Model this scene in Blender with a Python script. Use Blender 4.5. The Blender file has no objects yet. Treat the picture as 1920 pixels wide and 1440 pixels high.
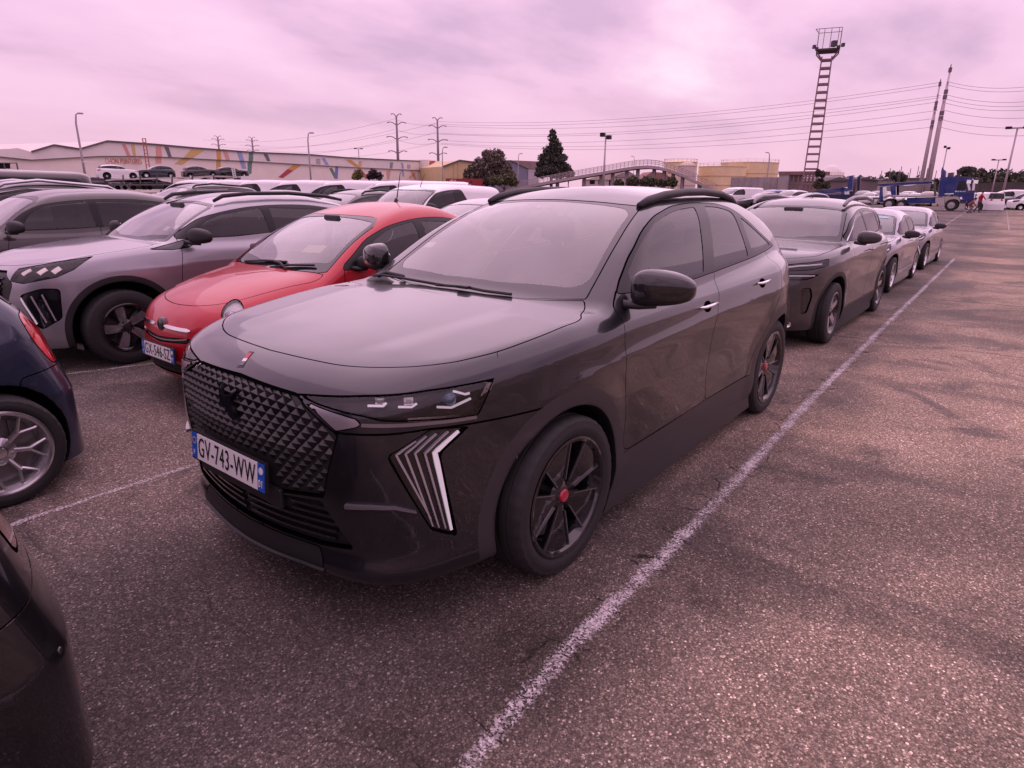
import bpy, math, random
import numpy as np
from mathutils import Matrix, Vector
random.seed(4); np.random.seed(4)
SC = bpy.context.scene
COL = SC.collection
# ------------------------------------------------------------------ camera, sky, sun, exposure
CF, CPOS = 1196.6252, (2.11942, 2.27525, 1.63321)
CYAW, CPIT, CROL = 3.80673153, 0.299886823, 0.0112448533
def cam_axes():
    fw = np.array([math.cos(CYAW)*math.cos(CPIT), math.sin(CYAW)*math.cos(CPIT), -math.sin(CPIT)])
    r = np.cross(fw, [0, 0, 1.]); r /= np.linalg.norm(r); u = np.cross(r, fw)
    return r*math.cos(CROL)+u*math.sin(CROL), -r*math.sin(CROL)+u*math.cos(CROL), fw
AX_R, AX_U, AX_F = cam_axes()
cam = bpy.data.cameras.new('camera'); cam.sensor_width = 36; cam.lens = CF/1920*36
cam.clip_start = .05; cam.clip_end = 4000
camo = bpy.data.objects.new('camera', cam); COL.objects.link(camo); SC.camera = camo
M4 = Matrix.Identity(4)
for i in range(3):
    M4[i][0] = AX_R[i]; M4[i][1] = AX_U[i]; M4[i][2] = -AX_F[i]; M4[i][3] = CPOS[i]
camo.matrix_world = M4
def pix_dir(px, py): return AX_F + AX_R*(px-960)/CF - AX_U*(py-720)/CF
def ground(px, py, z=0.):           # a point of the place read off the survey photograph
    d = pix_dir(px, py); t = (z-CPOS[2])/d[2]; return np.array(CPOS)+d*t
def far(px, py, dist):              # the point at a given plan distance
    d = pix_dir(px, py); d = d/math.hypot(d[0], d[1]); return np.array(CPOS)+d*dist
SC.view_settings.view_transform = 'Standard'; SC.view_settings.look = 'None'
SC.view_settings.gamma = 1; SC.view_settings.exposure = 0.0
try: SC.view_settings.use_curve_mapping = False
except Exception: pass

def nd(nt, t, **kw):
    n = nt.nodes.new(t)
    for k, v in kw.items():
        if k.startswith('i_'):
            n.inputs[k[2:].replace('_', ' ')].default_value = v
        else: setattr(n, k, v)
    return n
SUN_EL, SUN_AZ = math.radians(52), math.radians(250)
def make_world():
    w = bpy.data.worlds.new('World'); SC.world = w; w.use_nodes = True
    nt = w.node_tree; nt.nodes.clear(); L = nt.links.new
    out = nd(nt, 'ShaderNodeOutputWorld'); bg = nd(nt, 'ShaderNodeBackground')
    sky = nd(nt, 'ShaderNodeTexSky', sky_type='NISHITA', sun_disc=False, sun_elevation=SUN_EL, sun_rotation=SUN_AZ)
    sky.air_density = 1.2; sky.dust_density = 4
    tc = nd(nt, 'ShaderNodeTexCoord'); sp = nd(nt, 'ShaderNodeSeparateXYZ'); L(tc.outputs['Generated'], sp.inputs[0])
    # flat cloud deck: direction / elevation
    ad = nd(nt, 'ShaderNodeMath', operation='ABSOLUTE'); L(sp.outputs[2], ad.inputs[0])
    az = nd(nt, 'ShaderNodeMath', operation='ADD'); L(ad.outputs[0], az.inputs[0]); az.inputs[1].default_value = .22
    dv = nd(nt, 'ShaderNodeVectorMath', operation='DIVIDE'); L(tc.outputs['Generated'], dv.inputs[0])
    cb = nd(nt, 'ShaderNodeCombineXYZ')
    for i in range(3): L(az.outputs[0], cb.inputs[i])
    L(cb.outputs[0], dv.inputs[1])
    mp = nd(nt, 'ShaderNodeMapping'); L(dv.outputs[0], mp.inputs[0]); mp.inputs['Rotation'].default_value = (0, 0, .6)
    mp.inputs['Scale'].default_value = (.7, 1.1, .5); mp.inputs['Location'].default_value = (9.9, .7, 0)
    n1 = nd(nt, 'ShaderNodeTexNoise'); L(mp.outputs[0], n1.inputs['Vector'])
    n1.inputs['Scale'].default_value = 1.5; n1.inputs['Detail'].default_value = 6; n1.inputs['Roughness'].default_value = .5; n1.inputs['Distortion'].default_value = .0
    cr = nd(nt, 'ShaderNodeValToRGB'); L(n1.outputs[0], cr.inputs[0])
    e = cr.color_ramp.elements
    e[0].position = .37; e[0].color = (.70, .45, .67, 1)
    e[1].position = .64; e[1].color = (1.02, .67, .91, 1)
    m = cr.color_ramp.elements.new(.49); m.color = (.93, .58, .82, 1)
    # a paler, pinker band low over the horizon
    hz = nd(nt, 'ShaderNodeMapRange'); L(ad.outputs[0], hz.inputs[0]); hz.inputs[1].default_value = 0; hz.inputs[2].default_value = .17
    hz.inputs[3].default_value = .85; hz.inputs[4].default_value = 0; hz.interpolation_type = 'SMOOTHSTEP'
    mx = nd(nt, 'ShaderNodeMix', data_type='RGBA'); L(hz.outputs[0], mx.inputs[0]); L(cr.outputs[0], mx.inputs[6]); mx.inputs[7].default_value = (.98, .61, .78, 1)
    # an overcast deck grows brighter towards the zenith
    zn = nd(nt, 'ShaderNodeMapRange'); L(sp.outputs[2], zn.inputs[0]); zn.inputs[1].default_value = .12; zn.inputs[2].default_value = .95; zn.inputs[3].default_value = 1.; zn.inputs[4].default_value = 1.65
    zs = nd(nt, 'ShaderNodeVectorMath', operation='SCALE'); L(mx.outputs[2], zs.inputs[0]); L(zn.outputs[0], zs.inputs['Scale'])
    # thin gap in the clouds, brighter and whiter
    gapd = pix_dir(1300, 10); gapd = gapd/np.linalg.norm(gapd)
    dt = nd(nt, 'ShaderNodeVectorMath', operation='DOT_PRODUCT'); L(tc.outputs['Generated'], dt.inputs[0]); dt.inputs[1].default_value = tuple(gapd)
    nz = nd(nt, 'ShaderNodeMath', operation='MULTIPLY_ADD'); L(n1.outputs[0], nz.inputs[0]); nz.inputs[1].default_value = .06; L(dt.outputs['Value'], nz.inputs[2])
    gp = nd(nt, 'ShaderNodeMapRange'); L(nz.outputs[0], gp.inputs[0]); gp.inputs[1].default_value = 1.024; gp.inputs[2].default_value = 1.040
    gp.inputs[3].default_value = 0; gp.inputs[4].default_value = .5; gp.interpolation_type = 'SMOOTHSTEP'
    mg = nd(nt, 'ShaderNodeMix', data_type='RGBA'); L(gp.outputs[0], mg.inputs[0]); L(zs.outputs[0], mg.inputs[6]); mg.inputs[7].default_value = (1.2, 1.08, 1.15, 1)
    # clear sky behind the deck shows through weakly
    sc = nd(nt, 'ShaderNodeVectorMath', operation='SCALE'); L(sky.outputs[0], sc.inputs[0]); sc.inputs['Scale'].default_value = .06
    sm = nd(nt, 'ShaderNodeMix', data_type='RGBA'); sm.inputs[0].default_value = .93; L(sc.outputs[0], sm.inputs[6]); L(mg.outputs[2], sm.inputs[7])
    L(sm.outputs[2], bg.inputs[0]); bg.inputs[1].default_value = 1.0
    L(bg.outputs[0], out.inputs[0])
make_world()
sun = bpy.data.lights.new('sun', 'SUN'); sun.energy = 1.0; sun.angle = math.radians(100); sun.color = (1, .72, .84)
suno = bpy.data.objects.new('sun', sun); COL.objects.link(suno)
sd = Vector((math.sin(SUN_AZ)*math.cos(SUN_EL), math.cos(SUN_AZ)*math.cos(SUN_EL), math.sin(SUN_EL)))
suno.rotation_euler = sd.to_track_quat('Z', 'Y').to_euler(); suno.location = (0, 0, 60)

# ------------------------------------------------------------------ materials
MATS = {}
def mat(name, col, rough=.5, metal=0., coat=0., spec=.5, bump=None, var=None, emit=None, noise_rough=0.):
    if name in MATS: return MATS[name]
    m = bpy.data.materials.new(name); m.use_nodes = True; nt = m.node_tree; L = nt.links.new
    b = nt.nodes['Principled BSDF']
    b.inputs['Base Color'].default_value = (*col, 1); b.inputs['Roughness'].default_value = rough
    b.inputs['Metallic'].default_value = metal; b.inputs['Coat Weight'].default_value = coat; b.inputs['Coat Roughness'].default_value = .02; b.inputs['Coat IOR'].default_value = 1.5
    b.inputs['Specular IOR Level'].default_value = spec
    if emit: b.inputs['Emission Color'].default_value = (*emit[:3], 1); b.inputs['Emission Strength'].default_value = emit[3]
    tc = nd(nt, 'ShaderNodeTexCoord')
    if var:      # (scale, amount)
        n = nd(nt, 'ShaderNodeTexNoise'); L(tc.outputs['Object'], n.inputs['Vector']); n.inputs['Scale'].default_value = var[0]; n.inputs['Detail'].default_value = 5
        r = nd(nt, 'ShaderNodeMapRange'); L(n.outputs[0], r.inputs[0]); r.inputs[1].default_value = .3; r.inputs[2].default_value = .7
        r.inputs[3].default_value = 1-var[1]; r.inputs[4].default_value = 1+var[1]
        s = nd(nt, 'ShaderNodeVectorMath', operation='SCALE'); s.inputs[0].default_value = col; L(r.outputs[0], s.inputs['Scale'])
        L(s.outputs[0], b.inputs['Base Color'])
    if noise_rough:
        n = nd(nt, 'ShaderNodeTexNoise'); L(tc.outputs['Object'], n.inputs['Vector']); n.inputs['Scale'].default_value = 9; n.inputs['Detail'].default_value = 6
        r = nd(nt, 'ShaderNodeMapRange'); L(n.outputs[0], r.inputs[0]); r.inputs[1].default_value = .4; r.inputs[2].default_value = .75
        r.inputs[3].default_value = .015; r.inputs[4].default_value = .015+noise_rough
        L(r.outputs[0], b.inputs['Coat Roughness'])
    if bump:     # (scale, strength, distance)
        n = nd(nt, 'ShaderNodeTexNoise'); L(tc.outputs['Object'], n.inputs['Vector']); n.inputs['Scale'].default_value = bump[0]; n.inputs['Detail'].default_value = 4
        bp = nd(nt, 'ShaderNodeBump'); L(n.outputs[0], bp.inputs['Height']); bp.inputs['Strength'].default_value = bump[1]; bp.inputs['Distance'].default_value = bump[2]
        L(bp.outputs[0], b.inputs['Normal'])
    MATS[name] = m; return m
def paint(name, col, metal=.55, rough=.34, film=.10, spec=.2):
    """Car paint with a thin film of road dust and dried rain spots."""
    if name in MATS: return MATS[name]
    m = mat(name, col, rough, metal, 1., spec, noise_rough=.05); nt = m.node_tree; L = nt.links.new; b = nt.nodes['Principled BSDF']
    tc = nd(nt, 'ShaderNodeTexCoord')
    n = nd(nt, 'ShaderNodeTexNoise'); L(tc.outputs['Object'], n.inputs['Vector']); n.inputs['Scale'].default_value = 3.2; n.inputs['Detail'].default_value = 8; n.inputs['Roughness'].default_value = .62
    v = nd(nt, 'ShaderNodeTexVoronoi', feature='F1'); L(tc.outputs['Object'], v.inputs['Vector']); v.inputs['Scale'].default_value = 42; v.inputs['Randomness'].default_value = 1
    sp = nd(nt, 'ShaderNodeMapRange'); L(v.outputs['Distance'], sp.inputs[0]); sp.inputs[1].default_value = .10; sp.inputs[2].default_value = .16; sp.inputs[3].default_value = film*.9; sp.inputs[4].default_value = 0
    r = nd(nt, 'ShaderNodeMapRange'); L(n.outputs[0], r.inputs[0]); r.inputs[1].default_value = .35; r.inputs[2].default_value = .72; r.inputs[3].default_value = film*.25; r.inputs[4].default_value = film
    a = nd(nt, 'ShaderNodeMath', operation='ADD'); L(r.outputs[0], a.inputs[0]); L(sp.outputs[0], a.inputs[1])
    mx = nd(nt, 'ShaderNodeMix', data_type='RGBA'); L(a.outputs[0], mx.inputs[0]); mx.inputs[6].default_value = (*col, 1); mx.inputs[7].default_value = (.30, .28, .27, 1)
    L(mx.outputs[2], b.inputs['Base Color'])
    mm = nd(nt, 'ShaderNodeMath', operation='MULTIPLY_ADD'); L(a.outputs[0], mm.inputs[0]); mm.inputs[1].default_value = -metal; mm.inputs[2].default_value = metal
    L(mm.outputs[0], b.inputs['Metallic'])
    return m
def glass(name, tint=(.5, .5, .5), gloss_col=(1, 1, 1), ior=1.52, rough=.0, haze=.0, dbl=2.):
    if name in MATS: return MATS[name]
    m = bpy.data.materials.new(name); m.use_nodes = True; nt = m.node_tree; nt.nodes.clear(); L = nt.links.new
    o = nd(nt, 'ShaderNodeOutputMaterial'); t = nd(nt, 'ShaderNodeBsdfTransparent'); g = nd(nt, 'ShaderNodeBsdfGlossy'); f = nd(nt, 'ShaderNodeFresnel')
    t.inputs[0].default_value = (*tint, 1); g.inputs[0].default_value = (*gloss_col, 1); g.inputs['Roughness'].default_value = rough; f.inputs[0].default_value = ior
    # two faces of the pane reflect: 2F/(1+F)
    a = nd(nt, 'ShaderNodeMath', operation='MULTIPLY'); L(f.outputs[0], a.inputs[0]); a.inputs[1].default_value = dbl
    b = nd(nt, 'ShaderNodeMath', operation='ADD'); L(f.outputs[0], b.inputs[0]); b.inputs[1].default_value = 1
    d = nd(nt, 'ShaderNodeMath', operation='DIVIDE'); L(a.outputs[0], d.inputs[0]); L(b.outputs[0], d.inputs[1])
    x = nd(nt, 'ShaderNodeMixShader'); L(d.outputs[0], x.inputs[0]); L(g.outputs[0], x.inputs[2])
    if haze:
        df = nd(nt, 'ShaderNodeBsdfDiffuse'); df.inputs[0].default_value = (.5, .48, .47, 1)
        tc = nd(nt, 'ShaderNodeTexCoord'); n = nd(nt, 'ShaderNodeTexNoise'); L(tc.outputs['Object'], n.inputs['Vector']); n.inputs['Scale'].default_value = 4; n.inputs['Detail'].default_value = 6
        mr = nd(nt, 'ShaderNodeMapRange'); L(n.outputs[0], mr.inputs[0]); mr.inputs[1].default_value = .3; mr.inputs[2].default_value = .75; mr.inputs[3].default_value = haze*.4; mr.inputs[4].default_value = haze*1.5
        hx = nd(nt, 'ShaderNodeMixShader'); L(mr.outputs[0], hx.inputs[0]); L(t.outputs[0], hx.inputs[1]); L(df.outputs[0], hx.inputs[2]); L(hx.outputs[0], x.inputs[1])
    else: L(t.outputs[0], x.inputs[1])
    L(x.outputs[0], o.inputs[0]); MATS[name] = m; return m

BLACK = mat('black_plastic', (.011, .011, .012), .5, bump=(220, .25, .002))
GLOSSB = mat('gloss_black', (.006, .006, .007), .08, coat=.6)
FRIT = mat('glass_frit', (.012, .012, .013), .03, spec=.9)
RUBBER = mat('rubber', (.013, .0125, .0125), .72, bump=(60, .3, .003), var=(7, .25))
SEAM = mat('panel_gap', (.003, .003, .003), .9, spec=0)
WELL = mat('wheel_well_liner', (.008, .008, .008), .95, spec=.1)
CHROME = mat('chrome', (.75, .75, .76), .08, 1.)
ALU = mat('satin_aluminium', (.55, .55, .56), .28, 1.)
LINER = mat('cabin_lining', (.09, .085, .083), .9)
SEATM = mat('seat_cloth', (.045, .043, .043), .85, bump=(90, .3, .003))
DASH = mat('dashboard_plastic', (.03, .03, .031), .65)
WGLASS = glass('windscreen_glass', (.66, .70, .69), haze=.05, dbl=2.4)
SGLASS = glass('side_window_glass', (.36, .40, .39), haze=.015, dbl=1.1)
TGLASS = glass('privacy_glass', (.07, .07, .075), haze=.01, dbl=1.1)
LENS = glass('clear_lens', (.93, .93, .93), dbl=1.)
REDLENS = mat('red_lens', (.45, .006, .012), .08, coat=1., emit=(.5, .0, .01, .05))
WHITEP = mat('plate_white', (.72, .72, .70), .4)
BLUEP = mat('plate_blue', (.01, .09, .45), .4)
INK = mat('plate_ink', (.006, .006, .006), .5)
LED = mat('lamp_white', (.85, .86, .88), .18, emit=(.9, .85, .88, .12))
REFL = mat('lamp_reflector', (.8, .8, .82), .12, 1.)
LAMPBLK = mat('lamp_bezel', (.009, .009, .010), .3, spec=.25)
PILLAR = mat('pillar_black', (.012, .012, .0125), .3, spec=.3)
DISC = mat('brake_disc', (.20, .19, .185), .4, .9)

# ------------------------------------------------------------------ object helpers
def tag(o, label=None, cat=None, group=None, kind=None):
    if label: o['label'] = label
    if cat: o['category'] = cat
    if group: o['group'] = group
    if kind: o['kind'] = kind
    return o
def empty(name, loc=(0, 0, 0), rz=0., label=None, cat=None, group=None):
    o = bpy.data.objects.new(name, None); COL.objects.link(o); o.location = loc; o.rotation_euler = (0, 0, rz)
    o.empty_display_size = .2
    return tag(o, label, cat, group)
def mesh_np(name, V, F, mats, parent=None, normals=None, smooth=True, mi=None):
    me = bpy.data.meshes.new(name); V = np.asarray(V, np.float32)
    F = [np.asarray(f) for f in F] if not isinstance(F, np.ndarray) else F
    if isinstance(F, np.ndarray):
        n, k = F.shape
        me.vertices.add(len(V)); me.vertices.foreach_set('co', V.ravel())
        me.loops.add(n*k); me.loops.foreach_set('vertex_index', F.astype(np.int32).ravel())
        me.polygons.add(n); me.polygons.foreach_set('loop_start', np.arange(0, n*k, k, dtype=np.int32))
        if smooth: me.polygons.foreach_set('use_smooth', np.ones(n, bool))
        me.update(calc_edges=True); me.validate()
    else:
        me.from_pydata(V.tolist(), [], [f.tolist() for f in F]); me.update()
        if smooth: me.polygons.foreach_set('use_smooth', np.ones(len(me.polygons), bool))
    for m in (mats if isinstance(mats, (list, tuple)) else [mats]): me.materials.append(m)
    if mi is not None: me.polygons.foreach_set('material_index', np.asarray(mi, np.int32))
    if normals is not None:
        try: me.normals_split_custom_set_from_vertices(np.asarray(normals, np.float32).tolist())
        except Exception as ex: print('normals', ex)
    o = bpy.data.objects.new(name, me); COL.objects.link(o)
    if parent: o.parent = parent
    return o
class MB:
    """Collects simple shapes into one mesh."""
    def __init__(s): s.v = []; s.f = []
    def add(s, V, F):
        n = len(s.v); s.v += [tuple(map(float, p)) for p in V]; s.f += [tuple(i+n for i in f) for f in F]; return s
    def box(s, c, d, M=None, taper=1.):
        P = []
        for z in (-1, 1):
            k = taper if z > 0 else 1.
            for x, y in ((-1, -1), (1, -1), (1, 1), (-1, 1)): P.append(np.array((x*d[0]/2*k, y*d[1]/2*k, z*d[2]/2)))
        if M is not None: P = [np.asarray(M) @ p for p in P]
        P = [p+np.asarray(c) for p in P]
        return s.add(P, [(3, 2, 1, 0), (4, 5, 6, 7), (0, 1, 5, 4), (1, 2, 6, 5), (2, 3, 7, 6), (3, 0, 4, 7)])
    def bar(s, a, b, w, h=None, up=(0, 0, 1)):
        a = np.asarray(a, float); b = np.asarray(b, float); h = h or w; d = b-a; l = np.linalg.norm(d)
        if l < 1e-6: return s
        d = d/l; up = np.asarray(up, float); sx = np.cross(d, up)
        if np.linalg.norm(sx) < 1e-3: sx = np.cross(d, (1, 0, 0))
        sx /= np.linalg.norm(sx); uy = np.cross(sx, d)
        P = [p+sx*i*w/2+uy*j*h/2 for p in (a, b) for i, j in ((-1, -1), (1, -1), (1, 1), (-1, 1))]
        return s.add(P, [(3, 2, 1, 0), (4, 5, 6, 7), (0, 1, 5, 4), (1, 2, 6, 5), (2, 3, 7, 6), (3, 0, 4, 7)])
    def tube(s, pts, r, n=8, cap=True, flat=1.):
        pts = [np.asarray(p, float) for p in pts]; k = len(pts)
        rr = r if hasattr(r, '__len__') else [r]*k; base = len(s.v); V = []
        nrm = None
        for i, p in enumerate(pts):
            t = pts[min(i+1, k-1)]-pts[max(i-1, 0)]; t = t/(np.linalg.norm(t)+1e-9)
            if nrm is None:
                nrm = np.cross(t, (0, 0, 1.))
                if np.linalg.norm(nrm) < .05: nrm = np.cross(t, (1., 0, 0))
            nrm = nrm-t*(nrm@t); nrm /= np.linalg.norm(nrm); bn = np.cross(t, nrm)
            for j in range(n):
                a = 2*math.pi*j/n; V.append(p+nrm*math.cos(a)*rr[i]+bn*math.sin(a)*rr[i]*flat)
        F = [(i*n+j, i*n+(j+1) % n, (i+1)*n+(j+1) % n, (i+1)*n+j) for i in range(k-1) for j in range(n)]
        if cap: F += [tuple(range(n-1, -1, -1)), tuple(range((k-1)*n, k*n))]
        return s.add(V, F)
    def lathe(s, prof, n=24, axis='z', c=(0, 0, 0), close=False):
        V = []; k = len(prof)
        for r, h in prof:
            for j in range(n):
                a = 2*math.pi*j/n; x, y = r*math.cos(a), r*math.sin(a)
                p = (x, y, h) if axis == 'z' else ((x, h, y) if axis == 'y' else (h, x, y))
                V.append(np.array(p)+np.asarray(c))
        F = []
        for i in range(k if close else k-1):
            i2 = (i+1) % k
            for j in range(n):
                q = (i*n+j, i*n+(j+1) % n, i2*n+(j+1) % n, i2*n+j)
                F.append(q if axis != 'y' else q[::-1])
        return s.add(V, F)
    def prism(s, poly, d, axes=None):
        """poly: 3D outline; d: extrusion vector."""
        P = [np.asarray(p, float) for p in poly]; n = len(P); d = np.asarray(d, float)
        V = P+[p+d for p in P]
        F = [tuple(range(n-1, -1, -1)), tuple(range(n, 2*n))]+[(i, (i+1) % n, n+(i+1) % n, n+i) for i in range(n)]
        return s.add(V, F)
    def build(s, name, m, parent=None, smooth=False, bevel=0, sub=0, auto=False):
        me = bpy.data.meshes.new(name); me.from_pydata(s.v, [], s.f); me.update()
        for q in (m if isinstance(m, (list, tuple)) else [m]): me.materials.append(q)
        if smooth: me.polygons.foreach_set('use_smooth', np.ones(len(me.polygons), bool))
        o = bpy.data.objects.new(name, me); COL.objects.link(o)
        if parent: o.parent = parent
        if bevel:
            b = o.modifiers.new('bevel', 'BEVEL'); b.width = bevel; b.segments = 2; b.limit_method = 'ANGLE'
        if sub:
            b = o.modifiers.new('sub', 'SUBSURF'); b.levels = sub; b.render_levels = sub
        if auto: me.set_sharp_from_angle(angle=math.radians(38))
        return o
def kids(o): return list(o.children)
def copy_tree(o, parent=None):
    c = o.copy(); COL.objects.link(c); c.parent = parent
    if parent: c.matrix_parent_inverse = o.matrix_parent_inverse.copy()
    for ch in kids(o): copy_tree(ch, c)
    return c
def text_obj(name, s, size, m, parent=None, sx=1., ext=.0008, sp=1.):
    cu = bpy.data.curves.new(name, 'FONT'); cu.body = s; cu.size = size; cu.extrude = ext; cu.align_x = 'CENTER'; cu.align_y = 'CENTER'; cu.space_character = sp
    cu.resolution_u = 3
    t = bpy.data.objects.new(name+'_tmp', cu); COL.objects.link(t)
    dg = bpy.context.evaluated_depsgraph_get(); me = bpy.data.meshes.new_from_object(t.evaluated_get(dg))
    bpy.data.objects.remove(t); bpy.data.curves.remove(cu)
    for v in me.vertices: v.co.x *= sx
    me.materials.clear(); me.materials.append(m)
    o = bpy.data.objects.new(name, me); COL.objects.link(o)
    if parent: o.parent = parent
    return o

# ------------------------------------------------------------------ car bodies: implicit surface -> panels
class Spl:
    def __init__(s, pts, sig=.03):
        p = np.array(sorted(pts), float); x0, x1 = p[0, 0], p[-1, 0]; m = max(.3, 5*sig)
        s.g = np.linspace(x0-m, x1+m, 1600); h = s.g[1]-s.g[0]
        v = np.interp(s.g, p[:, 0], p[:, 1])
        a = (p[1, 1]-p[0, 1])/(p[1, 0]-p[0, 0]); b = (p[-1, 1]-p[-2, 1])/(p[-1, 0]-p[-2, 0])
        v = np.where(s.g < x0, p[0, 1]+a*(s.g-x0), np.where(s.g > x1, p[-1, 1]+b*(s.g-x1), v))
        if sig > 0:
            k = np.arange(-int(3*sig/h)-1, int(3*sig/h)+2)*h; w = np.exp(-.5*(k/sig)**2); w /= w.sum()
            n = len(k)//2; vp = np.concatenate([v[0]+(v[1]-v[0])*np.arange(-n, 0), v, v[-1]+(v[-1]-v[-2])*np.arange(1, n+1)])
            v = np.convolve(vp, w, 'valid')
        s.v = v; s.d = np.gradient(v, s.g)
    def __call__(s, x): return np.interp(x, s.g, s.v)
    def slope(s, x): return np.interp(x, s.g, s.d)
def smax(a, b, k):
    h = np.maximum(k-np.abs(a-b), 0)/k; return np.maximum(a, b)+h*h*k*.25
def smin(a, b, k): return -smax(-a, -b, k)
def sstep(x, a, b):
    t = np.clip((x-a)/(b-a), 0, 1); return t*t*(3-2*t)

class Body:
    """Half of a car body (y >= 0). S holds the profiles: x forward from the front axle, z up."""
    def __init__(s, S):
        s.S = S; g = lambda k, sig: Spl(S[k], S.get(k+'_s', sig))
        s.plan = g('plan', .10); s.sec = g('sec', .025); s.fx = g('fx', .025); s.fp = g('fp', .05); s.rx = g('rx', .03); s.rp = g('rp', .06)
        s.deck = g('deck', .05); s.bot = g('bot', .05)
        if 'roof' in S:
            s.gp = g('gplan', .15); s.gs = g('gsec', .04); s.wx = g('wx', .04); s.wp = g('wp', .1); s.roof = g('roof', .12); s.gr = g('gr', .04); s.grp = g('grp', .1)
        s.zsh = g('zshift', .2) if 'zshift' in S else None
        s.wb = S['wb']; s.rw = S['rw']; s.ra = S.get('ra', s.rw+.055)
    def arch(s, x, y, z):
        v = None
        for xw in (0., -s.wb):
            r = np.sqrt((x-xw)**2+(z-s.rw)**2)
            q = np.maximum(r-s.ra, .50-y)
            v = q if v is None else np.minimum(v, q)
        return v
    def shell(s, x, y, z):
        S = s.S; zz = z-(s.zsh(x) if s.zsh else 0)
        w = s.plan(x)+s.sec(zz)
        fl = S.get('flare', .0)
        if fl:
            for xw in (0., -s.wb):
                r = np.sqrt((x-xw)**2+(z-s.rw)**2); w = w+fl*(1-sstep(r, s.ra+.03, s.ra+S.get('flare_d', .22)))
        for (pts, amp, wup, wdn) in S.get('crease', []):     # ridge along a line z(x)
            if not isinstance(pts, Spl): raise TypeError
            d = z-pts(x); xa, xb = pts.ends
            fade = sstep(x, xa, xa+.25)*(1-sstep(x, xb-.25, xb))
            w = w+amp*fade*np.where(d > 0, np.exp(-d/wup), np.exp(d/wdn))
        side = y-w
        fps = s.fp.slope(y)
        front = (x-(s.fx(z)-s.fp(y)))/np.sqrt(1+fps**2+np.minimum(s.fx.slope(z)**2, 4))
        rps = s.rp.slope(y)
        rear = ((s.rx(z)+s.rp(y))-x)/np.sqrt(1+rps**2)
        cr = S.get('crown', .03)
        top = (z-(s.deck(x)-cr*(y/.8)**2))/np.sqrt(1+np.minimum(s.deck.slope(x)**2, 9))
        for (xx0, xx1, y0, amp, wd) in S.get('hoodridge', []):
            yc = y0[0]+(y0[1]-y0[0])*(x-xx0)/(xx1-xx0)
            top = top-amp*sstep(x, xx1, xx1+.2)*(1-sstep(x, xx0-.2, xx0))*sstep(y, yc-wd, yc+wd)
        b = s.bot(x)-z
        k = S.get('kc', .14)
        f = smax(side, front, k); f = smax(f, rear, k); f = smax(f, top, S.get('kt', .07)); f = smax(f, b, .05)
        if 'roof' in S:
            gs = (y-(s.gp(x)+s.gs(z)))*.93
            ws = (x-(s.wx(z)-s.wp(y)))/np.sqrt(1+s.wx.slope(z)**2+s.wp.slope(y)**2)
            rf = z-(s.roof(x)-S.get('rcrown', .18)*y*y)
            rg = ((s.gr(z)+s.grp(y))-x)/np.sqrt(1+s.gr.slope(z)**2+s.grp.slope(y)**2)
            gh = smax(gs, ws, S.get('kw', .05)); gh = smax(gh, rg, S.get('kr', .06)); gh = smax(gh, rf, S.get('krf', .10))
            f = smin(f, gh, S.get('kb', .03))
        for (c, rad, amp) in S.get('dents', []):   # soft local pushes
            d2 = ((x-c[0])/rad[0])**2+((y-c[1])/rad[1])**2+((z-c[2])/rad[2])**2
            f = f+amp*np.exp(-d2)
        return f
    def f(s, x, y, z):
        y = np.abs(y)
        return smax(s.shell(x, y, z), -s.arch(x, y, z), .012)
    def grad(s, P, e=.003):
        x, y, z = P.T
        return np.stack([s.f(x+e, y, z)-s.f(x-e, y, z), s.f(x, y+e, z)-s.f(x, y-e, z), s.f(x, y, z+e)-s.f(x, y, z-e)], -1)/(2*e)
    def project(s, P, it=3):
        for _ in range(it):
            g = s.grad(P, .002); v = s.f(*P.T)
            st = g*(v/np.maximum((g*g).sum(1), .05))[:, None]
            st[:, 1] = np.where(P[:, 1] <= 1e-6, 0, st[:, 1])
            l = np.linalg.norm(st, axis=1, keepdims=True); st *= np.minimum(1, .02/np.maximum(l, 1e-9))
            P = P-st
        return P
    def mesh(s, h=.02):
        S = s.S; x0, x1 = S['xr']; zt = S['zt']
        xs = np.arange(x0-2*h, x1+3*h, h); ys = np.arange(-1.5*h, S['ymax']+3*h, h); zs = np.arange(S.get('z0', .1)-2*h, zt+3*h, h)
        A = s.f(xs[:, None, None], ys[None, :, None], zs[None, None, :])
        N = np.array(A.shape)-1; sg = A < 0
        c = np.zeros(N, int)
        for i in (0, 1):
            for j in (0, 1):
                for k in (0, 1): c += sg[i:N[0]+i, j:N[1]+j, k:N[2]+k]
        act = (c > 0) & (c < 8); idx = -np.ones(N, int); ii = np.argwhere(act); idx[act] = np.arange(len(ii))
        acc = np.zeros((len(ii), 3)); cnt = np.zeros(len(ii))
        I, J, K = ii.T
        for ax in range(3):
            o1, o2 = [a for a in range(3) if a != ax]
            for a in (0, 1):
                for b in (0, 1):
                    d = [0, 0, 0]; d[o1] = a; d[o2] = b; e = list(d); e[ax] = 1
                    va = A[I+d[0], J+d[1], K+d[2]]; vb = A[I+e[0], J+e[1], K+e[2]]
                    m = (va < 0) != (vb < 0); t = np.where(m, va/np.where(m, va-vb, 1), 0)
                    p = np.zeros((len(ii), 3)); p += d; p[:, ax] += t
                    acc += p*m[:, None]; cnt += m
        P = (ii+acc/cnt[:, None])*h+np.array([xs[0], ys[0], zs[0]])
        Q = []
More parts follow.
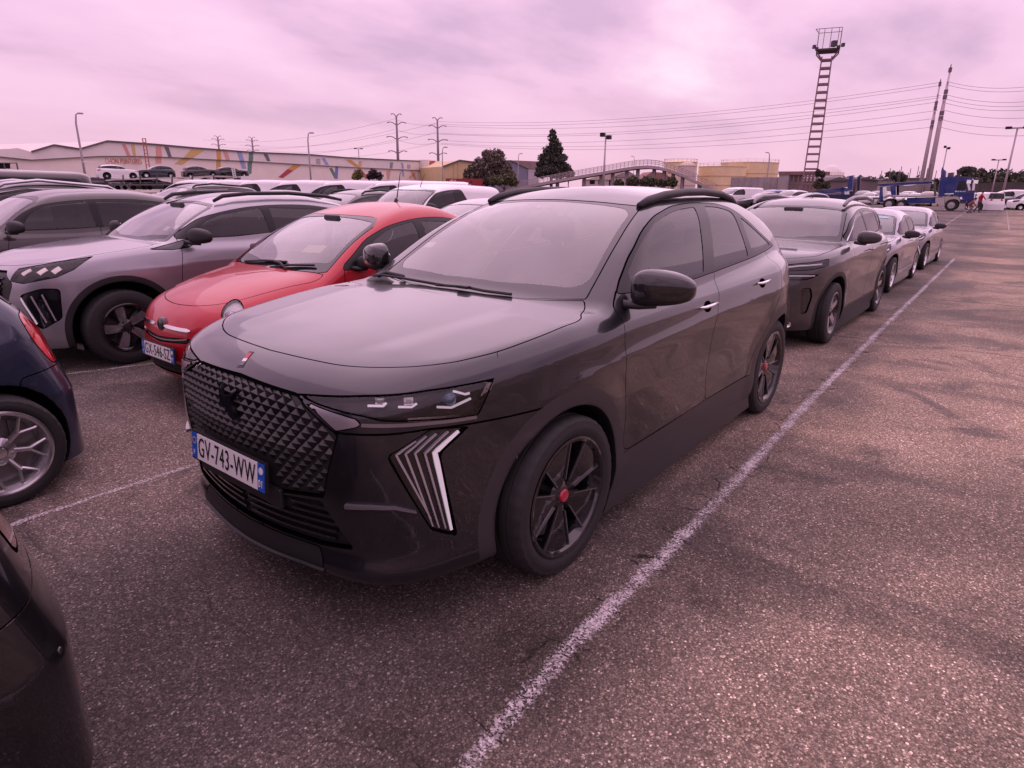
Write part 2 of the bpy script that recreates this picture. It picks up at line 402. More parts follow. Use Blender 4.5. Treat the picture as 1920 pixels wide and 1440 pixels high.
        for ax in range(3):
            o1, o2 = (ax+1) % 3, (ax+2) % 3
            sl = [slice(1, N[a]) for a in range(3)]; sl[ax] = slice(0, N[ax])
            sa = [slice(1, N[a]) for a in range(3)]; sa[ax] = slice(0, N[ax]); sb = list(sa); sb[ax] = slice(1, N[ax]+1)
            a = sg[tuple(sa)]; b = sg[tuple(sb)]
            E = np.argwhere(a != b)
            flip = a[tuple(E.T)]
            off = np.array([1, 1, 1]); off[ax] = 0; E = E+off
            def cell(d1, d2):
                q = E.copy(); q[:, o1] -= d1; q[:, o2] -= d2; return idx[q[:, 0], q[:, 1], q[:, 2]]
            q = np.stack([cell(1, 1), cell(0, 1), cell(0, 0), cell(1, 0)], -1)
            q = np.where(flip[:, None], q, q[:, ::-1]); Q.append(q)
        Q = np.concatenate(Q); Q = Q[(Q >= 0).all(1)]
        P = s.project(P)
        # shorter diagonal
        d1 = np.linalg.norm(P[Q[:, 0]]-P[Q[:, 2]], axis=1); d2 = np.linalg.norm(P[Q[:, 1]]-P[Q[:, 3]], axis=1); m = (d1 <= d2)[:, None]
        T = np.concatenate([np.where(m, Q[:, [0, 1, 2]], Q[:, [0, 1, 3]]), np.where(m, Q[:, [0, 2, 3]], Q[:, [1, 2, 3]])])
        V, Fi, Fo, _ = split(P, T, -P[:, 1])
        V[:, 1] = np.maximum(V[:, 1], 0)
        return V, Fi

def split(V, F, s):
    """Cut triangles at s = 0: returns vertices, faces with s < 0, faces with s > 0, extended s."""
    s = np.where(np.abs(s) < 1e-7, 1e-7, s); neg = s < 0; c = neg[F].sum(1)
    Fi = F[c == 3]; Fo = F[c == 0]; M = F[(c == 1) | (c == 2)]
    if len(M) == 0: return V, Fi, Fo, s
    one = neg[M].sum(1) == 1
    odd = np.where(one[:, None], neg[M], ~neg[M]); k = odd.argmax(1); r = np.arange(len(M))
    a, b, cc = M[r, k], M[r, (k+1) % 3], M[r, (k+2) % 3]
    E = np.concatenate([np.stack([a, b], 1), np.stack([a, cc], 1)]); Es = np.sort(E, 1)
    u, inv = np.unique(Es, axis=0, return_inverse=True); inv = inv.ravel()
    t = s[u[:, 0]]/(s[u[:, 0]]-s[u[:, 1]]); NV = V[u[:, 0]]+(V[u[:, 1]]-V[u[:, 0]])*t[:, None]
    n0 = len(V); V = np.concatenate([V, NV]); s = np.concatenate([s, np.zeros(len(NV))])
    e1 = inv[:len(M)]+n0; e2 = inv[len(M):]+n0
    tri = np.stack([a, e1, e2], 1); q1 = np.stack([e1, b, cc], 1); q2 = np.stack([e1, cc, e2], 1)
    qi = np.concatenate([q1, q2]); o2 = np.concatenate([one, one])
    Fi = np.concatenate([Fi, tri[one], qi[~o2]]); Fo = np.concatenate([Fo, tri[~one], qi[o2]])
    return V, Fi, Fo, s
def sdpoly(P, poly):
    A = np.asarray(poly, float); B = np.roll(A, -1, 0); d = np.full(len(P), 1e9); ins = np.zeros(len(P), bool)
    for a, b in zip(A, B):
        e = b-a; l2 = e@e
        if l2 < 1e-12: continue
        w = P-a; t = np.clip((w@e)/l2, 0, 1); q = w-t[:, None]*e; d = np.minimum(d, (q*q).sum(1))
        c1 = (a[1] <= P[:, 1]) != (b[1] <= P[:, 1])
        with np.errstate(divide='ignore', invalid='ignore'):
            xc = a[0]+(P[:, 1]-a[1])*e[0]/(e[1] if e[1] else 1e-12)
        ins ^= c1 & (P[:, 0] < xc)
    d = np.sqrt(d); return np.where(ins, -d, d)
def rnd(poly, r=.03, n=4):
    """Round the corners of a closed outline."""
    A = [np.asarray(p[:2], float) for p in poly]; R = [p[2] if len(p) > 2 else r for p in poly]; o = []
    for i, p in enumerate(A):
        a, b = A[i-1]-p, A[(i+1) % len(A)]-p; la, lb = np.linalg.norm(a), np.linalg.norm(b)
        k = min(R[i], la*.45, lb*.45)
        p0, p1 = p+a/la*k, p+b/lb*k
        for t in np.linspace(0, 1, n): o.append((1-t)**2*p0+2*t*(1-t)*p+t*t*p1)
    return o
def uv_of(V, th):
    if th == 'top': return V[:, [0, 1]]
    if th == 'side': return V[:, [0, 2]]
    if th == 'front': return V[:, [1, 2]]
    c, s_ = math.cos(math.radians(th)), math.sin(math.radians(th)); return np.stack([-s_*V[:, 0]+c*V[:, 1], V[:, 2]], 1)
class Panels:
    def __init__(s, body, h=.02):
        s.b = body; s.V, s.F = body.mesh(h); s.out = {}; s.order = []
        q = -body.arch(*s.V.T); sv = body.shell(*s.V.T)
        s.V, s.F, well, _ = split(s.V, s.F, np.where(q < -.05, -.05, q-sv+.004))
        C = s.V[s.F].mean(1); under = (s.nf(s.F)[:, 2] < -.75) & (C[:, 2] < body.S.get('under', .45))
        xw = s.V[well].mean(1)[:, 0]; mid = -body.wb/2
        s.put('wheel_well', well[xw > mid], WELL); s.put('wheel_well#rear', well[xw <= mid], WELL); s.put('underbody', s.F[under], WELL, center=True); s.F = s.F[~under]
    def nf(s, F):
        p = s.V[F]; n = np.cross(p[:, 1]-p[:, 0], p[:, 2]-p[:, 0]); return n/np.maximum(np.linalg.norm(n, axis=1, keepdims=True), 1e-12)
    def put(s, name, F, m, center=False, off=0., par=None):
        if len(F) == 0: return
        s.out[name] = dict(F=F, m=m, center=center, off=off, par=par)
    def cut(s, name, th, poly, m, gap=.0025, off=0., center=False, elig=None, trim=None, par=None, seam=True, src=None, seamoff=-.004, seamm=None):
        """Separate the faces inside a projected outline. trim: (name, width, material, off)."""
        if src: keepF, s.F = s.F, s.out[src]['F']
        poly = np.array([np.asarray(p, float) for p in poly])
        if poly.shape[1] == 3: poly = uv_of(poly, 'front' if th == 'rear' else th)
        C = s.V[s.F].mean(1); n = s.nf(s.F)
        el = np.ones(len(s.F), bool)
        if th == 'side': el &= n[:, 1] > .12
        elif th == 'front': el &= n[:, 0] > .10
        elif th == 'rear': el &= n[:, 0] < -.1
        elif th == 'top': el &= n[:, 2] > .15
        else: el &= (n[:, 0]*math.cos(math.radians(th))+n[:, 1]*math.sin(math.radians(th))) > .1
        if elig is not None: el &= elig(C, n)
        t2 = 'front' if th == 'rear' else th
        uv = uv_of(s.V, t2); lo, hi = poly.min(0)-.06, poly.max(0)+.06
        near = ((uv > lo) & (uv < hi)).all(1); el &= near[s.F].any(1)
        Fe, Fn = s.F[el], s.F[~el]
        sd = np.full(len(s.V), 1.); sd[near] = sdpoly(uv[near], poly)
        V, Fin, Fout, sd2 = split(s.V, Fe, sd-gap); s.V = V; s.F = np.concatenate([Fn, Fout])
        if gap > 0 and seam:
            V, Fp, Fs, sd3 = split(s.V, Fin, sd2+2*gap); s.V = V
            k = 'panel_gap'
            if k in s.out: s.out[k]['F'] = np.concatenate([s.out[k]['F'], Fs])
            else: s.put(k, Fs, SEAM, center=True, off=seamoff)
        else: Fp, sd3 = Fin, sd2
        if src: s.out[src]['F'], s.F = s.F, keepF
        if trim:
            V, Fg, Ft, _ = split(s.V, Fp, sd3+trim[1]); s.V = V
            s.put(trim[0], Ft, trim[2], center, trim[3] if len(trim) > 3 else 0., par); Fp = Fg
        if name in s.out: s.out[name]['F'] = np.concatenate([s.out[name]['F'], Fp])
        else: s.put(name, Fp, m, center, off, par)
        return s
    def line(s, th, pts, w=.004, elig=None):
        """A panel gap along an open line."""
        P = [np.asarray(p, float) for p in pts]; L = []; R = []
        for i, p in enumerate(P):
            t = P[min(i+1, len(P)-1)]-P[max(i-1, 0)]; t /= np.linalg.norm(t); nn = np.array((-t[1], t[0])); L.append(p+nn*w/2); R.append(p-nn*w/2)
        return s.cut('panel_gap', th, L+R[::-1], SEAM, gap=0, off=-.004, center=True, elig=elig)
    def radial(s, name, m, rad, off=0.):
        """Bands round the wheel arches."""
        S = s.b
        for xw in (0., -S.wb):
            C = s.V[s.F].mean(1); n = s.nf(s.F); el = (n[:, 1] > .1) & (C[:, 1] > .5) & (np.hypot(C[:, 0]-xw, C[:, 2]-S.rw) < rad+.1)
            r = np.hypot(s.V[:, 0]-xw, s.V[:, 2]-S.rw)-rad
            Fe, Fn = s.F[el], s.F[~el]; V, Fi, Fo, _ = split(s.V, Fe, r); s.V = V; s.F = np.concatenate([Fn, Fo])
            s.put(name if xw == 0. else name+'#rear', Fi, m, False, off)
        return s
    def finish(s, root, bodym, names=None):
        """Turn every panel into objects under root; side panels come in pairs."""
        s.put('body_shell', s.F, bodym, True)
        objs = {}
        for key, d in sorted(s.out.items(), key=lambda kv: kv[1]['par'] is not None):
            F = d['F']; u, inv = np.unique(F, return_inverse=True); Fc = inv.reshape(-1, 3); P = s.b.project(s.V[u], 2)
            g = s.b.grad(P, .004); Nn = g/np.maximum(np.linalg.norm(g, axis=1, keepdims=True), 1e-9)
            if key.startswith('wheel_well'): Nn = None
            if d['off']: P = P+(Nn if Nn is not None else 0)*d['off']
            nm = key.split('#')[0]
            mir = np.array([1, -1, 1])
            if d['center']:
                
                mp_ = np.arange(len(P))+len(P); on = np.abs(P[:, 1]) < 1e-4; mp_[on] = np.arange(len(P))[on]; V2 = np.concatenate([P, P*mir]); F2 = np.concatenate([Fc, mp_[Fc[:, ::-1]]]); N2 = None if Nn is None else np.concatenate([Nn, Nn*mir])
                us = np.unique(F2); re_ = np.zeros(len(V2), int); re_[us] = np.arange(len(us)); V2 = V2[us]; F2 = re_[F2]; N2 = None if N2 is None else N2[us]
                pa = objs.get((d['par'], 0), root) if d['par'] else root
                objs[(key, 0)] = objs[(key, 1)] = mesh_np(nm, V2, F2, d['m'], pa, N2, smooth=Nn is not None)
            else:
                for k in (0, 1):
                    pa = objs.get((d['par'], k), root) if d['par'] else root
                    objs[(key, k)] = mesh_np(nm, P*mir if k else P, Fc[:, ::-1] if k else Fc, d['m'], pa, None if Nn is None else (Nn*mir if k else Nn), smooth=Nn is not None)
        s.objs = objs
        return objs
    def liner(s, root, zmin, keys=('body_shell',), off=.03):
        """Dark inner lining of the cabin, behind the painted roof and pillars."""
        F = np.concatenate([s.out[k]['F'] for k in keys if k in s.out]); C = s.V[F].mean(1); F = F[C[:, 2] > zmin]
        u, inv = np.unique(F, return_inverse=True); Fc = inv.reshape(-1, 3)[:, ::-1]; P = s.V[u]; g = s.b.grad(P, .004); Nn = g/np.maximum(np.linalg.norm(g, axis=1, keepdims=True), 1e-9)
        P = P-Nn*off; P[:, 1] = np.maximum(P[:, 1], 0); mir = np.array([1, -1, 1])
        return mesh_np('headlining', np.concatenate([P, P*mir]), np.concatenate([Fc, Fc[:, ::-1]+len(P)]), LINER, root, np.concatenate([-Nn, -Nn*mir]))
def crease(pts, amp, up, dn, sig=.1):
    s = Spl(pts, sig); xs = [p[0] for p in pts]; s.ends = (min(xs), max(xs)); return (s, amp, up, dn)

# ------------------------------------------------------------------ parts shared by the cars
def tyre_mesh(R, rr, w, lugs=72):
    """Tyre lathe along y with a grooved tread and lugged shoulders."""
    hw = w/2; n = lugs*2; prof = []
    sw = R-rr
    side = [(rr-.012, .30*w), (rr+.004, .435*w), (rr+.25*sw, .475*w), (rr+.5*sw, .49*w), (rr+.56*sw, .482*w), (rr+.82*sw, .468*w), (R-.012, .445*w), (R-.003, .40*w)]
    tread = [(R, .30*w), (R, .22*w), (R-.007, .21*w), (R-.007, .18*w), (R, .17*w), (R+.001, .05*w), (R-.007, .042*w)]
    half = side+tread; prof = [(r, h) for r, h in half]+[(r, -h) for r, h in half[::-1]]
    k = len(prof); V = np.zeros((k, n, 3)); a = np.arange(n)*2*math.pi/n
    for i, (r, h) in enumerate(prof):
        lug = r > R-.02 and abs(h) > .25*w
        rr_ = np.where((np.arange(n) % 4) == 0, r-(.0035 if lug else 0), r)
        V[i, :, 0] = rr_*np.cos(a); V[i, :, 1] = h; V[i, :, 2] = rr_*np.sin(a)
    i, j = np.meshgrid(np.arange(k-1), np.arange(n), indexing='ij'); j2 = (j+1) % n
    F = np.stack([i*n+j, (i+1)*n+j, (i+1)*n+j2, i*n+j2], -1).reshape(-1, 4)
    return V.reshape(-1, 3), F
def loft_strip(mb, st, M):
    """st: list of (r, left, right, ytop, thick): a spoke lofted outwards along +z of its own frame."""
    V = []
    for r, a, b, y, t in st:
        for x, yy in ((a, y), ((a+b)/2, y+.004), (b, y), (b, y-t), (a, y-t)): V.append(M @ np.array((x, yy, r)))
    n = len(st); F = [(i*5+j, (i+1)*5+j, (i+1)*5+(j+1) % 5, i*5+(j+1) % 5) for i in range(n-1) for j in range(5)]
    F += [tuple(range(4, -1, -1)), tuple((n-1)*5+j for j in range(5))]
    mb.add(V, F)
def rotY(a):
    c, s = math.cos(a), math.sin(a); return np.array(((c, 0, s), (0, 1, 0), (-s, 0, c)))
def make_wheel(root, R, rr, w, style, rim_m, spoke_m, cap_m, at, side=1, steer=0., edge_m=None, spin=0.):
    """car > wheel (the rim barrel) > tyre, spokes, hub cap, brake disc."""
    b = MB(); hw = w*.46
    b.lathe([(rr-.02, -hw), (rr+.004, -hw), (rr+.006, -hw+.012), (rr-.03, -hw+.02), (rr-.035, hw-.05), (rr-.014, hw-.012), (rr+.002, hw-.004), (rr+.006, hw), (rr-.004, hw+.003), (rr-.016, hw-.002), (rr-.03, hw-.03), (rr-.05, hw-.06), (rr-.05, -hw+.03), (.12, -hw+.035), (.0, -hw+.035)], 48, 'y')
    wh = b.build('wheel', rim_m, root, auto=True, smooth=True); wh.location = at; wh.rotation_euler = (0, 0, (math.pi if side < 0 else 0)+steer)
    V, F = tyre_mesh(R, rr, w); t = mesh_np('tyre', V, F, RUBBER, wh); t.data.set_sharp_from_angle(angle=math.radians(35))
    d = MB(); d.lathe([(.07, hw-.11), (rr*.78, hw-.11), (rr*.78, hw-.135), (.07, hw-.135)], 32, 'y'); d.box((-rr*.55, hw-.11, .06), (.11, .05, .2)); d.build('brake_disc', DISC, wh)
    y0 = hw-.028; first = None
    def spoke(st, k, n, m=spoke_m, nm='spoke', da=0.):
        mb = MB(); loft_strip(mb, st, rotY(2*math.pi*k/n+spin+da)); mb.build(nm, m, wh, auto=True, smooth=False)
    if style == 'blade':
        for k in range(5):
            spoke([(.035, -.016, .016, y0-.012, .03), (.075, -.030, .030, y0-.006, .03), (.14, -.058, .058, y0+.002, .025), (rr-.025, -.108, .108, y0+.012, .02), (rr-.012, -.105, .105, y0+.008, .02)], k, 5)
            for s in (-1, 1):
                mb = MB(); M = rotY(2*math.pi*k/5+spin)
                mb.bar(M @ np.array((s*.030, y0-.002, .07)), M @ np.array((s*.103, y0+.016, rr-.02)), .0055, .008, up=(0, 1, 0)); mb.build('spoke_edge', edge_m or ALU, wh)
    elif style == 'multi':
        for k in range(7):
            spoke([(.05, -.012, .012, y0-.02, .02), (.10, -.011, .011, y0-.008, .02), (.135, -.012, .012, y0, .018)], k, 7)
            for s in (-1, 1):
                spoke([(.125, s*.004-.009, s*.004+.009, y0-.002, .018), (rr-.04, s*.042-.008, s*.042+.008, y0+.01, .016), (rr-.01, s*.056-.008, s*.056+.008, y0+.01, .016)], k, 7)
    elif style == 'star':
        for k in range(5):
            spoke([(.03, -.022, .022, y0-.014, .03), (.09, -.034, .034, y0-.004, .03), (rr-.06, -.05, .03, y0+.01, .025), (rr-.012, -.062, .022, y0+.01, .025)], k, 5, edge_m or spoke_m)
            spoke([(.06, .03, .05, y0-.02, .02), (rr-.02, .045, .115, y0-.002, .02)], k, 5)
    else:
        n = 10 if style == 'ten' else 5
        for k in range(n):
            wd = .016 if n == 10 else .034
            spoke([(.04, -wd*.8, wd*.8, y0-.016, .03), (.10, -wd, wd, y0-.004, .028), (rr-.03, -wd*1.1, wd*1.1, y0+.010, .022), (rr-.012, -wd*1.2, wd*1.2, y0+.008, .02)], k, n, edge_m if (edge_m and k % 2 == 0) else spoke_m)
    h = MB(); h.lathe([(.0, y0+.006), (.026, y0+.005), (.030, y0), (.032, y0-.02)], 20, 'y'); h.build('hub_cap', cap_m, wh, smooth=True, auto=True)
    u = MB(); u.lathe([(.033, y0-.004), (.046, y0-.008), (.075, y0-.024), (.075, y0-.08), (.0, y0-.08)], 20, 'y')
    for k in range(5):
        M = rotY(2*math.pi*k/5+.6); u.lathe([(0, y0-.006), (.009, y0-.006), (.010, y0-.03)], 8, 'y', tuple(M @ np.array((0, 0, .056))))
    u.build('hub', spoke_m, wh, auto=True, smooth=True)
    return wh
def wheels(root, S, R, rr, w, yc, style, rim_m, spoke_m, cap_m, steer=0., edge_m=None, only=None):
    for x in (0., -S['wb']):
        for s in (1, -1):
            make_wheel(root, R, rr, w, style, rim_m, spoke_m, cap_m, (x, s*yc, S['rw']), s, steer if x == 0 else 0., edge_m, spin=.35 if x == 0 else .1)
def superell(c, d, n=(24, 16), p=(.75, .75), shape=None):
    V = []; F = []; N, K = n
    sg = lambda v, q: math.copysign(abs(v)**q, v)
    for i in range(K+1):
        t = math.pi*(i/K-.5)
        for j in range(N):
            a = 2*math.pi*j/N; q = np.array((d[0]*sg(math.cos(t), p[1])*sg(math.cos(a), p[0]), d[1]*sg(math.cos(t), p[1])*sg(math.sin(a), p[0]), d[2]*sg(math.sin(t), p[1])))
            if shape: q = shape(q)
            V.append(q+np.asarray(c))
    F = [(i*N+j, i*N+(j+1) % N, (i+1)*N+(j+1) % N, (i+1)*N+j) for i in range(K) for j in range(N)]
    return V, F
def make_mirror(root, at, cap_m, base_at, size=(.075, .115, .078), low_m=None):
    """Door mirrors, one each side: car > mirror > mirror_glass, mirror_arm."""
    for s in (1, -1):
        def shp(q):
            q = np.array(q); u = q[1]/size[1]; w = (u+1)/2
            q[0] = q[0] if q[0] > 0 else q[0]*.22
            q[2] *= (1.08-.50*w**1.7) if q[2] > 0 else (.80-.22*w**2); q[0] *= 1-.34*max(u, 0); q[0] -= .034*u; q[2] += .006*u
            return q*np.array((1, s, 1))
        V, F = superell((0, 0, 0), size, (32, 20), (.62, .62), shp)
        if s < 0: F = [f[::-1] for f in F]
        c = np.array((at[0], at[1]*s, at[2])); mb = MB(); mb.add([v+c for v in map(np.asarray, V)], F)
        o = mb.build('mirror', [cap_m, low_m or BLACK], root, smooth=True)
        for p in o.data.polygons:
            if p.center[2] < c[2]-size[2]*.35: p.material_index = 1
        g = MB(); P = [(at[0]-size[0]*.2-.004+(.0 if y < 0 else -.022), s*(at[1]+y), at[2]+z) for y, z in ((-.085, -.05), (.06, -.052), (.085, -.02), (.075, .03), (.04, .05), (-.06, .055), (-.09, .02))]
        g.prism(P if s > 0 else P[::-1], (.003, 0, 0)); g.build('mirror_glass', REFL, o)
        a = MB(); b0 = np.array((base_at[0], s*base_at[1], base_at[2])); e = np.array((at[0]+.005, s*(at[1]-size[1]*.3), at[2]-size[2]*.78))
        a.tube([b0, b0*.5+e*.5+np.array((.005, 0, -.004)), e], [.034, .03, .026], 10, flat=.62); a.build('mirror_arm', low_m or BLACK, o, smooth=True)
def seat_set(root, xs, ys, zb, m=SEATM, wheel_at=None, dash=None, rear=None):
    """Front seats with head restraints, rear bench, dashboard and steering wheel."""
    for y in ys:
        b = MB(); b.box((xs, y, zb), (.52, .50, .16)); M = np.array(Matrix.Rotation(math.radians(-14), 3, 'Y'))
        b.box((xs-.33, y, zb+.36), (.13, .48, .66), M, .82); o = b.build('seat', m, root, bevel=.04, smooth=True)
        h = MB(); h.box((xs-.44, y, zb+.80), (.10, .27, .17), M, .85); h.build('head_restraint', m, o, bevel=.035, smooth=True)
        r = MB()
        for d in (-.06, .06): r.tube([(xs-.40, y+d, zb+.62), (xs-.43, y+d, zb+.76)], .006, 6)
        r.build('restraint_post', CHROME, o)
    if rear:
        b = MB(); b.box((rear[0], 0, rear[1]), (.5, 1.2, .16)); b.box((rear[0]-.3, 0, rear[1]+.34), (.14, 1.2, .6), np.array(Matrix.Rotation(math.radians(-18), 3, 'Y')))
        o = b.build('rear_bench', m, root, bevel=.04, smooth=True)
        for y in (-.38, .38):
            h = MB(); h.box((rear[0]-.40, y, rear[1]+.70), (.09, .26, .14)); h.build('head_restraint', m, o, bevel=.03, smooth=True)
    if dash:
        x0, x1, w, z0, z1 = dash
        P = [(x0, z1-.02), (x0-.18, z1), (x1+.10, z1-.01), (x1, z1-.10), (x1+.04, z0), (x0, z0)]
        b = MB(); b.prism([(p[0], -w, p[1]) for p in P], (0, 2*w, 0)); b.build('dashboard', DASH, root, bevel=.02)
    if wheel_at is not None:
        t = MB(); a = np.linspace(0, 2*math.pi, 29)[:-1]; th = math.radians(24); c = np.asarray(wheel_at)
        ring = [c+np.array((-math.sin(th)*.18*math.sin(q), .18*math.cos(q), math.cos(th)*.18*math.sin(q))) for q in a]
        t.tube(ring+[ring[0]], .016, 8, cap=False); t.box(c, (.05, .13, .11))
        for q in (0, math.pi, -math.pi/2): t.bar(c, c+np.array((-math.sin(th)*.17*math.sin(q), .17*math.cos(q), math.cos(th)*.17*math.sin(q))), .03, .014)
        t.build('steering_wheel', DASH, root, smooth=True, auto=True)
def number_plate(root, at, text, tilt=0., rz=0., w=.52, h=.11, reg=None, rear=False):
    """French plate: white field, blue bands, black characters."""
    b = MB(); b.box((0, 0, 0), (.012, w+.012, h+.012)); p = b.build('number_plate', BLACK, root)
    p.location = at; p.rotation_euler = (0, tilt, rz)
    MB().box((.007, 0, 0), (.004, w-.09, h-.004)).build('plate_face', WHITEP, p)
    for s in (-1, 1): MB().box((.007, s*(w/2-.022), 0), (.004, .044, h-.004)).build('plate_band', BLUEP, p)
    R = Matrix(((0, 0, 1), (1, 0, 0), (0, 1, 0))).to_4x4()
    def tx(nm, s, size, y, z, m, sx=1., sp=1.):
        t = text_obj(nm, s, size, m, p, sx, .0006, sp); t.matrix_local = Matrix.Translation((.0105, y, z)) @ R; return t
    t = tx('plate_characters', text, .118, 0, -.002, INK, .60, 1.12)
    wd = max(v.co.x for v in t.data.vertices)-min(v.co.x for v in t.data.vertices); k = (w-.115)/wd; cx = (max(v.co.x for v in t.data.vertices)+min(v.co.x for v in t.data.vertices))/2
    for v in t.data.vertices: v.co.x = (v.co.x-cx)*k
    tx('country_letter', 'F', .03, -(w/2-.022), -.03, WHITEP)
    ring = MB(); a = [2*math.pi*i/12 for i in range(12)]
    for q in a: ring.box((.0098, -(w/2-.022)+.013*math.cos(q), .022+.013*math.sin(q)), (.0012, .0035, .0035))
    ring.build('star_ring', mat('plate_yellow', (.7, .5, .05), .5), p)
    if reg:
        tx('region_number', reg, .042, w/2-.022, -.026, WHITEP, .8)
        MB().lathe([(0, .0098), (.014, .0098), (.015, .008)], 14, 'x', (0, w/2-.022, .026)).build('region_badge', WHITEP, p)
    return p
def ribbon(name, P3, w, m, parent, off=.002, body=None, thick=.004):
    """A thin strip laid along points on the bodywork."""
    P = np.asarray(P3, float); n = len(P)
    g = body.grad(np.abs(P)*np.array((1, 0, 1))+np.array((0, 1, 0))*np.abs(P[:, 1:2]), .004); g /= np.linalg.norm(g, axis=1, keepdims=True); g[:, 1] *= np.where(P[:, 1] < 0, -1, 1)
    ww = w if hasattr(w, '__len__') else [w]*n; V = []
    for i in range(n):
        t = P[min(i+1, n-1)]-P[max(i-1, 0)]; t /= np.linalg.norm(t); s = np.cross(g[i], t); s /= np.linalg.norm(s)
        V += [P[i]+s*ww[i]/2+g[i]*off, P[i]+s*ww[i]/2+g[i]*(off+thick), P[i]-s*ww[i]/2+g[i]*(off+thick), P[i]-s*ww[i]/2+g[i]*off]
    F = [(i*4+j, i*4+(j+1) % 4, (i+1)*4+(j+1) % 4, (i+1)*4+j) for i in range(n-1) for j in range(4)]+[(0, 1, 2, 3), tuple((n-1)*4+j for j in (3, 2, 1, 0))]
    return MB().add(V, F).build(name, m, parent)
def onto(body, pts, it=6):
    """Drop points on the bodywork."""
    P = np.asarray(pts, float); sg = np.where(P[:, 1] < 0, -1., 1.); Q = P.copy(); Q[:, 1] = np.abs(Q[:, 1])+1e-4
    for _ in range(it):
        g = body.grad(Q, .003); v = body.f(*Q.T); Q = Q-g*(v/np.maximum((g*g).sum(1), .05))[:, None]
    g = body.grad(Q, .004); g /= np.linalg.norm(g, axis=1, keepdims=True)
    Q[:, 1] *= sg; g[:, 1] *= sg; return Q, g
def dens(pts, n=6):
    P = [np.asarray(p, float) for p in pts]; o = []
    for a, b in zip(P[:-1], P[1:]): o += [a+(b-a)*t for t in np.linspace(0, 1, n, endpoint=False)]
    return o+[P[-1]]
def rail(root, pts, w=.03, h=.035, m=None):
    """Roof rails, one each side, standing on their feet."""
    for s in (1, -1):
        b = MB(); P = [(x, s*y, z) for x, y, z in pts]
        k = len(P); r = [w*.55]+[w*.7]*(k-2)+[w*.55]
        b.tube(P, r, 8, flat=h/w); b.build('roof_rail', m or BLACK, root, smooth=True)
def handle(root, at, m, L=.16, door=None):
    for s in (1, -1):
        b = MB(); x, y, z = at
        P = [(x+L/2, s*(y-.004), z-.002), (x+L*.38, s*(y+.022), z), (x, s*(y+.028), z+.003), (x-L*.38, s*(y+.022), z+.004), (x-L/2, s*(y-.004), z+.003)]
        b.tube(P, [.008, .012, .013, .012, .008], 8, flat=.75); b.build('door_handle', m, (door.get(s) if door else None) or root, smooth=True)

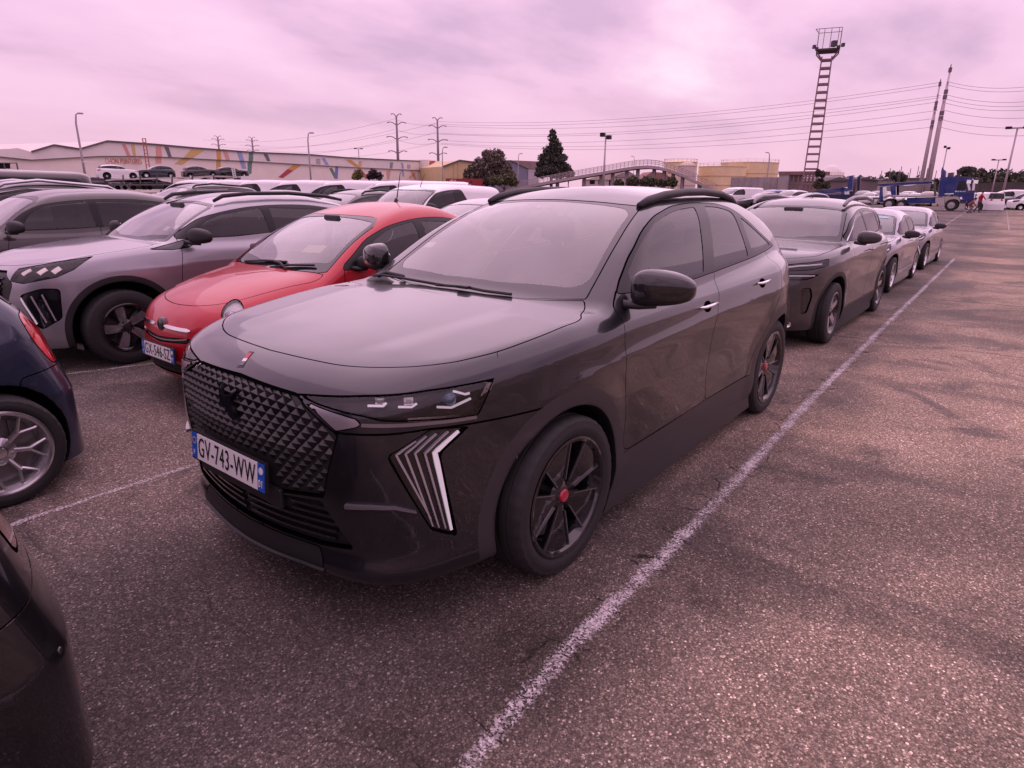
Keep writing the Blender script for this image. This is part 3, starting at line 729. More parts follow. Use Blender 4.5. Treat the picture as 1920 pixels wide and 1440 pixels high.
# ------------------------------------------------------------------ ground and markings
def asphalt():
    m = bpy.data.materials.new('asphalt'); m.use_nodes = True; nt = m.node_tree; L = nt.links.new; b = nt.nodes['Principled BSDF']
    tc = nd(nt, 'ShaderNodeTexCoord'); P = tc.outputs['Object']
    def noise(sc, det=4, rough=.5, dist=0, vec=P):
        n = nd(nt, 'ShaderNodeTexNoise'); L(vec, n.inputs['Vector']); n.inputs['Scale'].default_value = sc; n.inputs['Detail'].default_value = det; n.inputs['Roughness'].default_value = rough; n.inputs['Distortion'].default_value = dist; return n.outputs[0]
    def rng(v, a, b_, c, d, smooth=True):
        r = nd(nt, 'ShaderNodeMapRange'); L(v, r.inputs[0]); r.inputs[1].default_value = a; r.inputs[2].default_value = b_; r.inputs[3].default_value = c; r.inputs[4].default_value = d
        if smooth: r.interpolation_type = 'SMOOTHSTEP'
        return r.outputs[0]
    def math_(op, a, b_=None):
        n = nd(nt, 'ShaderNodeMath', operation=op)
        for i, v in enumerate((a, b_)):
            if v is None: continue
            if isinstance(v, (int, float)): n.inputs[i].default_value = v
            else: L(v, n.inputs[i])
        return n.outputs[0]
    v = nd(nt, 'ShaderNodeTexVoronoi'); L(P, v.inputs['Vector']); v.inputs['Scale'].default_value = 140; v.inputs['Randomness'].default_value = 1
    sepc = nd(nt, 'ShaderNodeSeparateColor'); L(v.outputs['Color'], sepc.inputs[0])
    v2 = nd(nt, 'ShaderNodeTexVoronoi'); L(P, v2.inputs['Vector']); v2.inputs['Scale'].default_value = 260
    sep2 = nd(nt, 'ShaderNodeSeparateColor'); L(v2.outputs['Color'], sep2.inputs[0])
    # stones: mostly dark binder with grey, buff and a few pale chips
    cr = nd(nt, 'ShaderNodeValToRGB'); L(sepc.outputs[0], cr.inputs[0]); cr.color_ramp.interpolation = 'LINEAR'; e = cr.color_ramp.elements
    e[0].position = 0; e[0].color = (.095, .081, .075, 1); e[1].position = 1; e[1].color = (.72, .65, .60, 1)
    for p, c in ((.40, (.145, .124, .113, 1)), (.72, (.205, .175, .158, 1)), (.90, (.28, .242, .215, 1)), (.975, (.43, .38, .34, 1))):
        q = e.new(p); q.color = c
    edge = rng(v.outputs['Distance'], .05, .65, 1.0, .6)
    fine = rng(sep2.outputs[1], 0, 1, .72, 1.25, False)
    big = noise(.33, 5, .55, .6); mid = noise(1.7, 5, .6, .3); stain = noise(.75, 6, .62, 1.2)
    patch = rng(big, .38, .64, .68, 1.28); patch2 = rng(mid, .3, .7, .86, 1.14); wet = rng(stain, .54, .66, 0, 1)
    k = math_('MULTIPLY', math_('MULTIPLY', patch, patch2), math_('MULTIPLY', edge, fine))
    # a damp strip along the parking line and cracks in it
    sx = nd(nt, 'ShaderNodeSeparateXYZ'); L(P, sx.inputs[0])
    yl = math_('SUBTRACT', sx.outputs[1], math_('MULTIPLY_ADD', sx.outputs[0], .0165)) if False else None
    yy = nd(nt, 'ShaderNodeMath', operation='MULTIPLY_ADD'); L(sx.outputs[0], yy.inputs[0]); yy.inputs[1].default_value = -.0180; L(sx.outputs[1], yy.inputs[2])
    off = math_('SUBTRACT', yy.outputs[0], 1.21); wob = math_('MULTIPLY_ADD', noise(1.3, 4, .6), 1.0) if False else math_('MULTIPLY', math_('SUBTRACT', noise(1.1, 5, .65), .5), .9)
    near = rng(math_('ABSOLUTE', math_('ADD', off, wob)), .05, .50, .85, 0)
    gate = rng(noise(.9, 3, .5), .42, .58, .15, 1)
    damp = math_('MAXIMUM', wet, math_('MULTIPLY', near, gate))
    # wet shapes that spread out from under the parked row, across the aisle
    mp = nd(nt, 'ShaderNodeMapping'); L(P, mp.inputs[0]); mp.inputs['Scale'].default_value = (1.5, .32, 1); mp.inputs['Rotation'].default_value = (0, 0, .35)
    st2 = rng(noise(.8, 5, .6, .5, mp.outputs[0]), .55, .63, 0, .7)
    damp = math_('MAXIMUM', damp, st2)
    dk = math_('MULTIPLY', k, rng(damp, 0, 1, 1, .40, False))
    # cracks
    vc = nd(nt, 'ShaderNodeTexVoronoi', feature='DISTANCE_TO_EDGE'); mpc = nd(nt, 'ShaderNodeMapping'); mpc.inputs['Scale'].default_value = (1, 1, 1)
    nn = nd(nt, 'ShaderNodeTexNoise'); L(P, nn.inputs['Vector']); nn.inputs['Scale'].default_value = 3; nn.inputs['Detail'].default_value = 5
    wv = nd(nt, 'ShaderNodeVectorMath', operation='MULTIPLY_ADD'); L(nn.outputs['Color'], wv.inputs[0]); wv.inputs[1].default_value = (.35, .35, 0); L(P, wv.inputs[2])
    L(wv.outputs[0], vc.inputs['Vector']); vc.inputs['Scale'].default_value = 3.2
    ck = math_('MULTIPLY', rng(vc.outputs['Distance'], .004, .022, 1, 0), rng(math_('ABSOLUTE', off), .05, .13, 1, 0))
    vb = nd(nt, 'ShaderNodeTexVoronoi', feature='DISTANCE_TO_EDGE'); L(wv.outputs[0], vb.inputs['Vector']); vb.inputs['Scale'].default_value = .16
    ck2 = math_('MULTIPLY', rng(vb.outputs['Distance'], .0003, .0012, .4, 0), rng(mid, .40, .55, 0, 1))
    ck = math_('MAXIMUM', ck, ck2)
    # paving joints and a patched trench across the aisle
    xw = math_('ADD', math_('ADD', sx.outputs[0], math_('MULTIPLY', sx.outputs[1], .10)), math_('MULTIPLY', math_('SUBTRACT', noise(.8, 5, .6), .5), .5))
    for xi in (-5.9, -9.8, -24., -33., 1.9): ck = math_('MAXIMUM', ck, math_('MULTIPLY', rng(math_('ABSOLUTE', math_('SUBTRACT', xw, xi)), .004, .018+.001*abs(xi), .8, 0), rng(mid, .36, .5, 0, 1)))
    ck = math_('MAXIMUM', ck, rng(math_('ABSOLUTE', math_('SUBTRACT', xw, -16.3)), .55, .75, .30, 0))
    dk = math_('MULTIPLY', dk, rng(ck, 0, 1, 1, .18, False))
    sc = nd(nt, 'ShaderNodeVectorMath', operation='SCALE'); L(cr.outputs[0], sc.inputs[0]); L(dk, sc.inputs['Scale'])
    # dusty buff tone where it has dried
    mx = nd(nt, 'ShaderNodeMix', data_type='RGBA', blend_type='MULTIPLY'); L(rng(big, .45, .7, .2, .8), mx.inputs[0]); L(sc.outputs[0], mx.inputs[6]); mx.inputs[7].default_value = (1.12, 1.0, .90, 1)
    # open aisle paler; drying and the shade beside the cars painted as one tone
    dry_lit = rng(math_('ADD', yy.outputs[0], math_('MULTIPLY', math_('SUBTRACT', noise(.42, 5, .6, .4), .5), 2.8)), .35, 2.3, 0, 1)
    m2 = nd(nt, 'ShaderNodeMix', data_type='RGBA', blend_type='MULTIPLY'); L(dry_lit, m2.inputs[0]); L(mx.outputs[2], m2.inputs[6]); m2.inputs[7].default_value = (1.92, 1.83, 1.54, 1)
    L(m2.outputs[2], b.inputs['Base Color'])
    L(rng(damp, 0, 1, .88, .60, False), b.inputs['Roughness']); b.inputs['Specular IOR Level'].default_value = .25
    bp = nd(nt, 'ShaderNodeBump'); bp.inputs['Strength'].default_value = .5; bp.inputs['Distance'].default_value = .006
    hh = math_('SUBTRACT', math_('MULTIPLY', math_('SUBTRACT', 1, v.outputs['Distance']), .8), math_('MULTIPLY', ck, 1.5)); L(hh, bp.inputs['Height']); L(bp.outputs[0], b.inputs['Normal'])
    return m
def line_paint():
    m = bpy.data.materials.new('worn_line_paint'); m.use_nodes = True; nt = m.node_tree; L = nt.links.new; b = nt.nodes['Principled BSDF']; o = nt.nodes['Material Output']
    b.inputs['Base Color'].default_value = (.72, .67, .66, 1); b.inputs['Roughness'].default_value = .8
    tc = nd(nt, 'ShaderNodeTexCoord'); uv = tc.outputs['UV']; P = tc.outputs['Object']
    v = nd(nt, 'ShaderNodeTexVoronoi'); L(P, v.inputs['Vector']); v.inputs['Scale'].default_value = 140
    s = nd(nt, 'ShaderNodeSeparateColor'); L(v.outputs['Color'], s.inputs[0])
    n = nd(nt, 'ShaderNodeTexNoise'); L(P, n.inputs['Vector']); n.inputs['Scale'].default_value = 7; n.inputs['Detail'].default_value = 6; n.inputs['Roughness'].default_value = .65
    sx = nd(nt, 'ShaderNodeSeparateXYZ'); L(uv, sx.inputs[0])
    a = nd(nt, 'ShaderNodeMath', operation='SUBTRACT'); L(sx.outputs[1], a.inputs[0]); a.inputs[1].default_value = .5
    ab = nd(nt, 'ShaderNodeMath', operation='ABSOLUTE'); L(a.outputs[0], ab.inputs[0])
    ed = nd(nt, 'ShaderNodeMapRange'); L(ab.outputs[0], ed.inputs[0]); ed.inputs[1].default_value = .12; ed.inputs[2].default_value = .5; ed.inputs[3].default_value = .30; ed.inputs[4].default_value = -.50
    n2 = nd(nt, 'ShaderNodeTexNoise'); L(P, n2.inputs['Vector']); n2.inputs['Scale'].default_value = 1.1; n2.inputs['Detail'].default_value = 3
    t = nd(nt, 'ShaderNodeMath', operation='MULTIPLY_ADD'); L(s.outputs[1], t.inputs[0]); t.inputs[1].default_value = .55; L(ed.outputs[0], t.inputs[2])
    t2 = nd(nt, 'ShaderNodeMath', operation='MULTIPLY_ADD'); L(n.outputs[0], t2.inputs[0]); t2.inputs[1].default_value = 1.1; L(t.outputs[0], t2.inputs[2])
    t3 = nd(nt, 'ShaderNodeMath', operation='MULTIPLY_ADD'); L(n2.outputs[0], t3.inputs[0]); t3.inputs[1].default_value = .7; L(t2.outputs[0], t3.inputs[2])
    r = nd(nt, 'ShaderNodeMapRange'); L(t3.outputs[0], r.inputs[0]); r.inputs[1].default_value = 1.24; r.inputs[2].default_value = 1.66; r.inputs[3].default_value = 0; r.inputs[4].default_value = .92
    tr = nd(nt, 'ShaderNodeBsdfTransparent'); mx = nd(nt, 'ShaderNodeMixShader'); L(r.outputs[0], mx.inputs[0]); L(tr.outputs[0], mx.inputs[1]); L(b.outputs[0], mx.inputs[2]); L(mx.outputs[0], o.inputs[0])
    c = nd(nt, 'ShaderNodeMapRange'); L(s.outputs[0], c.inputs[0]); c.inputs[3].default_value = .55; c.inputs[4].default_value = 1.1
    sc = nd(nt, 'ShaderNodeVectorMath', operation='SCALE'); sc.inputs[0].default_value = (.66, .61, .60); L(c.outputs[0], sc.inputs['Scale']); L(sc.outputs[0], b.inputs['Base Color'])
    return m
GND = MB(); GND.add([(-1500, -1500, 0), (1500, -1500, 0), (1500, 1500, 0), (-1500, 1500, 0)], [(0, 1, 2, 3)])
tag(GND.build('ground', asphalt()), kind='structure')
LP = line_paint()
def stripe(pts, w):
    P = [np.asarray(p, float)[:2] for p in pts]; V = []; uv = []; L_ = 0
    for i, p in enumerate(P):
        t = P[min(i+1, len(P)-1)]-P[max(i-1, 0)]; t /= np.linalg.norm(t); n = np.array((-t[1], t[0]))
        if i: L_ += np.linalg.norm(p-P[i-1])
        V += [(*(p-n*w/2), .004), (*(p+n*w/2), .004)]; uv += [(L_, 0), (L_, 1)]
    me = bpy.data.meshes.new('parking_line'); me.from_pydata(V, [], [(2*i, 2*i+2, 2*i+3, 2*i+1) for i in range(len(P)-1)]); me.materials.append(LP)
    ul = me.uv_layers.new(); 
    for lp in me.loops: ul.data[lp.index].uv = uv[lp.vertex_index]
    o = bpy.data.objects.new('parking_line', me); COL.objects.link(o); return tag(o, kind='structure')
g2 = lambda x, y: ground(x, y)
a, b = g2(870, 1440), g2(1790, 485); d = (a-b)/np.linalg.norm(a-b)
stripe([a+d*1.5, a, g2(1075, 1207), g2(1302, 985), g2(1500, 772), g2(1650, 620), b], .145)
a, b = g2(20, 985), g2(355, 876); d = (a-b)/np.linalg.norm(a-b); stripe([a+d*1.2, a, g2(180, 932), b, b-d*5.], .10)
a, b = g2(140, 700), g2(255, 686); d = (a-b)/np.linalg.norm(a-b); stripe([a+d*3, a, b, b-d*5], .075)
for A, B, w in (((1771, 423), (1806, 400), .12), ((1887, 388), (1892, 432), .12), ((1790, 486), (1845, 489), .1), ((1800, 405), (1815, 393), .12)): stripe([g2(*A), g2(*B)], w)

# ------------------------------------------------------------------ things in the distance
def plane_of(pa, da, pb, db):
    A, B = far(pa, 345, da), far(pb, 345, db); A[2] = B[2] = 0; t = (B-A)/np.linalg.norm(B-A); n = np.array((t[1], -t[0], 0.))
    if n @ (np.array(CPOS)-A) < 0: n = -n
    def at(px, py, out=0.):
        d = pix_dir(px, py); k = ((A-np.array(CPOS)) @ n)/(d @ n); return np.array(CPOS)+d*k+n*out
    return at, n, t
M_ = lambda nm, c, r=.8, metal=0., **k: mat(nm, c, r, metal, **k)
def thing(name, label, cat, group=None): return empty(name, (0, 0, 0), 0, label, cat, group)
def slab(name, at, n, px, depth, m, par=None, out=0., base0=False):
    """A solid cut to an outline, standing in its own plane and going back by depth."""
    P = [at(x, y, out) for x, y in px]
    if base0:
        P[-1][2] = 0; P[-2][2] = 0
        P[-2][:2] = P[-3][:2]; P[-1][:2] = P[0][:2]
    return MB().prism(P, -n*depth).build(name, m, par)
def cyl(b, p0, p1, r0, r1=None, n=8): b.tube([p0, p1], [r0, r1 or r0], n); return b
def post(px, pytop, dist): T = far(px, pytop, dist); return np.array((T[0], T[1], 0.)), T
def ladder_to(a, b, t): return a+(b-a)*t

def buildings():
    wall_m = M_('pale_cladding', (.74, .69, .64), .75, var=(.4, .05)); wall2 = M_('cream_cladding', (.80, .72, .64), .75, var=(.4, .05)); roof_m = M_('roof_sheet', (.42, .38, .36), .7); edge_m = M_('dark_flashing', (.10, .09, .09), .7)
    at, n, t = plane_of(60, 122, 830, 205)
    w = thing('paint_warehouse', 'long cream warehouse with slanting coloured stripes on its wall', 'warehouse')
    low = [(-40, 290), (57, 300), (185, 293), (262, 293), (320, 295), (400, 299.5), (475, 303), (575, 309), (667, 314), (785, 319.5)]
    top = [(-40, 281), (15, 279), (31, 277.5), (57, 285), (99, 272.5), (147, 280), (199, 265), (287, 271), (360, 277.5), (472, 286), (575, 290), (650, 296), (785, 302.5)]
    slab('lower_wall', at, n, low+[(785, 400), (-40, 400)], 40, wall2, w, base0=True)
    slab('upper_wall', at, n, top+low[::-1], 40.0, wall_m, w, .25)
    for A, B in zip(top[3:-1], top[4:]):
        MB().bar(at(*A, .35)+(0, 0, .05), at(*B, .35)+(0, 0, .05), .35, .22).build('roof_edge', edge_m, w)
    for A, B in zip(low[:-1], low[1:]): MB().bar(at(*A, .3), at(*B, .3), .12, .10).build('flashing', edge_m, w)
    an = thing('office_annexe', 'low annexe with a row of dark windows at the right end of the striped warehouse', 'building')
    slab('wall', at, n, [(785, 299.5), (830, 305.5), (830, 400), (785, 400)], 16, wall_m, an, 3.2, base0=True)
    for k in range(4): slab('window', at, n, [(787+k*11, 319.5+k*.9), (796+k*11, 320.3+k*.9), (796+k*11, 328+k*.6), (787+k*11, 327.5+k*.6)], .12, GLOSSB, an, 3.3)
    slab('sill', at, n, [(785.5, 328.5), (830, 330.5), (830, 332), (785.5, 330)], .2, mat('white_trim', (.75, .74, .73), .6), an, 3.35)
    for q, c in (([(787, 302), (799, 301.5), (792, 313), (787, 316)], 'red'), ([(812, 303), (818, 304), (819, 316), (814, 316)], 'ochre'), ([(822, 322), (830, 309), (830, 322)], 'blue')): slab('painted_stripe', at, n, q, .03, STR[c], an, 3.24)
    R = lambda q, c, o=.30: slab('painted_stripe', at, n, q, .04, STR[c], w, o)
    up, lo = .30, .05
    for q, c, o in (
        ([(227, 270), (233, 270), (243, 292.5), (237, 292.5)], 'coral', up), ([(244, 271), (250, 271), (253, 292.5), (248, 292.5)], 'ochre', up),
        ([(290, 274), (300, 274.5), (302, 294), (291, 294)], 'salmon', up), ([(291, 295), (302, 295), (302.5, 306), (292, 306)], 'salmon', lo),
        ([(306, 275), (314, 276), (320, 294), (314, 294)], 'slate', up), ([(357, 280), (382, 281.5), (360, 296), (342, 295.5)], 'ochre', up), ([(341, 297), (358, 297.5), (342, 309), (327, 307)], 'ochre', lo),
        ([(404, 281.5), (412, 282), (413, 299), (405, 299)], 'orange', up), ([(405, 301), (413, 301), (414, 316), (406, 316)], 'orange', lo), ([(416, 282.5), (424, 283), (429, 299.5), (422, 299.5)], 'salmon', up),
        ([(442, 284), (451, 285), (456, 301), (448, 301)], 'skyblue', up), ([(449, 303), (457, 303), (462, 316), (454, 316)], 'skyblue', lo), ([(465, 286), (473, 287), (472.5, 302), (464.5, 302)], 'green', up), ([(464.5, 304), (472.5, 304), (471, 326), (464, 326)], 'green', lo),
        ([(492, 288), (500, 289), (505, 302), (499, 302)], 'slate', up), ([(550, 309), (565, 310), (550, 320), (539, 317)], 'orange', lo), ([(539, 317), (550, 320), (530, 334), (522, 332)], 'red', lo),
        ([(591, 297), (599, 297.5), (599, 308), (591, 307.5)], 'stone', up), ([(601, 296), (607, 296), (615, 309), (609, 309)], 'skyblue', up), ([(629, 312), (634, 312), (633, 335), (627, 335)], 'violet', lo), ([(617, 316), (622, 314.5), (628, 325), (627, 334)], 'green', lo),
        ([(646, 299), (657, 300), (674, 313), (664, 312)], 'orange', up), ([(671, 301.5), (677, 302), (676, 312), (671, 312)], 'ochre', up), ([(670, 316), (676, 316), (692, 335), (685, 335)], 'rust', lo),
        ([(730, 304), (736, 304.5), (734, 315.5), (729, 315)], 'teal', up), ([(724, 320), (732, 319), (730, 336), (726, 336)], 'salmon', lo), ([(750, 305), (754, 305), (756, 316), (752, 316)], 'skyblue', up), ([(752, 319), (756, 319), (758, 331), (755, 331)], 'skyblue', lo),
        ([(762, 308), (768, 308.5), (768, 316), (762, 315.5)], 'stone', up), ([(769, 320), (774, 320), (781, 336), (777, 336)], 'salmon', lo), ([(766, 332), (778, 322), (780, 326), (769, 336)], 'peach', lo)): R(q, c, o)
    # lettering on the wall
    tx = text_obj('wall_lettering', 'VACHON PEINTURES', 1.0, STR['coral_dark'], w, 1., .02); P0, P1 = at(186, 304.3, .08), at(264, 301.0, .08)
    X = (P1-P0); l = np.linalg.norm(X); X /= l; Z = np.array((0, 0, 1.)); wd = max(v.co.x for v in tx.data.vertices)-min(v.co.x for v in tx.data.vertices); s = l/wd; hs = (at(220, 295.5)[2]-at(220, 306)[2])/.72
    for v in tx.data.vertices: v.co.x *= s; v.co.y *= hs
    M = Matrix.Identity(4); cc = (P0+P1)/2
    for i in range(3): M[i][0] = X[i]; M[i][1] = Z[i]; M[i][2] = n[i]; M[i][3] = cc[i]
    tx.matrix_local = M
    for q in ([(357, 277), (362, 271), (390, 273), (394, 279)], [(508, 286), (528, 284.5), (580, 288), (583, 290.5)], [(640, 294), (660, 292.5), (695, 297), (700, 299)]):
        slab('skylight', at, n, q, 6, mat('skylight_plastic', (.78, .78, .80), .4), w, -8)
    at2, n2, _ = plane_of(-30, 116, 60, 118)
    an2 = thing('loading_canopy', 'small dark canopy opening at the far left of the cream warehouse', 'canopy')
    slab('roof', at2, n2, [(-20, 304.5), (32, 305), (32, 306.5), (-20, 306)], 3, edge_m, an2); slab('opening', at2, n2, [(8, 306.5), (31, 306.5), (31, 316), (8, 316)], .3, LAMPBLK, an2, -2)
    for x in (7, 31): MB().bar(at2(x, 306), at2(x, 306)*np.array((1, 1, 0)), .15).build('canopy_post', edge_m, an2)
    at4, n4, _ = plane_of(0, 230, 100, 230)
    rr = thing('red_roofed_hall', 'hall with a red pitched roof rising behind the cream warehouse', 'building'); slab('wall', at4, n4, [(26, 282), (80, 282), (80, 345), (26, 345)], 20, wall_m, rr, base0=True); slab('roof', at4, n4, [(29, 277.5), (52, 273.5), (77, 277.5), (60, 285), (40, 284)], 20, M_('red_roof', (.45, .12, .11), .7), rr, .3)
    lad = thing('ladder_mast', 'red lattice ladder mast in front of the striped wall', 'mast'); at5, n5, _ = plane_of(260, 112, 290, 112)
    for x0, x1 in ((267, 275), (272.5, 281)):
        a, b = at5(x0, 259), at5(x1, 318); MB().bar(a, b, .14).build('mast_leg', STR['rust'], lad)
    for k in range(9):
        a = at5(267+k*.95, 260+7*k); b = at5(272.5+k*.95, 260+7*k); MB().bar(a, b, .08).build('rung', STR['rust'], lad)
    # yellow gabled shed, red hoarding, blue-grey shed
    at, n, t = plane_of(828, 178, 890, 182); y = thing('yellow_shed', 'yellow gabled shed between the striped warehouse and the round tree', 'building'); ye = M_('yellow_cladding', (.62, .48, .26), .75, var=(.5, .06))
    slab('gable_wall', at, n, [(831, 312.5), (861, 301), (892, 305), (892, 350), (831, 350)], 30, ye, y, base0=True); MB().bar(at(830, 312, .3), at(861, 300.5, .3), .5, .3).build('verge', edge_m, y); MB().bar(at(861, 300.5, .3), at(892, 304.5, .3), .5, .3).build('verge', edge_m, y)
    for x in (850, 858): MB().bar(at(x, 304, .05), at(x, 345, .05), .15).build('pilaster', M_('yellow_trim', (.5, .38, .2), .7), y)
    at, n, t = plane_of(830, 120, 900, 122); h = thing('red_hoarding', 'low red hoarding with a pale scrawl at the foot of the yellow shed', 'fence'); slab('panel', at, n, [(836, 334.5), (905, 335.5), (905, 352), (836, 352)], .15, M_('red_board', (.30, .03, .035), .7), h, base0=True)
    for A, B in (((843, 340), (848, 337)), ((848, 337), (846, 343)), ((846, 343), (853, 338)), ((853, 338), (855, 342))): MB().bar(at(*A, .08), at(*B, .08), .14).build('scrawl', mat('pale_paint', (.7, .62, .62), .7), h)
    at, n, t = plane_of(950, 165, 1020, 170); gsh = thing('blue_grey_shed', 'blue grey corrugated shed with a rusty roof behind the two big trees', 'building'); bg = M_('blue_grey_sheet', (.20, .20, .26), .7, var=(.6, .08))
    slab('gable_wall', at, n, [(954, 302), (958, 300), (990, 316), (992, 317), (992, 350), (954, 350)], 25, bg, gsh, base0=True); slab('side_wall', at, n, [(990, 317), (1010, 316), (1010, 350), (990, 350)], 10, M_('pale_sheet', (.45, .42, .45), .7), gsh, .2, base0=True)
    slab('roof', at, n, [(955, 300.5), (1015, 303), (1040, 309), (1008, 316.5), (990, 316.5)], 12, M_('rusty_roof', (.24, .17, .16), .8, var=(.6, .2)), gsh, .4)
    # low houses under the bridge
    at, n, t = plane_of(1080, 150, 1300, 155)
    for q, rf, lab, rc in ((([(1100, 336), (1142, 336), (1142, 352), (1100, 352)]), [(1098, 337), (1118, 331), (1165, 319), (1168, 325), (1144, 337)], 'low workshop with a pale sloping roof seen below the footbridge', (.55, .45, .38)), ([(1150, 333), (1190, 330), (1190, 352), (1150, 352)], [(1150, 332), (1177, 320), (1196, 331), (1190, 332)], 'small pale gabled house seen between the footbridge piers', (.30, .25, .26)), ([(1208, 335), (1255, 335), (1255, 352), (1208, 352)], [(1202, 335.5), (1222, 322), (1245, 324), (1260, 335.5)], 'house with a brown hipped roof below the crest of the footbridge', (.26, .13, .11))):
        hs_ = thing('house', lab, 'house'); slab('wall', at, n, q, 9, M_('render_wall', (.52, .44, .42), .8, var=(.5, .1)), hs_, base0=True); slab('roof', at, n, rf, 9.6, M_('house_roof_%d' % int(rc[0]*100), rc, .8), hs_, .3)
        for k in range(2): x = q[0][0]+6+k*16; slab('window', at, n, [(x, 338), (x+9, 338), (x+9, 345), (x, 345)], .1, GLOSSB, hs_, .08)
    # oil tanks
    def tank(px0, px1, ptop, dist, lab, dome=0., col=(.76, .60, .35)):
        a, b = far(px0, ptop, dist), far(px1, ptop, dist); c = (a+b)/2; r = np.linalg.norm((a-b)[:2])/2; h = c[2]; tk = thing('storage_tank', lab, 'tank', 'storage tanks behind the wall')
        m = M_('tank_%d' % int(col[2]*100), col, .6, var=(.3, .08)); MB().lathe([(r, -.01), (r, h), (r*.97, h+.05), (r*.85, h+dome*.30), (r*.6, h+dome*.68), (r*.3, h+dome*.92), (0, h+dome)], 40, 'z', (c[0], c[1], 0)).build('tank_shell', m, tk, smooth=True, auto=True)
        for z in (h*.33, h*.66, h): MB().lathe([(r+.02, z-.08), (r+.16, z-.08), (r+.16, z+.08), (r+.02, z+.08)], 40, 'z', (c[0], c[1], 0)).build('stiffening_ring', M_('tank_ring', (.60, .47, .30), .6), tk)
        ra = MB()
        for k in range(24):
            q = 2*math.pi*k/24; p = np.array((c[0]+r*math.cos(q), c[1]+r*math.sin(q), h)); ra.bar(p, p+(0, 0, 1.1), .08)
        ra.lathe([(r-.03, h+1.05), (r+.03, h+1.05), (r+.03, h+1.12), (r-.03, h+1.12)], 40, 'z', (c[0], c[1], 0)); tag(ra.build('railing', M_('tank_ring', (.5, .4, .27)), tk), kind='stuff'); return tk
    tank(1245, 1308, 305, 235, 'left yellow storage tank rising behind the crest of the footbridge', .8)
    tank(1310, 1400, 313, 245, 'broad lower yellow storage tank left of the tallest one'); tank(1352, 1461, 306, 262, 'tallest yellow storage tank, above the concrete wall'); tank(1272, 1306, 311, 205, 'pale round tank with a dark rim in front of the left yellow tank', 1.2, (.60, .50, .44)); tank(1534, 1582, 329, 300, 'white domed tank beside the light mast foot', 4.2, (.74, .70, .66))
    at, n, t = plane_of(1370, 108, 1490, 106); cw = thing('concrete_wall', 'grey concrete panel wall below the yellow tanks', 'wall'); cm = M_('concrete', (.33, .29, .29), .9, var=(.8, .15), bump=(4, .4, .03))
    for k in range(9): x0 = 1372+k*12.3; slab('wall_panel', at, n, [(x0+.25, 332.5), (x0+12.05, 332.4), (x0+12.05, 365), (x0+.25, 365)], .3, cm, cw, .0, base0=True)
    for k in range(10): x0 = 1372+k*12.3; slab('wall_post', at, n, [(x0-.5, 331.8), (x0+.5, 331.8), (x0+.5, 365), (x0-.5, 365)], .4, cm, cw, .06, base0=True)
    gt = thing('steel_gantry', 'rusty steel frame on slim columns at the foot of the light mast', 'frame'); gm = M_('rusty_steel', (.20, .12, .115), .7, var=(1, .2)); at, n, t = plane_of(1455, 104, 1530, 100)
    slab('beam', at, n, [(1459, 321.5), (1526, 321), (1525, 327.5), (1460, 328)], 3.5, gm, gt); slab('end_block', at, n, [(1460, 328), (1479, 328), (1479, 360), (1460, 360)], 3, cm, gt, -.1, base0=True)
    for x in (1486, 1495, 1503, 1508, 1515, 1522):
        a = at(x+.6, 327.5, -.3); b = a*np.array((1, 1, 0)); MB().bar(b, a, .22).build('column', gm, gt)
    MB().bar(at(1480, 344, -.3), at(1524, 344, -.3), .2).build('cross_rail', gm, gt)
    at, n, t = plane_of(1540, 150, 1660, 158)
    for q, r_, lab, c in (([(1547, 339), (1594, 338), (1594, 352), (1547, 352)], [(1544, 340), (1572, 332), (1600, 338.5)], 'dark grey shed with a shallow gable, left of the trailer ramps', (.17, .13, .135)), ([(1607, 336), (1647, 338), (1647, 352), (1607, 352)], [(1606, 336), (1622, 332), (1650, 339)], 'shed with a red bay, right of the trailer ramps', (.20, .14, .14))):
        s_ = thing('shed', lab, 'building'); slab('wall', at, n, q, 20, M_('shed_wall', c, .8, var=(.5, .12)), s_, base0=True); slab('roof', at, n, r_, 21, M_('shed_roof', (.10, .085, .09), .8), s_, .4)
        if 'red bay' in lab: slab('bay_door', at, n, [(1609, 336), (1616, 335.5), (1616, 347), (1609, 347)], .1, M_('red_bay', (.38, .07, .06), .7), s_, .1)
    at, n, t = plane_of(1640, 210, 1740, 214); s_ = thing('shed', 'long low grey shed behind the deck of the blue car transporter', 'building'); slab('wall', at, n, [(1652, 338), (1735, 336), (1735, 352), (1652, 352)], 15, M_('long_shed', (.30, .26, .26), .8), s_, base0=True); slab('roof', at, n, [(1650, 338.5), (1660, 334.5), (1728, 333), (1737, 336.5)], 15.6, M_('shed_roof', (.10, .085, .09), .8), s_, .3)
STR = {k: M_('stripe_'+k, c, .6) for k, c in dict(coral=(.62, .28, .24), coral_dark=(.55, .21, .13), ochre=(.62, .42, .16), orange=(.62, .33, .09), salmon=(.66, .34, .27), slate=(.14, .14, .17), skyblue=(.30, .36, .58), green=(.12, .23, .19), red=(.40, .06, .07), stone=(.42, .37, .36), violet=(.19, .19, .44), rust=(.42, .13, .09), teal=(.20, .28, .28), peach=(.68, .42, .30), blue=(.20, .24, .48)).items()}
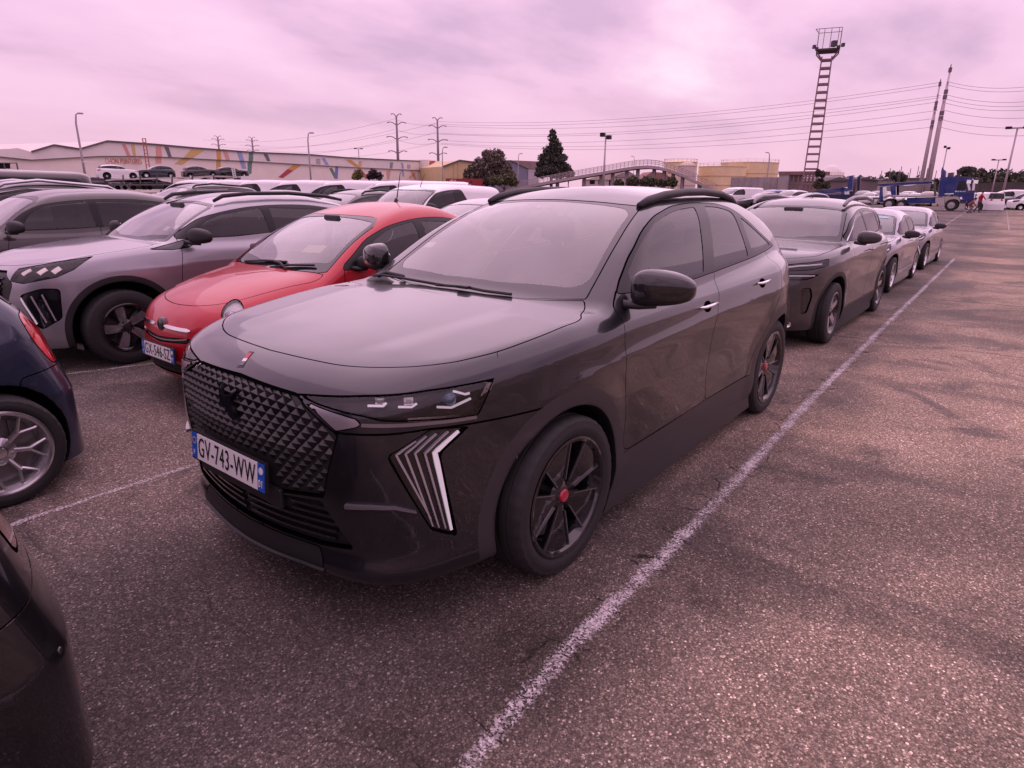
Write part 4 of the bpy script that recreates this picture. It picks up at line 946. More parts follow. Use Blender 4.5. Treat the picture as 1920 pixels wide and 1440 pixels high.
def bridge():
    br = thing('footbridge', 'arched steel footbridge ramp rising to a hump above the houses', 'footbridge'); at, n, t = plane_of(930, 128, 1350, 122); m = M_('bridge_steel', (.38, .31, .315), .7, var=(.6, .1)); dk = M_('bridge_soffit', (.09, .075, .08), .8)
    top = [(936, 349), (980, 341), (1030, 331.5), (1080, 322.5), (1130, 314), (1170, 307), (1195, 303.5), (1215, 302.5), (1235, 304.5), (1255, 310), (1280, 319), (1310, 333), (1345, 350)]
    top = [(x, y+7.5) for x, y in top]; bot = [(x, y+5.5-(2 if x < 960 else 0)) for x, y in top]
    for i in range(len(top)-1):
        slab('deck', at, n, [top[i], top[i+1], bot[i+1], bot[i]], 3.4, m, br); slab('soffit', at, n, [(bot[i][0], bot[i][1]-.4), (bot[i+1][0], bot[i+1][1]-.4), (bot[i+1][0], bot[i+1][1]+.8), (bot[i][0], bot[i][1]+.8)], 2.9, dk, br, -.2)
    for x, y in ((1005, 342), (1042, 337), (1093, 330), (1125, 325), (1147, 321), (1174, 316), (1195, 312), (1226, 312), (1245, 316), (1262, 322), (1280, 328), (1312, 345)):
        a = at(x, y, -1.6); MB().bar(a*np.array((1, 1, 0)), a, .55, .45).build('pier', m, br)
    for k in range(56):
        x = 940+k*7.2; y = np.interp(x, [p[0] for p in top], [p[1] for p in top]); a = at(x, y, -.1); MB().bar(a, a+(0, 0, .95), .06).build('railing_post', m, br)
    for dz in (.35, .65, .95):
        P = [at(x, y, -.1)+np.array((0, 0, dz)) for x, y in top]; MB().tube(P, .03 if dz < .9 else .045, 5).build('railing', m, br); P = [at(x, y, -3.3)+np.array((0, 0, dz)) for x, y in top]; MB().tube(P, .03, 5).build('railing', m, br)
def masts():
    st = M_('tower_steel_hazed', (.26, .17, .175), .6, .4);  # steel colour lightened to stand for distance haze
    # floodlight ladder mast
    tw = thing('floodlight_mast', 'tall ladder-like floodlight mast with a railed platform on top', 'mast'); D = 98.
    T = far(1553, 98, D); Bm = far(1522, 300, D); base = np.array((T[0]*.5+Bm[0]*.5, T[1]*.5+Bm[1]*.5, 0.)); H = T[2]; v = base-np.array(CPOS); v[2] = 0; v /= np.linalg.norm(v); s = np.array((v[1], -v[0], 0)); 
    hw = lambda z: np.interp(z, [0, H], [.85, .56])
    corner = lambda i, j, z: base+s*i*hw(z)+v*j*hw(z)+np.array((0, 0, z))
    for i in (-1, 1):
        for j in (-1, 1): MB().bar(corner(i, j, 0), corner(i, j, H*.97), .105).build('mast_leg', st, tw)
    for k in range(19):
        z = H*.97*(k+.6)/19
        for A, B in (((-1, -1), (1, -1)), ((1, -1), (1, 1)), ((1, 1), (-1, 1)), ((-1, 1), (-1, -1))): MB().bar(corner(*A, z), corner(*B, z), .12, .20).build('cross_bar', st, tw)
    for i in (-1, 1):
        for j in (-1, 1): MB().bar(corner(i, j, H*.95), base+s*i*1.3+v*j*1.3+np.array((0, 0, H)), .12).build('bracket', st, tw)
    MB().box(base+np.array((0, 0, H+.15)), (2.7, 2.7, .2), np.array(Matrix.Rotation(math.atan2(v[1], v[0]), 3, 'Z'))).build('platform', M_('platform_dark', (.06, .05, .055), .8), tw)
    rl = lambda i, j, z=0: base+s*i*1.3+v*j*1.25+np.array((0, 0, H+z))
    for i, j in ((-1, -1), (-.5, -1), (.1, -1), (1, -1), (1, 1), (-1, 1), (.75, -1)): MB().bar(rl(i, j, .2), rl(i, j, 2.5), .06).build('rail_post', st, tw)
    for z in (2.5,):
        for A, B in (((-1.3, -1), (1, -1)), ((1, -1), (1, 1)), ((1, 1), (-1, 1)), ((-1, 1), (-1.3, -1))): MB().bar(rl(*A, z), rl(*B, z), .06).build('top_rail', st, tw)
    for i, z, d in ((-1.25, .5, .4), (1.25, .5, .4), (.45, .7, .65), (-1.0, .25, .35), (.9, .3, .35)): MB().box(rl(i, -1.05, z), (d, d*.8, d), np.array(Matrix.Rotation(math.atan2(v[1], v[0])+.4, 3, 'Z'))).build('floodlight', M_('floodlight_case', (.05, .045, .05), .6), tw)
    # twin tubular pylons
    pm = M_('pylon_galvanised', (.58, .49, .52), .55, .3)
    for (xt, yt, xm, ym, lab, r) in ((1762, 153, 1742, 270, 'shorter left one of the twin tapering pylons behind the blue truck', .55), (1780, 126, 1763, 240, 'taller right one of the twin tapering pylons behind the blue truck', .72)):
        D = 205.; T = far(xt, yt, D); m_ = far(xm, ym, D); b0 = np.array(((T[0]+m_[0])/2, (T[1]+m_[1])/2, 0.)); T[:2] = b0[:2]; p = thing('tubular_pylon', lab, 'pylon', None)
        MB().tube([b0, b0*.4+T*.6, T], [r*1.0, r*.7, r*.28], 14).build('mast', pm, p, smooth=True)
        for f in (.98, .82, .78, .66, .62): q = b0+(T-b0)*f; MB().tube([q-(0, 0, .5), q+(0, 0, .5)], r*(1.08-f*.55), 10).build('collar', M_('pylon_collar', (.16, .12, .14), .6), p)
        vv = b0-np.array(CPOS); vv[2] = 0; vv /= np.linalg.norm(vv)
        for f in (1., .88, .74, .60):
            q = b0+(T-b0)*f; MB().bar(q-vv*4, q+vv*4, .22).build('cross_arm', pm, p)
    # three-armed pylons
    for (x, yb, yt, D, lab, sc) in ((743, 300, 217, 250., 'left one of the two near power pylons over the striped warehouse', 1.), (820, 300, 224, 262., 'right one of the two near power pylons over the striped warehouse', 1.), (408, 285, 257, 420., 'left one of the two small distant pylons over the warehouse roof', 1.), (472, 290, 259, 430., 'right one of the two small distant pylons over the warehouse roof', 1.)):
        p = thing('power_pylon', lab, 'pylon', 'power pylons beyond the warehouse'); b0, T = post(x, yt, D); H = T[2]; vv = b0-np.array(CPOS); vv[2] = 0; vv /= np.linalg.norm(vv); s = np.array((-vv[1], vv[0], 0)); s = s if (s @ AX_R) > 0 else -s
        st2 = M_('pylon_dark', (.22, .17, .19), .7); MB().tube([b0, T], [.65 if D < 300 else .8, .3 if D < 300 else .4], 8).build('mast', st2, p, smooth=True)
        for f, L_ in ((1., 1.9), (.89, 3.4), (.70, 3.8), (.51, 3.4)):
            z = H*f if D < 300 else H*(1-(1-f)*.55)
            for sg in (-1, 1):
                a = T*np.array((1, 1, 0))+np.array((0, 0, z-.4)); P = [a, a+s*sg*L_*.4+np.array((0, 0, .9)), a+s*sg*L_*.7+np.array((0, 0, 1.1)), a+s*sg*L_+np.array((0, 0, .8))]; MB().tube(P, [.20, .16, .14, .22], 6).build('cross_arm', st2, p)
    wires()
    # lamp posts
    lm = M_('lamp_post_steel', (.42, .36, .38), .5, .4)
    def lamp(px, pt, D, lab, kind='arm', side=1, r=.09, grp=None):
        b0, T = post(px, pt, D); p = thing('street_lamp', lab, 'lamp post', 'lamp posts around the lot'); vv = b0-np.array(CPOS); vv[2] = 0; vv /= np.linalg.norm(vv); s = np.array((-vv[1], vv[0], 0)); s = (s if (s @ AX_R) > 0 else -s)*side
        if kind == 'arm':
            L_ = T[2]*.035; MB().tube([b0, T-(0, 0, T[2]*.10)-s*L_, ][:1]+[b0+(T-b0)*.5, b0+(T-b0)*.88, T-(0, 0, T[2]*.02)+s*L_*.4, T+s*L_], [r*1.5, r*1.2, r, r*.8, r*.7], 7).build('pole', lm, p, smooth=True); MB().box(T+s*(L_+.3), (.5, .5, .16)).build('lamp_head', lm, p)
        elif kind == 'tee':
            MB().tube([b0, T], [r*1.6, r], 7).build('pole', lm, p, smooth=True); MB().bar(T-s*.9, T+s*.9, .22, .16).build('cross_arm', lm, p)
            for k in (-1, 1): MB().box(T+s*k*.8+(0, 0, .05), (.6, .6, .25)).build('lamp_head', LAMPBLK, p)
        else:
            MB().tube([b0, T], [r*1.6, r], 7).build('pole', lm, p, smooth=True)
            for k in (-1, 1): MB().box(T+s*k*.45+(0, 0, .1-.35*(k > 0)), (.6, .6, .55)).build('lamp_head', LAMPBLK, p)
    lamp(139, 212, 100, 'slim lamp post in front of the cream gables at the far left', 'arm', 1, .11); lamp(576, 249, 105, 'tall lamp post in front of the striped wall, middle of the warehouse', 'arm', 1, .10); lamp(672, 279, 190, 'short double lamp post behind the roof of the warehouse', 'tee', 1, .13); lamp(829, 276, 118, 'curved lamp post at the right end of the warehouse', 'arm', 1, .08)
    lamp(972, 288, 160, 'curved lamp post in front of the blue grey shed', 'arm', 1, .09); lamp(1136, 254, 100, 'lamp post with twin dark floodlights beside the footbridge', 'twin', 1, .11); lamp(1444, 286, 150, 'slender lamp post in front of the yellow tanks', 'arm', -1, .11); lamp(1908, 240, 95, 'tall double-headed lamp post at the right edge of the lot', 'tee', 1, .085); lamp(1873, 300, 150, 'shorter double-headed lamp post left of the tall one at the right edge', 'tee', 1, .08); lamp(1776, 276, 210, 'distant lamp post just right of the twin pylons', 'twin', 1, .12)
    lamp(1190, 293, 190, 'faint distant lamp post over the crest of the footbridge', 'arm', -1, .08)
def wires():
    m = M_('cable', (.30, .24, .28), .6)
    def wire(a, b, D0, D1, sag, lab):
        A, B = far(*a, D0), far(*b, D1); P = [A+(B-A)*t-np.array((0, 0, sag*4*t*(1-t))) for t in np.linspace(0, 1, 17)]
        o = MB().tube(P, .042, 4, cap=False).build('power_cable', m); tag(o, lab, 'cable', 'power cables across the sky')
    names = ['topmost', 'second', 'third', 'fourth', 'fifth', 'sixth', 'seventh', 'lowest']
    left = [(822, 228), (826, 233), (826, 236), (822, 250), (826, 251.5), (822, 263), (828, 268.5), (824, 270)]
    rgt = [(1766, 154), (1766, 160), (1764, 179), (1763, 183), (1760, 191), (1758, 207), (1754, 222), (1750, 238)]
    for k, (a, b) in enumerate(zip(left, rgt)): wire(a, b, 262, 205, 3.5, names[k]+' cable strung from the warehouse pylons to the twin pylons')
    for k, (a, b) in enumerate([((1780, 154), (2000, 150)), ((1779, 160), (2000, 158)), ((1776, 178), (2000, 180)), ((1775, 186), (2000, 188)), ((1772, 193), (2000, 196)), ((1768, 206), (2000, 212)), ((1765, 224), (2000, 230)), ((1762, 238), (2000, 246))]): wire(a, b, 205, 190, 1.5, names[k]+' cable running off to the right from the twin pylons')
    for k, (a, b) in enumerate([((743, 222), (380, 262)), ((739, 243), (395, 273)), ((740, 262), (410, 283)), ((820, 230), (450, 272)), ((817, 249), (470, 279)), ((818, 268), (480, 290))]): wire(a, b, 255, 425, 4., ['topmost', 'middle', 'lowest', 'upper', 'central', 'bottom'][k]+(' cable slanting down left from the left near pylon' if k < 3 else ' cable slanting down left from the right near pylon'))
    for k, (a, b) in enumerate([((745, 225), (820, 232)), ((746, 244), (818, 249)), ((747, 263), (818, 267))]): wire(a, b, 250, 262, 1., ['upper', 'middle', 'lower'][k]+' short cable between the two near pylons')

# ------------------------------------------------------------------ the big charcoal crossover in front
DS = dict(wb=2.738, rw=.352, ra=.405, xr=(-3.75, 1.06), zt=1.66, ymax=1.0, z0=.15,
    plan=[(1.0, .80), (.75, .865), (.5, .905), (.25, .93), (0, .94), (-.5, .925), (-1.5, .925), (-2.3, .95), (-2.75, .975), (-3.2, .955), (-3.5, .89), (-3.72, .82)],
    sec=[(.15, -.10), (.22, -.035), (.33, -.012), (.45, -.022), (.6, -.018), (.75, -.004), (.88, .0), (.98, -.008), (1.06, -.020), (1.14, -.05), (1.25, -.12)],
    fx=[(.12, .84), (.19, .91), (.235, .965), (.27, .975), (.33, .945), (.42, .955), (.5, .968), (.65, .978), (.80, .972), (.9, .957), (.95, .94), (1.0, .895), (1.05, .83)],
    fp=[(-.2, .012), (0, .0), (.2, .012), (.4, .045), (.55, .076), (.65, .125), (.75, .212), (.83, .36), (.90, .56), (.95, .8)],
    rx=[(.15, -3.54), (.3, -3.66), (.5, -3.70), (.75, -3.68), (.95, -3.65), (1.1, -3.59), (1.25, -3.50)],
    rp=[(-.2, .01), (0, 0), (.3, .02), (.55, .07), (.7, .15), (.8, .26), (.9, .5)],
    deck=[(1.0, .93), (.9, .965), (.82, .998), (.7, 1.02), (.5, 1.045), (.2, 1.075), (-.2, 1.11), (-.5, 1.13), (-1.5, 1.14), (-2.5, 1.175), (-3.0, 1.2), (-3.4, 1.16), (-3.8, 1.05)],
    bot=[(1.1, .17), (.6, .19), (0, .22), (-2.7, .22), (-3.3, .26), (-3.7, .36)],
    crown=.025, kt=.10, kc=.16, flare=.016, flare_d=.2,
    gplan=[(.1, .84), (-.4, .85), (-1., .862), (-1.8, .855), (-2.5, .855), (-3.0, .825), (-3.6, .72)],
    gsec=[(1.0, .02), (1.15, -.005), (1.3, -.075), (1.45, -.16), (1.55, -.225), (1.65, -.30)],
    wx=[(1.0, -.13), (1.1, -.31), (1.3, -.655), (1.45, -.92), (1.56, -1.13), (1.7, -1.42)],
    wp=[(-.2, .004), (0, 0), (.4, .015), (.6, .04), (.75, .075), (.9, .15)],
    roof=[(-.7, 1.50), (-1.05, 1.575), (-1.35, 1.622), (-1.7, 1.645), (-2.1, 1.648), (-2.5, 1.628), (-2.9, 1.572), (-3.2, 1.485), (-3.5, 1.37)],
    gr=[(1.0, -3.67), (1.1, -3.57), (1.25, -3.43), (1.4, -3.23), (1.5, -3.03), (1.6, -2.80)],
    grp=[(-.2, .01), (0, 0), (.4, .03), (.6, .08), (.8, .2)],
    rcrown=.17, kw=.06, kr=.08, krf=.13, kb=.03,
    crease=[crease([(.35, .80), (0, .865), (-.5, .90), (-1.5, .93), (-2.5, .96), (-3.2, .985)], .016, .05, .20), crease([(-.45, .40), (-1.2, .44), (-2.2, .52)], .014, .10, .05)],
    hoodridge=[(.72, -.25, (.40, .52), .007, .09)],
)
DSB = Body(DS)

def lay(seq, n=6): return dens(seq, n)
def build_main():
    PNT = paint('charcoal_paint', (.021, .021, .0255), .6, .30, .02)
    root = empty('parked_car', (0, 0, 0), 0, 'large charcoal crossover with a black diamond grille, nearest car facing us', 'car', 'cars parked in the storage lot')
    P = Panels(DSB, .0175)
    P.cut('hood', 'top', rnd([(.778, -.1, 0), (.778, 0), (.768, .2), (.742, .40), (.69, .535), (.607, .66), (.513, .735), (.327, .797), (.087, .824), (-.172, .828), (-.235, .812, .03), (-.275, .78, .03), (-.37, .745), (-.425, .704, .01), (-.376, .588), (-.315, .395), (-.29, .169), (-.287, 0), (-.287, -.1, 0)], .16, 5), PNT, .003, center=True)
    P.cut('windscreen_border', 'top', [(-.30, -.1), (-.30, 0), (-.305, .169), (-.33, .395), (-.392, .588), (-.437, .705), (-.85, .632), (-1.238, .552), (-1.215, .42), (-1.205, .2), (-1.203, 0), (-1.203, -.1)], FRIT, .004, center=True, elig=lambda C, n: C[:, 2] > 1.09, off=-.002)
    P.cut('windscreen', 'top', rnd([(-.43, -.1, 0), (-.43, .2, .01), (-.475, .60, .06), (-.54, .655, .04), (-1.10, .545, .03), (-1.17, .49, .05), (-1.178, .1, .01), (-1.178, -.1, 0)], .02), WGLASS, 0, center=True, src='windscreen_border', off=-.003)
    dlo = rnd([(-.53, 1.157, .02), (-.60, 1.207, .02), (-.753, 1.304, .05), (-.986, 1.422, .1), (-1.193, 1.488, .08), (-1.495, 1.537, .1), (-1.80, 1.55, .1), (-2.167, 1.543, .1), (-2.381, 1.508, .08), (-2.57, 1.415, .1), (-2.80, 1.30, .1), (-2.97, 1.232, .015), (-2.83, 1.218, .05), (-2.336, 1.188, .1), (-1.698, 1.160, .1), (-1.326, 1.147, .1)], .05, 4)
    P.cut('window_surround', 'side', dlo, PILLAR, .002, elig=lambda C, n: C[:, 2] > 1.1)
    P.cut('front_side_window', 'side', rnd([(-.66, 1.172, .02), (-.665, 1.235, .03), (-.80, 1.315, .05), (-1.0, 1.41, .1), (-1.2, 1.468, .08), (-1.50, 1.515, .1), (-1.785, 1.527, .02), (-1.50, 1.172, .015)], .02), SGLASS, 0, src='window_surround', off=-.003)
    P.cut('rear_side_window', 'side', rnd([(-1.94, 1.527, .015), (-2.15, 1.521, .08), (-2.345, 1.488, .05), (-2.30, 1.206, .02), (-1.67, 1.180, .015)], .02), TGLASS, 0, src='window_surround', off=-.003)
    P.cut('quarter_window', 'side', rnd([(-2.43, 1.452, .02), (-2.56, 1.393, .05), (-2.79, 1.283, .05), (-2.88, 1.243, .02), (-2.39, 1.214, .02)], .02), TGLASS, 0, src='window_surround', off=-.003)
    P.cut('rear_window', 'rear', rnd([(-.1, 1.16, 0), (.55, 1.18, .06), (.47, 1.46, .06), (-.1, 1.50, 0)]), TGLASS, .004, center=True, elig=lambda C, n: (C[:, 0] < -2.8) & (n[:, 1] < .7))
    # fascia
    P.cut('grille', 'front', [(-.1, .933), (0, .933), (.345, .921), (.552, .814), (.476, .564), (.25, .53), (-.1, .53)], BLACK, .004, center=True, off=-.014, elig=lambda C, n: C[:, 0] > .6)
    P.cut('headlight', 45, [(.90, .352, .921), (.795, .59, .947), (.645, .755, .960), (.405, .848, .963), (.488, .841, .842), (.69, .761, .864), (.789, .67, .874), (.821, .62, .887), (.884, .449, .906)], LENS, .003, off=.0)
    P.cut('headlight_trim', 45, [(.898, .366, .912), (.883, .460, .897), (.861, .547, .886), (.837, .608, .875), (.835, .620, .862), (.841, .612, .850), (.879, .540, .828), (.894, .470, .872)], mat('trim_satin_lit', (.36, .34, .36), .30, .7, .6), .002, off=.003)  # facet's skylight painted: pale base, since the face is not tilted up
    P.cut('daytime_light', 45, rnd([(-.07, .746, .015), (.079, .826, .01), (.216, .809, .01), (.108, .731, .02), (.166, .379, .008), (.074, .431, .008)], .01, 4), GLOSSB, .003, off=-.012)
    P.cut('lower_intake', 'front', [(-.1, .515), (.24, .515), (.462, .540), (.562, .362), (.415, .345), (-.1, .338)], BLACK, .003, center=True, off=-.022, elig=lambda C, n: C[:, 0] > .6)
    P.cut('splitter', 'front', [(-.1, .328), (.41, .335), (.44, .29), (.43, .1), (-.1, .1)], BLACK, .003, center=True, elig=lambda C, n: C[:, 0] > .6)
    P.radial('arch_cladding', mat('sill_plastic', (.030, .028, .029), .42), .488)
    P.cut('sill_cladding', 'side', [(-.30, .395), (-1.4, .41), (-2.5, .40), (-2.5, .1), (-.30, .1)], mat('sill_plastic', (.030, .028, .029), .42), .002, elig=lambda C, n: C[:, 2] < .5)
    P.cut('front_bumper', 45, [(-.6, .836), (-.22, .822), (.07, .829), (.377, .806), (.55, .802), (.9, .82), (.9, .1), (-.6, .1)], PNT, .004, elig=lambda C, n: C[:, 0] > .1)
    P.cut('front_door', 'side', rnd([(-.545, 1.17), (-.449, 1.095, .03), (-.457, 1.056, .03), (-.425, .926, .05), (-.459, .724, .1), (-.49, .60, .1), (-.47, .405, .06), (-1.49, .41, .03), (-1.46, .607, .1), (-1.512, .893, .1), (-1.574, .999, .05), (-1.66, 1.175), (-1.3, 1.4)], .02), PNT, .0025, elig=lambda C, n: C[:, 2] < 1.24)
    P.cut('rear_door', 'side', rnd([(-1.65, 1.175), (-1.574, .999, .05), (-1.512, .893, .1), (-1.46, .607, .1), (-1.49, .41, .04), (-2.20, .405, .04), (-2.27, .55, .1), (-2.50, .80, .1), (-2.66, .98, .1), (-2.70, 1.195, .02), (-2.3, 1.4)], .02), PNT, .0025, elig=lambda C, n: C[:, 2] < 1.24)
    P.line(45, [(.405-.0, .848, .963), (.327, .797, 1.041)] and [uv_of(np.array([q]), 45)[0] for q in ((.405, .848, .963), (.37, .83, 1.0), (.327, .797, 1.041))], .004)
    o = P.finish(root, PNT)
    P.liner(root, 1.2)
    # headlights: bezel behind the lens, three modules, light strips
    B = DSB
    for k, s in ((0, 1), (1, -1)):
        lens = o[('headlight', k)]
        d = P.out['headlight']; u, inv = np.unique(d['F'], return_inverse=True); Fc = inv.reshape(-1, 3); V = B.project(P.V[u], 2); g = B.grad(V); g /= np.linalg.norm(g, axis=1, keepdims=True)
        V = V-g*.03; 
        if s < 0: V = V*np.array((1, -1, 1)); Fc = Fc[:, ::-1]
        mesh_np('lamp_bezel', V, Fc, LAMPBLK, lens)
        for c in ((.778, .652, .936), (.714, .725, .936), (.582, .807, .918)):
            q, n = onto(B, [np.array(c)]); q = q[0]-n[0]*.022; m = MB(); big = c[0] < .6
            if big: m.lathe([(0, .014), (.020, .010), (.026, -.002), (.030, -.01)], 18, 'x')
            else: m.box((0, 0, 0), (.02, .032, .028))
            ob = m.build('projector', mat('lamp_glass_blue', (.05, .10, .16), .05, .3, 1.) if big else REFL, lens, smooth=big); ob.location = (q[0], s*q[1], q[2]); ob.rotation_euler = (0, 0, s*math.atan2(n[0][1], n[0][0]))
            if not big:
                m = MB(); m.box((.012, 0, .001), (.006, .018, .016)); m.build('projector_lens', mat('lamp_glass', (.35, .36, .40), .05, .6, 1.), lens).matrix_local = Matrix.Translation((q[0], s*q[1], q[2])) @ Matrix.Rotation(s*math.atan2(n[0][1], n[0][0]), 4, 'Z')
        for st in ([(.812, .627, .918), (.781, .671, .918), (.771, .676, .929)], [(.749, .710, .915), (.714, .741, .912), (.697, .749, .923)], [(.636, .787, .900), (.585, .809, .889), (.507, .832, .908)], [(.570, .803, .948), (.528, .824, .928), (.510, .829, .929)]):
            q, n = onto(B, np.array(lay(st, 4))); q = q*np.array((1, s, 1))
            ribbon('light_strip', q, .008, LED, lens, -.016, B, .006)
        # chevron daytime lights
        drl = o[('daytime_light', k)]
        bl = [[(.565, .820, .798), (.612, .804, .768), (.655, .786, .736), (.592, .800, .407)], [(.606, .805, .807), (.650, .788, .776), (.690, .770, .741), (.617, .791, .424)], [(.648, .788, .807), (.687, .771, .779), (.720, .752, .748), (.642, .781, .436)], [(.682, .772, .805), (.716, .754, .778), (.747, .734, .751), (.664, .772, .447)], [(.715, .754, .793), (.746, .735, .772), (.771, .715, .749), (.671, .770, .480)]]
        for i, st in enumerate(bl):
            st = [np.array(p) for p in st]; pts = dens(st[:3], 4)[:-1]; a, b, c = st[2], st[2]*.985+st[3]*.015, st[3]
            pts += dens([st[2], st[3]], 8); q, n = onto(B, np.array(pts)); q = q*np.array((1, s, 1)); nn = len(q)
            w = np.interp(np.arange(nn), [0, 6, 9, nn-1], ([.010, .016, .020, .010] if i == 0 else [.003, .006, .008, .005]))
            ribbon('light_blade', q, list(w), LED if i == 0 else mat('light_guide', (.42, .41, .43), .2, .4, .5), drl, -.010, B, .008 if i == 0 else .014)
        q, n = onto(B, np.array(lay([(.834, .624, .855), (.767, .709, .855), (.677, .772, .851), (.586, .811, .844), (.495, .839, .838)], 4))); ribbon('headlight_strip', q*np.array((1, s, 1)), .012, mat('trim_satin_grey', (.20, .19, .20), .32, .6, .6), lens, .001, B, .003)
        q, n = onto(B, np.array(lay([(.873, .563, .552), (.827, .647, .558), (.779, .704, .553), (.721, .746, .524)], 5))); nn = len(q)
        ribbon('bumper_winglet', q*np.array((1, s, 1)), list(np.linspace(.015, .004, nn)), mat('trim_satin_grey', (.20, .19, .20), .32, .6, .6), o[('front_bumper', k)], -.004, B, .019)
        for c in ((.719, .745, .489), (.30, .89, .62)):
            q, n = onto(B, [np.array(c)]); m = MB(); m.lathe([(.0, .002), (.009, .002), (.011, -.002)], 12, 'x'); ob = m.build('parking_sensor', PNT, o[('front_bumper', k)]); ob.location = q[0]*np.array((1, s, 1)); ob.rotation_euler = (0, 0, s*math.atan2(n[0][1], n[0][0]))
    # grille studs: one pyramid each, laid out on a slanted lattice
    gr = o[('grille', 0)]
    gp = np.array([(-.345, .921), (0, .931), (.345, .921), (.552, .814), (.476, .564), (.25, .53), (-.25, .53), (-.476, .564), (-.552, .814)])
    me = None; me2 = None; cells = []
    px, pz = .0500, .0325
    for j in range(-2, 16):
        for i in range(-13, 14):
            y = (i+(.5 if j % 2 else 0))*px; z = .905-j*pz*.78-.10*(abs(y)/.55)**2*.25
            cells.append((y, z, j))
    cells = np.array(cells); sd = sdpoly(cells[:, :2], gp); keep = (sd < -.022) & ~((np.abs(cells[:, 0]+.04) < .28) & (cells[:, 1] < .655))
    cells = cells[keep]
    pts, nrm = onto(B, np.stack([np.full(len(cells), .93)-.25*cells[:, 0]**2, cells[:, 0], cells[:, 1]], 1))
    lo = 1.0
    for q, n, c in zip(pts, nrm, cells):
        low = c[1] < .715; k = .8 if low else 1.0  # lower rows: darker material in place of dimmer light
        if (me2 if low else me) is None:
            mb = MB(); a, b = (px*.40, pz*.60) if low else (px*.46, pz*.74); dz = .30*b
            mb.add([(.0, -a, .0), (.0, 0, -b), (.0, a, .0), (.0, 0, b*.95), (.019, -.2*a, dz)], [(0, 1, 4), (1, 2, 4), (2, 3, 4), (3, 0, 4)])
            ob = mb.build('grille_stud', mat('grille_stud_dark', (.005, .005, .005), .35, 0, 0., .3) if low else mat('grille_stud_satin', (.011, .0105, .011), .28, .2, .3), gr)
            if low: me2 = ob.data
            else: me = ob.data
        else: ob = bpy.data.objects.new('grille_stud', me2 if low else me); COL.objects.link(ob); ob.parent = gr
        X = Vector(n).normalized(); Y = Vector((0, 0, 1)).cross(X).normalized(); Z = X.cross(Y); M = Matrix((X, Y, Z)).transposed().to_4x4()
        ob.matrix_local = Matrix.Translation(Vector(q)-X*.013) @ M @ Matrix.Diagonal((k, 1, 1, 1))
    # winged emblem in the grille
    em = MB()
    for poly in ([(-.074, .895), (-.060, .885), (-.030, .835), (.064, .885), (.050, .868), (-.012, .800), (-.045, .815)], [(.020, .845), (.055, .81), (.062, .78), (.048, .770), (.02, .80), (-.005, .79), (.0, .815)]):
        q, n = onto(B, np.array([(.95, y, z) for y, z in poly])); em.prism(q+n*.004, tuple(n[0]*.018))
    em.build('emblem', GLOSSB, gr)
    # coloured flash on the nose
    for nm, a, b, m in (('badge', 0, 1, BLACK), ('badge_stripe', .10, .34, mat('badge_grey', (.12, .10, .11), .3)), ('badge_stripe', .34, .52, mat('badge_white', (.7, .68, .68), .3)), ('badge_stripe', .52, .90, mat('badge_red', (.42, .02, .03), .3))):
        A, Bq, C, D = (np.array(p) for p in ((.896, -.052, .947), (.889, -.015, .952), (.812, -.061, .991), (.815, -.090, .989)))
        ins = .0 if nm == 'badge' else .16
        L0, R0 = A+(D-A)*a, Bq+(C-Bq)*a; L1, R1 = A+(D-A)*b, Bq+(C-Bq)*b
        P4 = [L0+(R0-L0)*ins, L0+(R0-L0)*(1-ins), L1+(R1-L1)*(1-ins), L1+(R1-L1)*ins]
        q, n = onto(B, np.array(P4)); MB().prism(q+n*(.0005 if nm == 'badge' else .0015), tuple(n[0]*.001)).build(nm, m, o[('hood', 0)] if False else root)
    # lower slats
    it = o[('lower_intake', 0)]
    for k, z in enumerate((.375, .407, .439, .471, .503)):
        for s in (1, -1):
            yo = .40+.12*(z-.36)/.17*0+.13-abs(z-.45)*.35; q, n = onto(B, np.array([(.95, y, z+.02*(abs(y) > .3)*(abs(y)-.3)) for y in np.linspace(.02 if k < 1 else .30 if z > .46 else .02, yo, 9)]))
            ribbon('slat', q*np.array((1, s, 1)), .010, GLOSSB, it, -.02, B, .016)
    MB().box((.948, -.035, .50), (.02, .60, .08)).build('plate_carrier', BLACK, it, bevel=.006)
    number_plate(root, (.982, -.045, .585), 'GV-743-WW', -.10, 0, .545, .113, '01')
    q, n = onto(B, np.array([(.95, y, .245) for y in np.linspace(-.45, .45, 19)])); ribbon('splitter_lip', q, .010, BLACK, root, -.004, B, .016)
    wheels(root, DS, .359, .268, .235, .83, 'blade', GLOSSB, GLOSSB, mat('cap_red', (.38, .015, .04), .25, coat=.6), -.02, mat('spoke_bevel', (.28, .27, .28), .25, .9))
    make_mirror(root, (-.64, 1.005, 1.185), GLOSSB, (-.53, .85, 1.115), (.10, .138, .098))
    for s in (1, -1):
        for c, kk in (((-1.41, .919, .992), 'front_door'), ((-2.30, .938, 1.034), 'rear_door')):
            a = np.linspace(0, 2*math.pi, 15)[:-1]; q, n = onto(DSB, np.array([(c[0]+.052*math.cos(t), c[1], c[2]+.034*math.sin(t)) for t in a])); q, n = q*np.array((1, s, 1)), n*np.array((1, s, 1)); q = q+n*.001
            MB().prism(q if s > 0 else q[::-1], tuple(n[0]*.0008)).build('handle_recess_shade', SEAM, o[(kk, 0 if s > 0 else 1)])  # flat black patch stands for the shade inside the handle recess
    dd = {1: o[('front_door', 0)], -1: o[('front_door', 1)]}; rd = {1: o[('rear_door', 0)], -1: o[('rear_door', 1)]}
    handle(root, (-1.41, .919, 1.0), CHROME, .22, dd); handle(root, (-2.30, .938, 1.042), CHROME, .20, rd)
